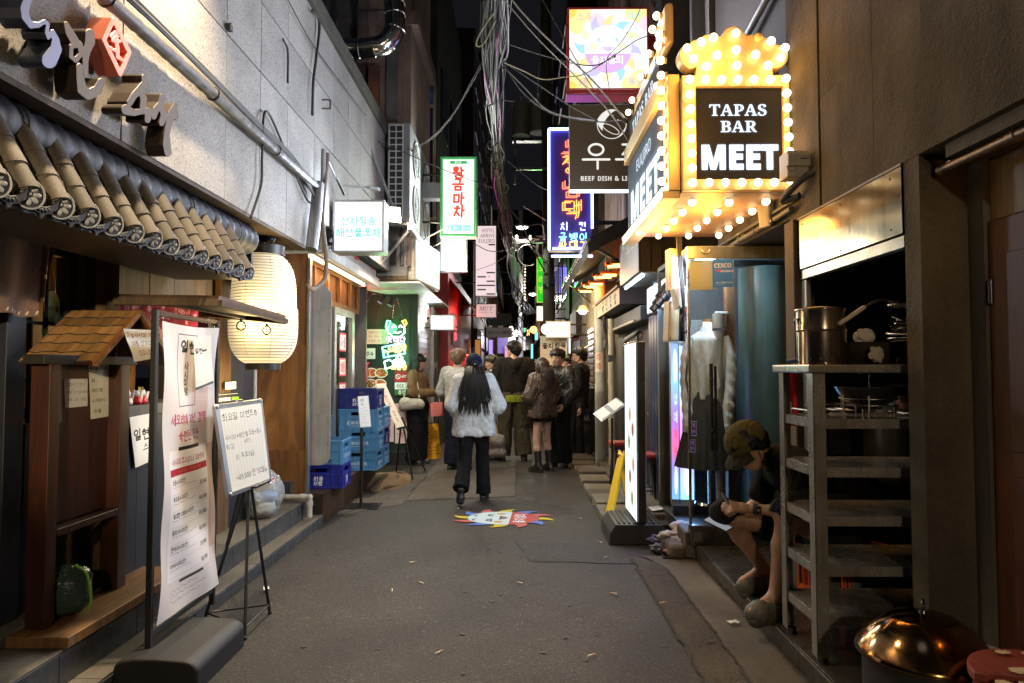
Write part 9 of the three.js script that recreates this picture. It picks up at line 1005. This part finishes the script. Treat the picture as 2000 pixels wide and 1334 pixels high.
  if (o.cap){const c=o.cap,B=[hb([0,0.05,-0.035],[0,0.055,0.02],0.098,0.094),hb([0,0.085,-0.01],[0,0.083,0.02],0.073,0.07)];const cut=(a,b,d)=>{const v=V(a-J.head[0],b-J.head[1],d-J.head[2]);const l=rotZ(rotX(rotY([v.x,v.y,v.z],-hy),-hp),-hr);return l[1]<(0.018+0.2*Math.max(0,l[2])*0.3)*s?0.3:0;};part(t,'cap',skin(B,0.006,90,cut),c.m);const bill=grid(16,6,(u,v)=>{const a=mixn(-1.15,1.15,u),rr=0.098+(0.075*Math.cos(a*0.9))*v;return hw([rr*Math.sin(a)*0.92,0.03-0.02*v*v-0.018*Math.abs(Math.sin(a))*v,0.01+rr*Math.cos(a)]);});part(t,'cap_bill',[bill,bill.clone().translate(0,-0.004*s,0)],c.bm ?? c.m);part(t,'cap_button',sp(0.009*s,...hw([0,0.158,0.0]),1,0.6,1,10),c.m);if (c.strap){part(t,'cap_opening',xf(new THREE.TorusGeometry(0.034*s,0.004*s,6,18,Math.PI),0,0,0).translate(...hw([0,0.026,-0.134])),M.black);part(t,'cap_buckle',sp(0.009*s,...hw([0.0,0.026,-0.136]),1,1,0.5,10),M.chrome);} for (let i=0;i<6;i++){const a=i*1.047+0.5,pts=[];for (let k=0;k<6;k++){const e=0.15+k*0.25;pts.push(hw([0.1*Math.sin(e)*Math.cos(a),0.055+0.1*Math.cos(e),0.0+0.112*Math.sin(e)*Math.sin(a)]));} part(t,'cap_seam',tube(pts,0.0022*s,16,4),c.m);}}
  if (o.glasses){const g=[];for (const q of [-1,1]){const c=hw([q*0.034,0.008,0.101]),rg=new THREE.TorusGeometry(0.022*s,0.0026*s,6,20);rg.rotateX(hp).rotateY(hy);g.push(rg.translate(...c));g.push(rod(hw([q*0.056,0.01,0.098]),hw([q*0.086,0.012,-0.005]),0.0024*s));} g.push(rod(hw([-0.012,0.012,0.103]),hw([0.012,0.012,0.103]),0.0024*s));part(t,'glasses',g,M.black);}
  t.J=J;t.hw=hw;t.S=s;return t;
}
function phone(label,pos,rot,pt){const t=thing('phone',label,'phone',pos);t.rotation.order='YXZ';t.rotation.set(...rot);part(t,'case',rb(0.073,0.15,0.009,0.004),M.black);part(t,'screen',rb(0.067,0.143,0.002,0.0008,0,0,0.005),glow([0.55,0.6,0.7],pt ?? 0.6));part(t,'camera',rb(0.022,0.022,0.003,0.001,0.018,0.052,-0.0055),M.darkMetal);return t;}
const cloth=(c,o={})=>mat(c,0.9,{phys:true,specularIntensity:0.2,map:T_cloth,bumpMap:T_fold,bumpScale:0.014,...o});
const leather=(c)=>mat(c,0.42,{bumpMap:T_fold,bumpScale:0.016,map:T_dirt});
const W2=(t,p)=>t.localToWorld(V(...p)).toArray();
{// woman walking away in the white jacket
  const [x,,z]=onY(925,980,0),t=person('woman in white jacket and navy cap walking away with long black hair',[x,z],Math.PI+0.08,1.645,{fem:1,skin:0,cell:0.014,J:{hipL:[0.088,0.92,0],kneeL:[0.1,0.51,-0.0],ankL:[0.15,0.2,-0.3],hipR:[-0.088,0.92,0],kneeR:[-0.11,0.5,0.1],ankR:[-0.12,0.085,0.1],head:[0,1.6,0.03],elL:[0.25,1.15,-0.04],wrL:[0.19,1.0,0.2],elR:[-0.285,1.14,-0.04],wrR:[-0.2,1.0,0.19]},toeL:[0.01,-0.13,0.07],toeR:[-0.03,-0.05,0.15],handL:{curl:0.8},handR:{curl:0.8},
    trousers:{m:cloth([0.014,0.014,0.017]),loose:0.018,flare:2.2,fold:0.009},jacket:{m:cloth([0.66,0.7,0.74]),loose:0.05,hem:0.82,hemR:0.14,wide:0.06,fold:0.009,freq:6,seed:8,k:90,collar:0.026},shoes:{m:M.black},hair:'cap',long:{len:0.56,w:0.19,n:340,front:[],out:0.105},cap:{m:cloth([0.016,0.018,0.042]),strap:1},look:[0.06,0.05,0]});
}
{// man in pale shirt
  const [x,,z]=onY(893,918,0);person('curly haired man in a pale grey sweatshirt and navy trousers beside the white jacket',[x,z],Math.PI-0.55,1.76,{skin:0,hairC:2,bulk:1,look:[0.5,0,0],J:{elL:[0.3,1.14,0.0],elR:[-0.3,1.14,0.0],wrL:[0.2,1.02,0.2],wrR:[-0.2,1.02,0.2]},trousers:{m:cloth([0.016,0.02,0.04]),loose:0.04,flare:1.3},jacket:{name:'sweatshirt',m:cloth([0.5,0.5,0.52]),loose:0.035,hem:0.9,fold:0.01,wide:0.02},shoes:{m:M.black},hair:'short'});
}
{// couple member behind
  const [x,,z]=onY(962,897,0);const t=person('dark haired woman in black jacket and pale skirt partly hidden by the white jacket',[x,z],-1.1,1.7,{fem:1,skin:0,hairC:1,look:[-0.3,0.05,0],fringe:1,bulk:1,J:{elL:[0.24,1.14,0.03],wrL:[0.16,1.02,0.22]},skirt:{m:cloth([0.5,0.44,0.34]),y0:-0.62,r1:0.26},jacket:{m:leather([0.03,0.026,0.024]),loose:0.04,hem:0.94,fold:0.01,cm:cloth([0.6,0.58,0.5])},shoes:{m:M.black},hair:'short'});const b=thing('tote_bag','large grey tote bag hanging at the side of the hidden woman','bag',at(963,855,10.0),0.3);part(b,'bag_body',skin([[[-0.1,-0.05,0],[0.1,-0.05,0],0.1,0.1],[[-0.12,-0.22,0],[0.12,-0.22,0],0.08,0.08]],0.012,40,(a,c,d)=>0.012*(vn3(a*14,c*14,d*14)-0.5)),leather([0.22,0.19,0.16]));part(b,'strap',tube([[-0.1,0.03,0],[-0.03,0.28,0],[0.03,0.28,0],[0.1,0.03,0]],0.008,30),M.black);
}
{// tall man in hooded jacket
  const [x,,z]=onY(1003,899,0);person('tall man in dark hooded jacket with lime shirt hem and olive trousers seen from behind',[x,z],Math.PI+0.12,1.93,{skin:0,hairC:0,look:[0.75,-0.05,0],glasses:1,bulk:1,J:{elL:[0.27,1.12,0.0],elR:[-0.27,1.12,0.0],wrL:[0.22,0.9,0.14],wrR:[-0.22,0.9,0.14],kneeL:[0.13,0.5,0.02],ankL:[0.17,0.085,-0.02],kneeR:[-0.12,0.5,0.02],ankR:[-0.15,0.085,-0.02]},trousers:{m:cloth([0.075,0.066,0.045]),loose:0.055,flare:1.35,fold:0.014},jacket:{m:cloth([0.024,0.021,0.02]),loose:0.045,hem:0.98,hemR:0.15,wide:0.02,hood:1,fold:0.011,band:[-0.12,-0.02,cloth([0.26,0.33,0.03])],bandName:'shirt_hem',cm:cloth([0.3,0.34,0.05]),collar:0.016},shoes:{m:mat([0.03,0.028,0.026],0.5)},hair:'short'});
}
{// woman in brown leather jacket and boots, with a phone
  const [x,,z]=onY(1060,921,0),t=person('long haired woman in brown leather jacket, short skirt and tall black boots holding a phone',[x,z],Math.PI+0.75,1.625,{fem:1,skin:0,hairC:1,look:[0.1,0.12,0],J:{elL:[0.27,1.15,0.02],wrL:[0.12,1.12,0.24],elR:[-0.27,1.15,0.02],wrR:[-0.03,1.15,0.27],kneeL:[0.11,0.5,0.02],ankL:[0.11,0.1,-0.02],kneeR:[-0.11,0.5,0.02],ankR:[-0.13,0.1,-0.02]},handL:{curl:0.7,palm:[-0.3,0.9,0.2]},handR:{curl:0.6,palm:[0.3,0.8,0.2]},skirt:{m:cloth([0.012,0.012,0.013]),y0:-0.14,r1:0.185},jacket:{m:leather([0.085,0.058,0.04]),loose:0.06,hem:0.88,hemR:0.16,wide:0.035,fold:0.016,freq:9,k:100,seed:3},shoes:{m:mat([0.013,0.012,0.012],0.35),boot:0.66},hair:'short',long:{len:0.36,w:0.1,n:190,front:[1,-1]}});
  t.updateMatrixWorld(true);phone('glowing phone held low by the woman in brown leather',W2(t,mul([0.04,1.17,0.36],t.S)),[-1.1,Math.PI+0.75,0],0.9);
}
{// man in black leather jacket, facing
  const [x,,z]=onY(1090,913,0);person('young man in black leather jacket facing the woman with one hand on her back',[x,z],-0.6,1.775,{skin:0,hairC:0,fringe:1,bulk:1,look:[0.12,0.08,0],J:{elL:[0.26,1.14,0.02],wrL:[0.2,0.95,0.15],elR:[-0.3,1.16,0.06],wrR:[-0.14,1.17,0.28]},handR:{dir:[0.35,0.25,0.9],palm:[0.9,-0.1,0.3],curl:0.15,spread:0.3},trousers:{m:cloth([0.011,0.011,0.012]),loose:0.05,flare:1.3},jacket:{m:leather([0.022,0.021,0.021]),loose:0.045,hem:0.93,hemR:0.15,fold:0.014,freq:9,seed:12,collar:0.03},shirt:cloth([0.5,0.45,0.35]),shoes:{m:M.black},hair:'short'});
}
{// glasses man behind
  const q=at(1104,700,11.4);person('man in glasses with open mouth looking over from behind the leather jacket',[q[0],-11.4],-0.1,1.69,{skin:1,hairC:0,fringe:1,look:[-0.05,0,0.05],glasses:1,trousers:{m:cloth([0.02,0.02,0.022]),loose:0.03},jacket:{m:cloth([0.05,0.045,0.04]),loose:0.04,hem:0.9},shirt:cloth([0.4,0.36,0.3]),shoes:{m:M.black},hair:'short'});
}
{// man in dark suit, smoking, in profile
  const [x,,z]=onY(1134,893,0),t=person('man in charcoal suit seen in profile raising a cigarette to his mouth',[x,z],-Math.PI/2-0.35,1.83,{skin:0,hairC:0,bulk:1,look:[0.15,0.02,0],glasses:1,J:{elR:[-0.2,1.14,0.1],wrR:[-0.07,1.4,0.2],elL:[0.26,1.13,-0.02],wrL:[0.22,0.92,0.1],ankR:[-0.09,0.085,0.07],kneeR:[-0.09,0.5,0.05]},handR:{dir:[0.25,0.95,0.05],palm:[0.5,0.1,-0.9],curl:0.9},trousers:{m:cloth([0.026,0.026,0.03]),loose:0.025,flare:1.1,fold:0.008},jacket:{m:cloth([0.028,0.028,0.031]),loose:0.025,hem:0.82,hemR:0.15,fold:0.008},shirt:cloth([0.34,0.26,0.13]),shoes:{m:mat([0.05,0.04,0.035],0.35),sole:mat([0.4,0.38,0.34],0.7)},hair:'short'});
  t.updateMatrixWorld(true);const a=W2(t,mul([0.0,1.5,0.2],t.S)),b=W2(t,mul([-0.0,1.575,0.145],t.S));const c=thing('cigarette','white cigarette in the raised hand of the man in the charcoal suit','cigarette');part(c,'paper_tube',rod(a,lerp3(a,b,0.7),0.0045),M.paper);part(c,'filter',rod(lerp3(a,b,0.7),b,0.0046),mat([0.5,0.3,0.12],0.7));
}
{// woman at left with bags
  const [x,,z]=onY(815,906,0),t=person('long haired woman in brown jacket looking at her phone by the green shop',[x,z],1.25,1.7,{fem:1,skin:0,hairC:0,look:[0.05,0.3,0],J:{elL:[0.26,1.15,0.02],wrL:[0.12,1.13,0.27],elR:[-0.25,1.14,0.04],wrR:[-0.05,1.14,0.3],kneeL:[0.09,0.5,0.02],ankL:[0.1,0.085,-0.02]},handL:{curl:0.7,palm:[-0.3,0.9,0.2]},handR:{curl:0.7,palm:[0.3,0.9,0.2]},trousers:{m:cloth([0.016,0.016,0.018]),loose:0.055,flare:1.5,fold:0.013},jacket:{m:cloth([0.2,0.125,0.065]),loose:0.035,hem:0.98,hemR:0.14,fold:0.01,freq:10},shoes:{m:M.black},hair:'short',long:{len:0.42,w:0.11,n:200,front:[1,-1]}});
  t.updateMatrixWorld(true);phone('dark phone held by the woman at the green shop',W2(t,mul([0.03,1.18,0.4],t.S)),[-1.0,Math.PI+1.25,0],0.5);
  const b=thing('shoulder_bag','soft white shoulder bag hanging on the woman by the green shop','bag',W2(t,mul([-0.26,1.02,0.02],t.S)),1.25);part(b,'bag_body',skin([[[0.0,-0.02,-0.12],[0.0,-0.02,0.13],0.07,0.05],[[0.0,-0.09,-0.14],[0.0,-0.06,0.16],0.07,0.06]],0.011,45,(a,c,d)=>0.014*(vn3(a*13+4,c*13,d*13)-0.5)),cloth([0.6,0.56,0.5]));part(b,'strap',[tube([[0,0.03,-0.13],[0.05,0.28,-0.09],[0.12,0.44,-0.02],[0.06,0.28,0.07],[0,0.03,0.14]],0.013,40)],cloth([0.6,0.56,0.5]));
  const p=thing('gift_bag','glossy pink gift bag with loop handles dangling from her wrist','bag',W2(t,mul([-0.02,0.93,0.34],t.S)),0.3);part(p,'bag_body',[rb(0.19,0.21,0.08,0.008,0,-0.05,0,0,0,0.06)],mat([0.62,0.2,0.2],0.2));part(p,'handle',[tube([[-0.05,0.05,0.03],[-0.03,0.17,0.01],[0.02,0.2,0],[0.05,0.06,0.03]],0.004,24),tube([[-0.05,0.05,-0.03],[-0.03,0.17,-0.01],[0.02,0.2,0],[0.05,0.06,-0.03]],0.004,24)],M.white);
  const y=onY(836,897,0),s=thing('yellow_board','yellow sandwich board with small red and black print behind her legs','sign',[y[0],0,y[2]],0.5),tx=bgTex(160,320,'#d9a81c',(x)=>{scrawl(x,16,30,128,260,'#8a3a14',9,4,5);scrawl(x,20,60,100,200,'#2a2418',6,8,4);});part(s,'panel',grid(1,1,(u,v)=>[mixn(-0.17,0.17,u),0.02+0.56*v,0.16-0.15*v]),printMat(tx));part(s,'panel',grid(1,1,(u,v)=>[mixn(-0.17,0.17,u),0.02+0.56*v,-0.16+0.15*v]),mat([0.6,0.42,0.05],0.5));part(s,'hinge',rod([-0.17,0.585,0],[0.17,0.585,0],0.012),M.darkMetal);
}
{// figures in the distance
  person('dark haired person in black seen from behind far along on the left',[at(968,700,15.5)[0],-15.5],Math.PI,1.72,{skin:1,cell:0.02,hcell:0.01,fcell:0.008,J:{},trousers:{m:cloth([0.015,0.015,0.02])},jacket:{m:cloth([0.014,0.013,0.016]),loose:0.05,hem:0.8,hood:1},hair:'short',bulk:1,shoes:{m:M.black}});
  person('person in white shirt with dark backpack far down the lane',[at(1031,700,22)[0],-22],Math.PI,1.74,{skin:1,cell:0.022,hcell:0.011,fcell:0.008,trousers:{m:cloth([0.02,0.02,0.025])},jacket:{name:'shirt',m:cloth([0.5,0.5,0.52]),loose:0.03,hem:0.9},hair:'short',shoes:{m:M.black}});
  person('person in black coat standing beyond the tall man at right',[at(1044,700,17)[0],-17],2.6,1.7,{skin:1,cell:0.022,hcell:0.011,fcell:0.008,trousers:{m:cloth([0.02,0.02,0.025])},jacket:{m:cloth([0.013,0.013,0.014]),loose:0.04,hem:0.7},hair:'short',shoes:{m:M.black}});
}
{// man sitting on the step, seen in profile: his axes are the lane's, x across, z towards us
  const P=(px,py,d)=>at(px,py,d),o=[1.5,0.12,-3.95],L=(p)=>sub3(p,o);
  const J={pelvis:L([1.83,0.56,-3.95]),waist:L([1.76,0.7,-3.95]),chest:L([1.56,0.9,-3.95]),neck:L([1.43,0.985,-3.95]),head:L([1.315,1.03,-3.94]),hipL:L([1.8,0.53,-3.85]),hipR:L([1.8,0.53,-4.06]),kneeL:L(P(1536,1012,3.78)),kneeR:L(P(1422,1010,4.1)),ankL:L(P(1515,1166,3.8)),ankR:L(P(1494,1112,4.25)),shL:L([1.53,0.94,-3.77]),shR:L([1.5,0.94,-4.12]),elL:L(P(1590,1004,3.72)),elR:L(P(1480,985,4.1)),wrL:L(P(1462,993,3.88)),wrR:L(P(1440,1020,4.1))};
  const t=person('man in olive cap, black shirt and shorts sitting hunched on the step over a phone',[o[0],o[2]],0,1.75,{y:o[1],skin:2,hairC:0,J,cell:0.011,hcell:0.005,fcell:0.0035,toeL:[-0.15,-0.055,0.06],toeR:[-0.15,-0.055,0.05],look:[-Math.PI/2+0.25,0.75,0],
    handL:{dir:[-0.95,0.1,0.1],palm:[0.0,-0.75,-0.65],curl:[0.75,0.8,0.9,0.95],thumb:0.8,flip:true},handR:{dir:[-0.9,-0.1,0.3],palm:[0.1,0.9,0.1],curl:0.8,thumb:0.7,flip:true},
    trousers:{m:cloth([0.018,0.018,0.02]),loose:0.03,len:-0.05,flare:1.6},hair:'short',cap:{m:cloth([0.125,0.105,0.04]),bm:cloth([0.03,0.03,0.02])}});
  const S=(p)=>p,B=[],J2=t.J;const sh=(q)=>[[J2['sh'+q],lerp3(J2['sh'+q],J2['el'+q],0.75),0.074,0.076]];
  B.push([J2.pelvis,J2.waist,0.135,0.135],[J2.waist,J2.chest,0.135,0.138],[lerp3(J2.chest,J2.shL,0.5),lerp3(J2.chest,J2.shR,0.5),0.12,0.12],[J2.shL,lerp3(J2.shL,J2.neck,0.7),0.072,0.07],[J2.shR,lerp3(J2.shR,J2.neck,0.7),0.072,0.07],...sh('L'),...sh('R'));part(t,'shirt',skin(B,0.011,95,(a,b,c)=>0.012*(0.6-Math.pow(1-Math.abs(2*vn3(a*8+4,b*8+4,c*5+4)-1),2))),cloth([0.014,0.014,0.015]));
  part(t,'collar',xf(new THREE.TorusGeometry(0.075,0.018,10,24),0,0,0,Math.PI/2-0.1,0,0.7).translate(...add(J2.neck,[-0.01,0.0,0])),cloth([0.014,0.014,0.015]));
  const clog=mat([0.11,0.1,0.08],0.6,{bumpMap:T_concB,bumpScale:0.006,map:T_dirt});for (const q of ['L','R']){const a=J2['ank'+q],d=unit(q==='L'?[-0.15,0,0.06]:[-0.15,0,0.05]),A=(u,y,w=0)=>[a[0]+d[0]*u-d[2]*w,y,a[2]+d[2]*u+d[0]*w],y0=0.005;part(t,'clog',skin([[A(-0.05,0.035),A(0.03,0.035),0.042,0.044],[A(0.02,0.045),A(0.13,0.045),0.045,0.05],[A(0.05,0.065),A(0.1,0.06),0.04,0.046],[A(0.12,0.035,-0.012),A(0.15,0.035,0.012),0.044,0.04]],0.007,80,(x_,y_,z_)=>0.006*(vn3(x_*50+2,y_*50+2,z_*50+2)-0.5)),clog);part(t,'clog_strap',tube([A(0.0,0.07,0.045),A(-0.06,0.085,0.03),A(-0.078,0.085,0),A(-0.06,0.085,-0.03),A(0.0,0.07,-0.045)],0.01,30,8),clog);part(t,'clog_sole',skin([[A(-0.05,0.012),A(0.14,0.012),0.04,0.046]].map(([p,r_,u,v])=>[p,r_,u,v]),0.008,90).scale(1,1,1),clog);}
  t.updateMatrixWorld(true);
  const w=lerp3(J2.wrL,J2.elL,0.12),ws=thing('wrist_watch','black smart watch on the left wrist of the seated man','watch',W2(t,w));{const d=dirOf(J2.wrL,J2.elL);const q=new THREE.Quaternion().setFromUnitVectors(V(0,1,0),V(...d));const g=cy(0.033,0.034,0.024,0,0,0,0,0,0,24,true).applyQuaternion(q);part(ws,'band',g,M.black);part(ws,'case',rb(0.036,0.042,0.012,0.005,0.0,0.002,0.033),M.black);part(ws,'screen',rb(0.028,0.034,0.002,0.001,0.0,0.002,0.0395),printMat(bgTex(64,80,'#16181a',(x)=>{x.fillStyle='#aab';x.fillRect(12,30,38,6);x.fillRect(12,46,30,8);}),0.2));}
  const v=thing('vape_pen','dark shiny vape pen gripped in the left hand of the seated man','vape',W2(t,add(J2.wrL,[-0.11,0.01,0.0])));part(v,'tube',[rod([0.03,-0.04,0.01],[-0.035,0.075,-0.01],0.011,0.009,14)],M.chrome);part(v,'mouthpiece',rod([-0.035,0.075,-0.01],[-0.052,0.105,-0.015],0.009,0.005,14),M.black);
  phone('white edged phone held flat over the knee of the seated man',P(1402,1024,4.02),[-1.25,0.35,0.45],0.35);
  const e=t.hw([0.0,-0.05,0.0]);const ear=thing('face_mask','dark face mask hanging from the ear of the seated man','mask');part(ear,'cloth',grid(10,8,(u,v2)=>W2(t,t.hw([0.062+0.008*Math.sin(v2*3),-0.075-0.045*v2,-0.03+0.06*u]))),cloth([0.02,0.02,0.022]));part(ear,'loop',tube([[0.084,0.02,-0.02],[0.088,-0.02,0.012],[0.075,-0.075,0.02]].map((p)=>W2(t,t.hw(p))),0.002,16,5),M.black);
  const st=thing('low_crate_seat','low dark box the man sits on inside the bay','seat',[1.86,0.12,-3.95]);part(st,'box',rb(0.34,0.32,0.34,0.02,0,0.165,0),M.greyDark);part(st,'cushion',rb(0.33,0.05,0.33,0.02,0,0.35,0),M.black);
}
renderer.render(scene,camera);
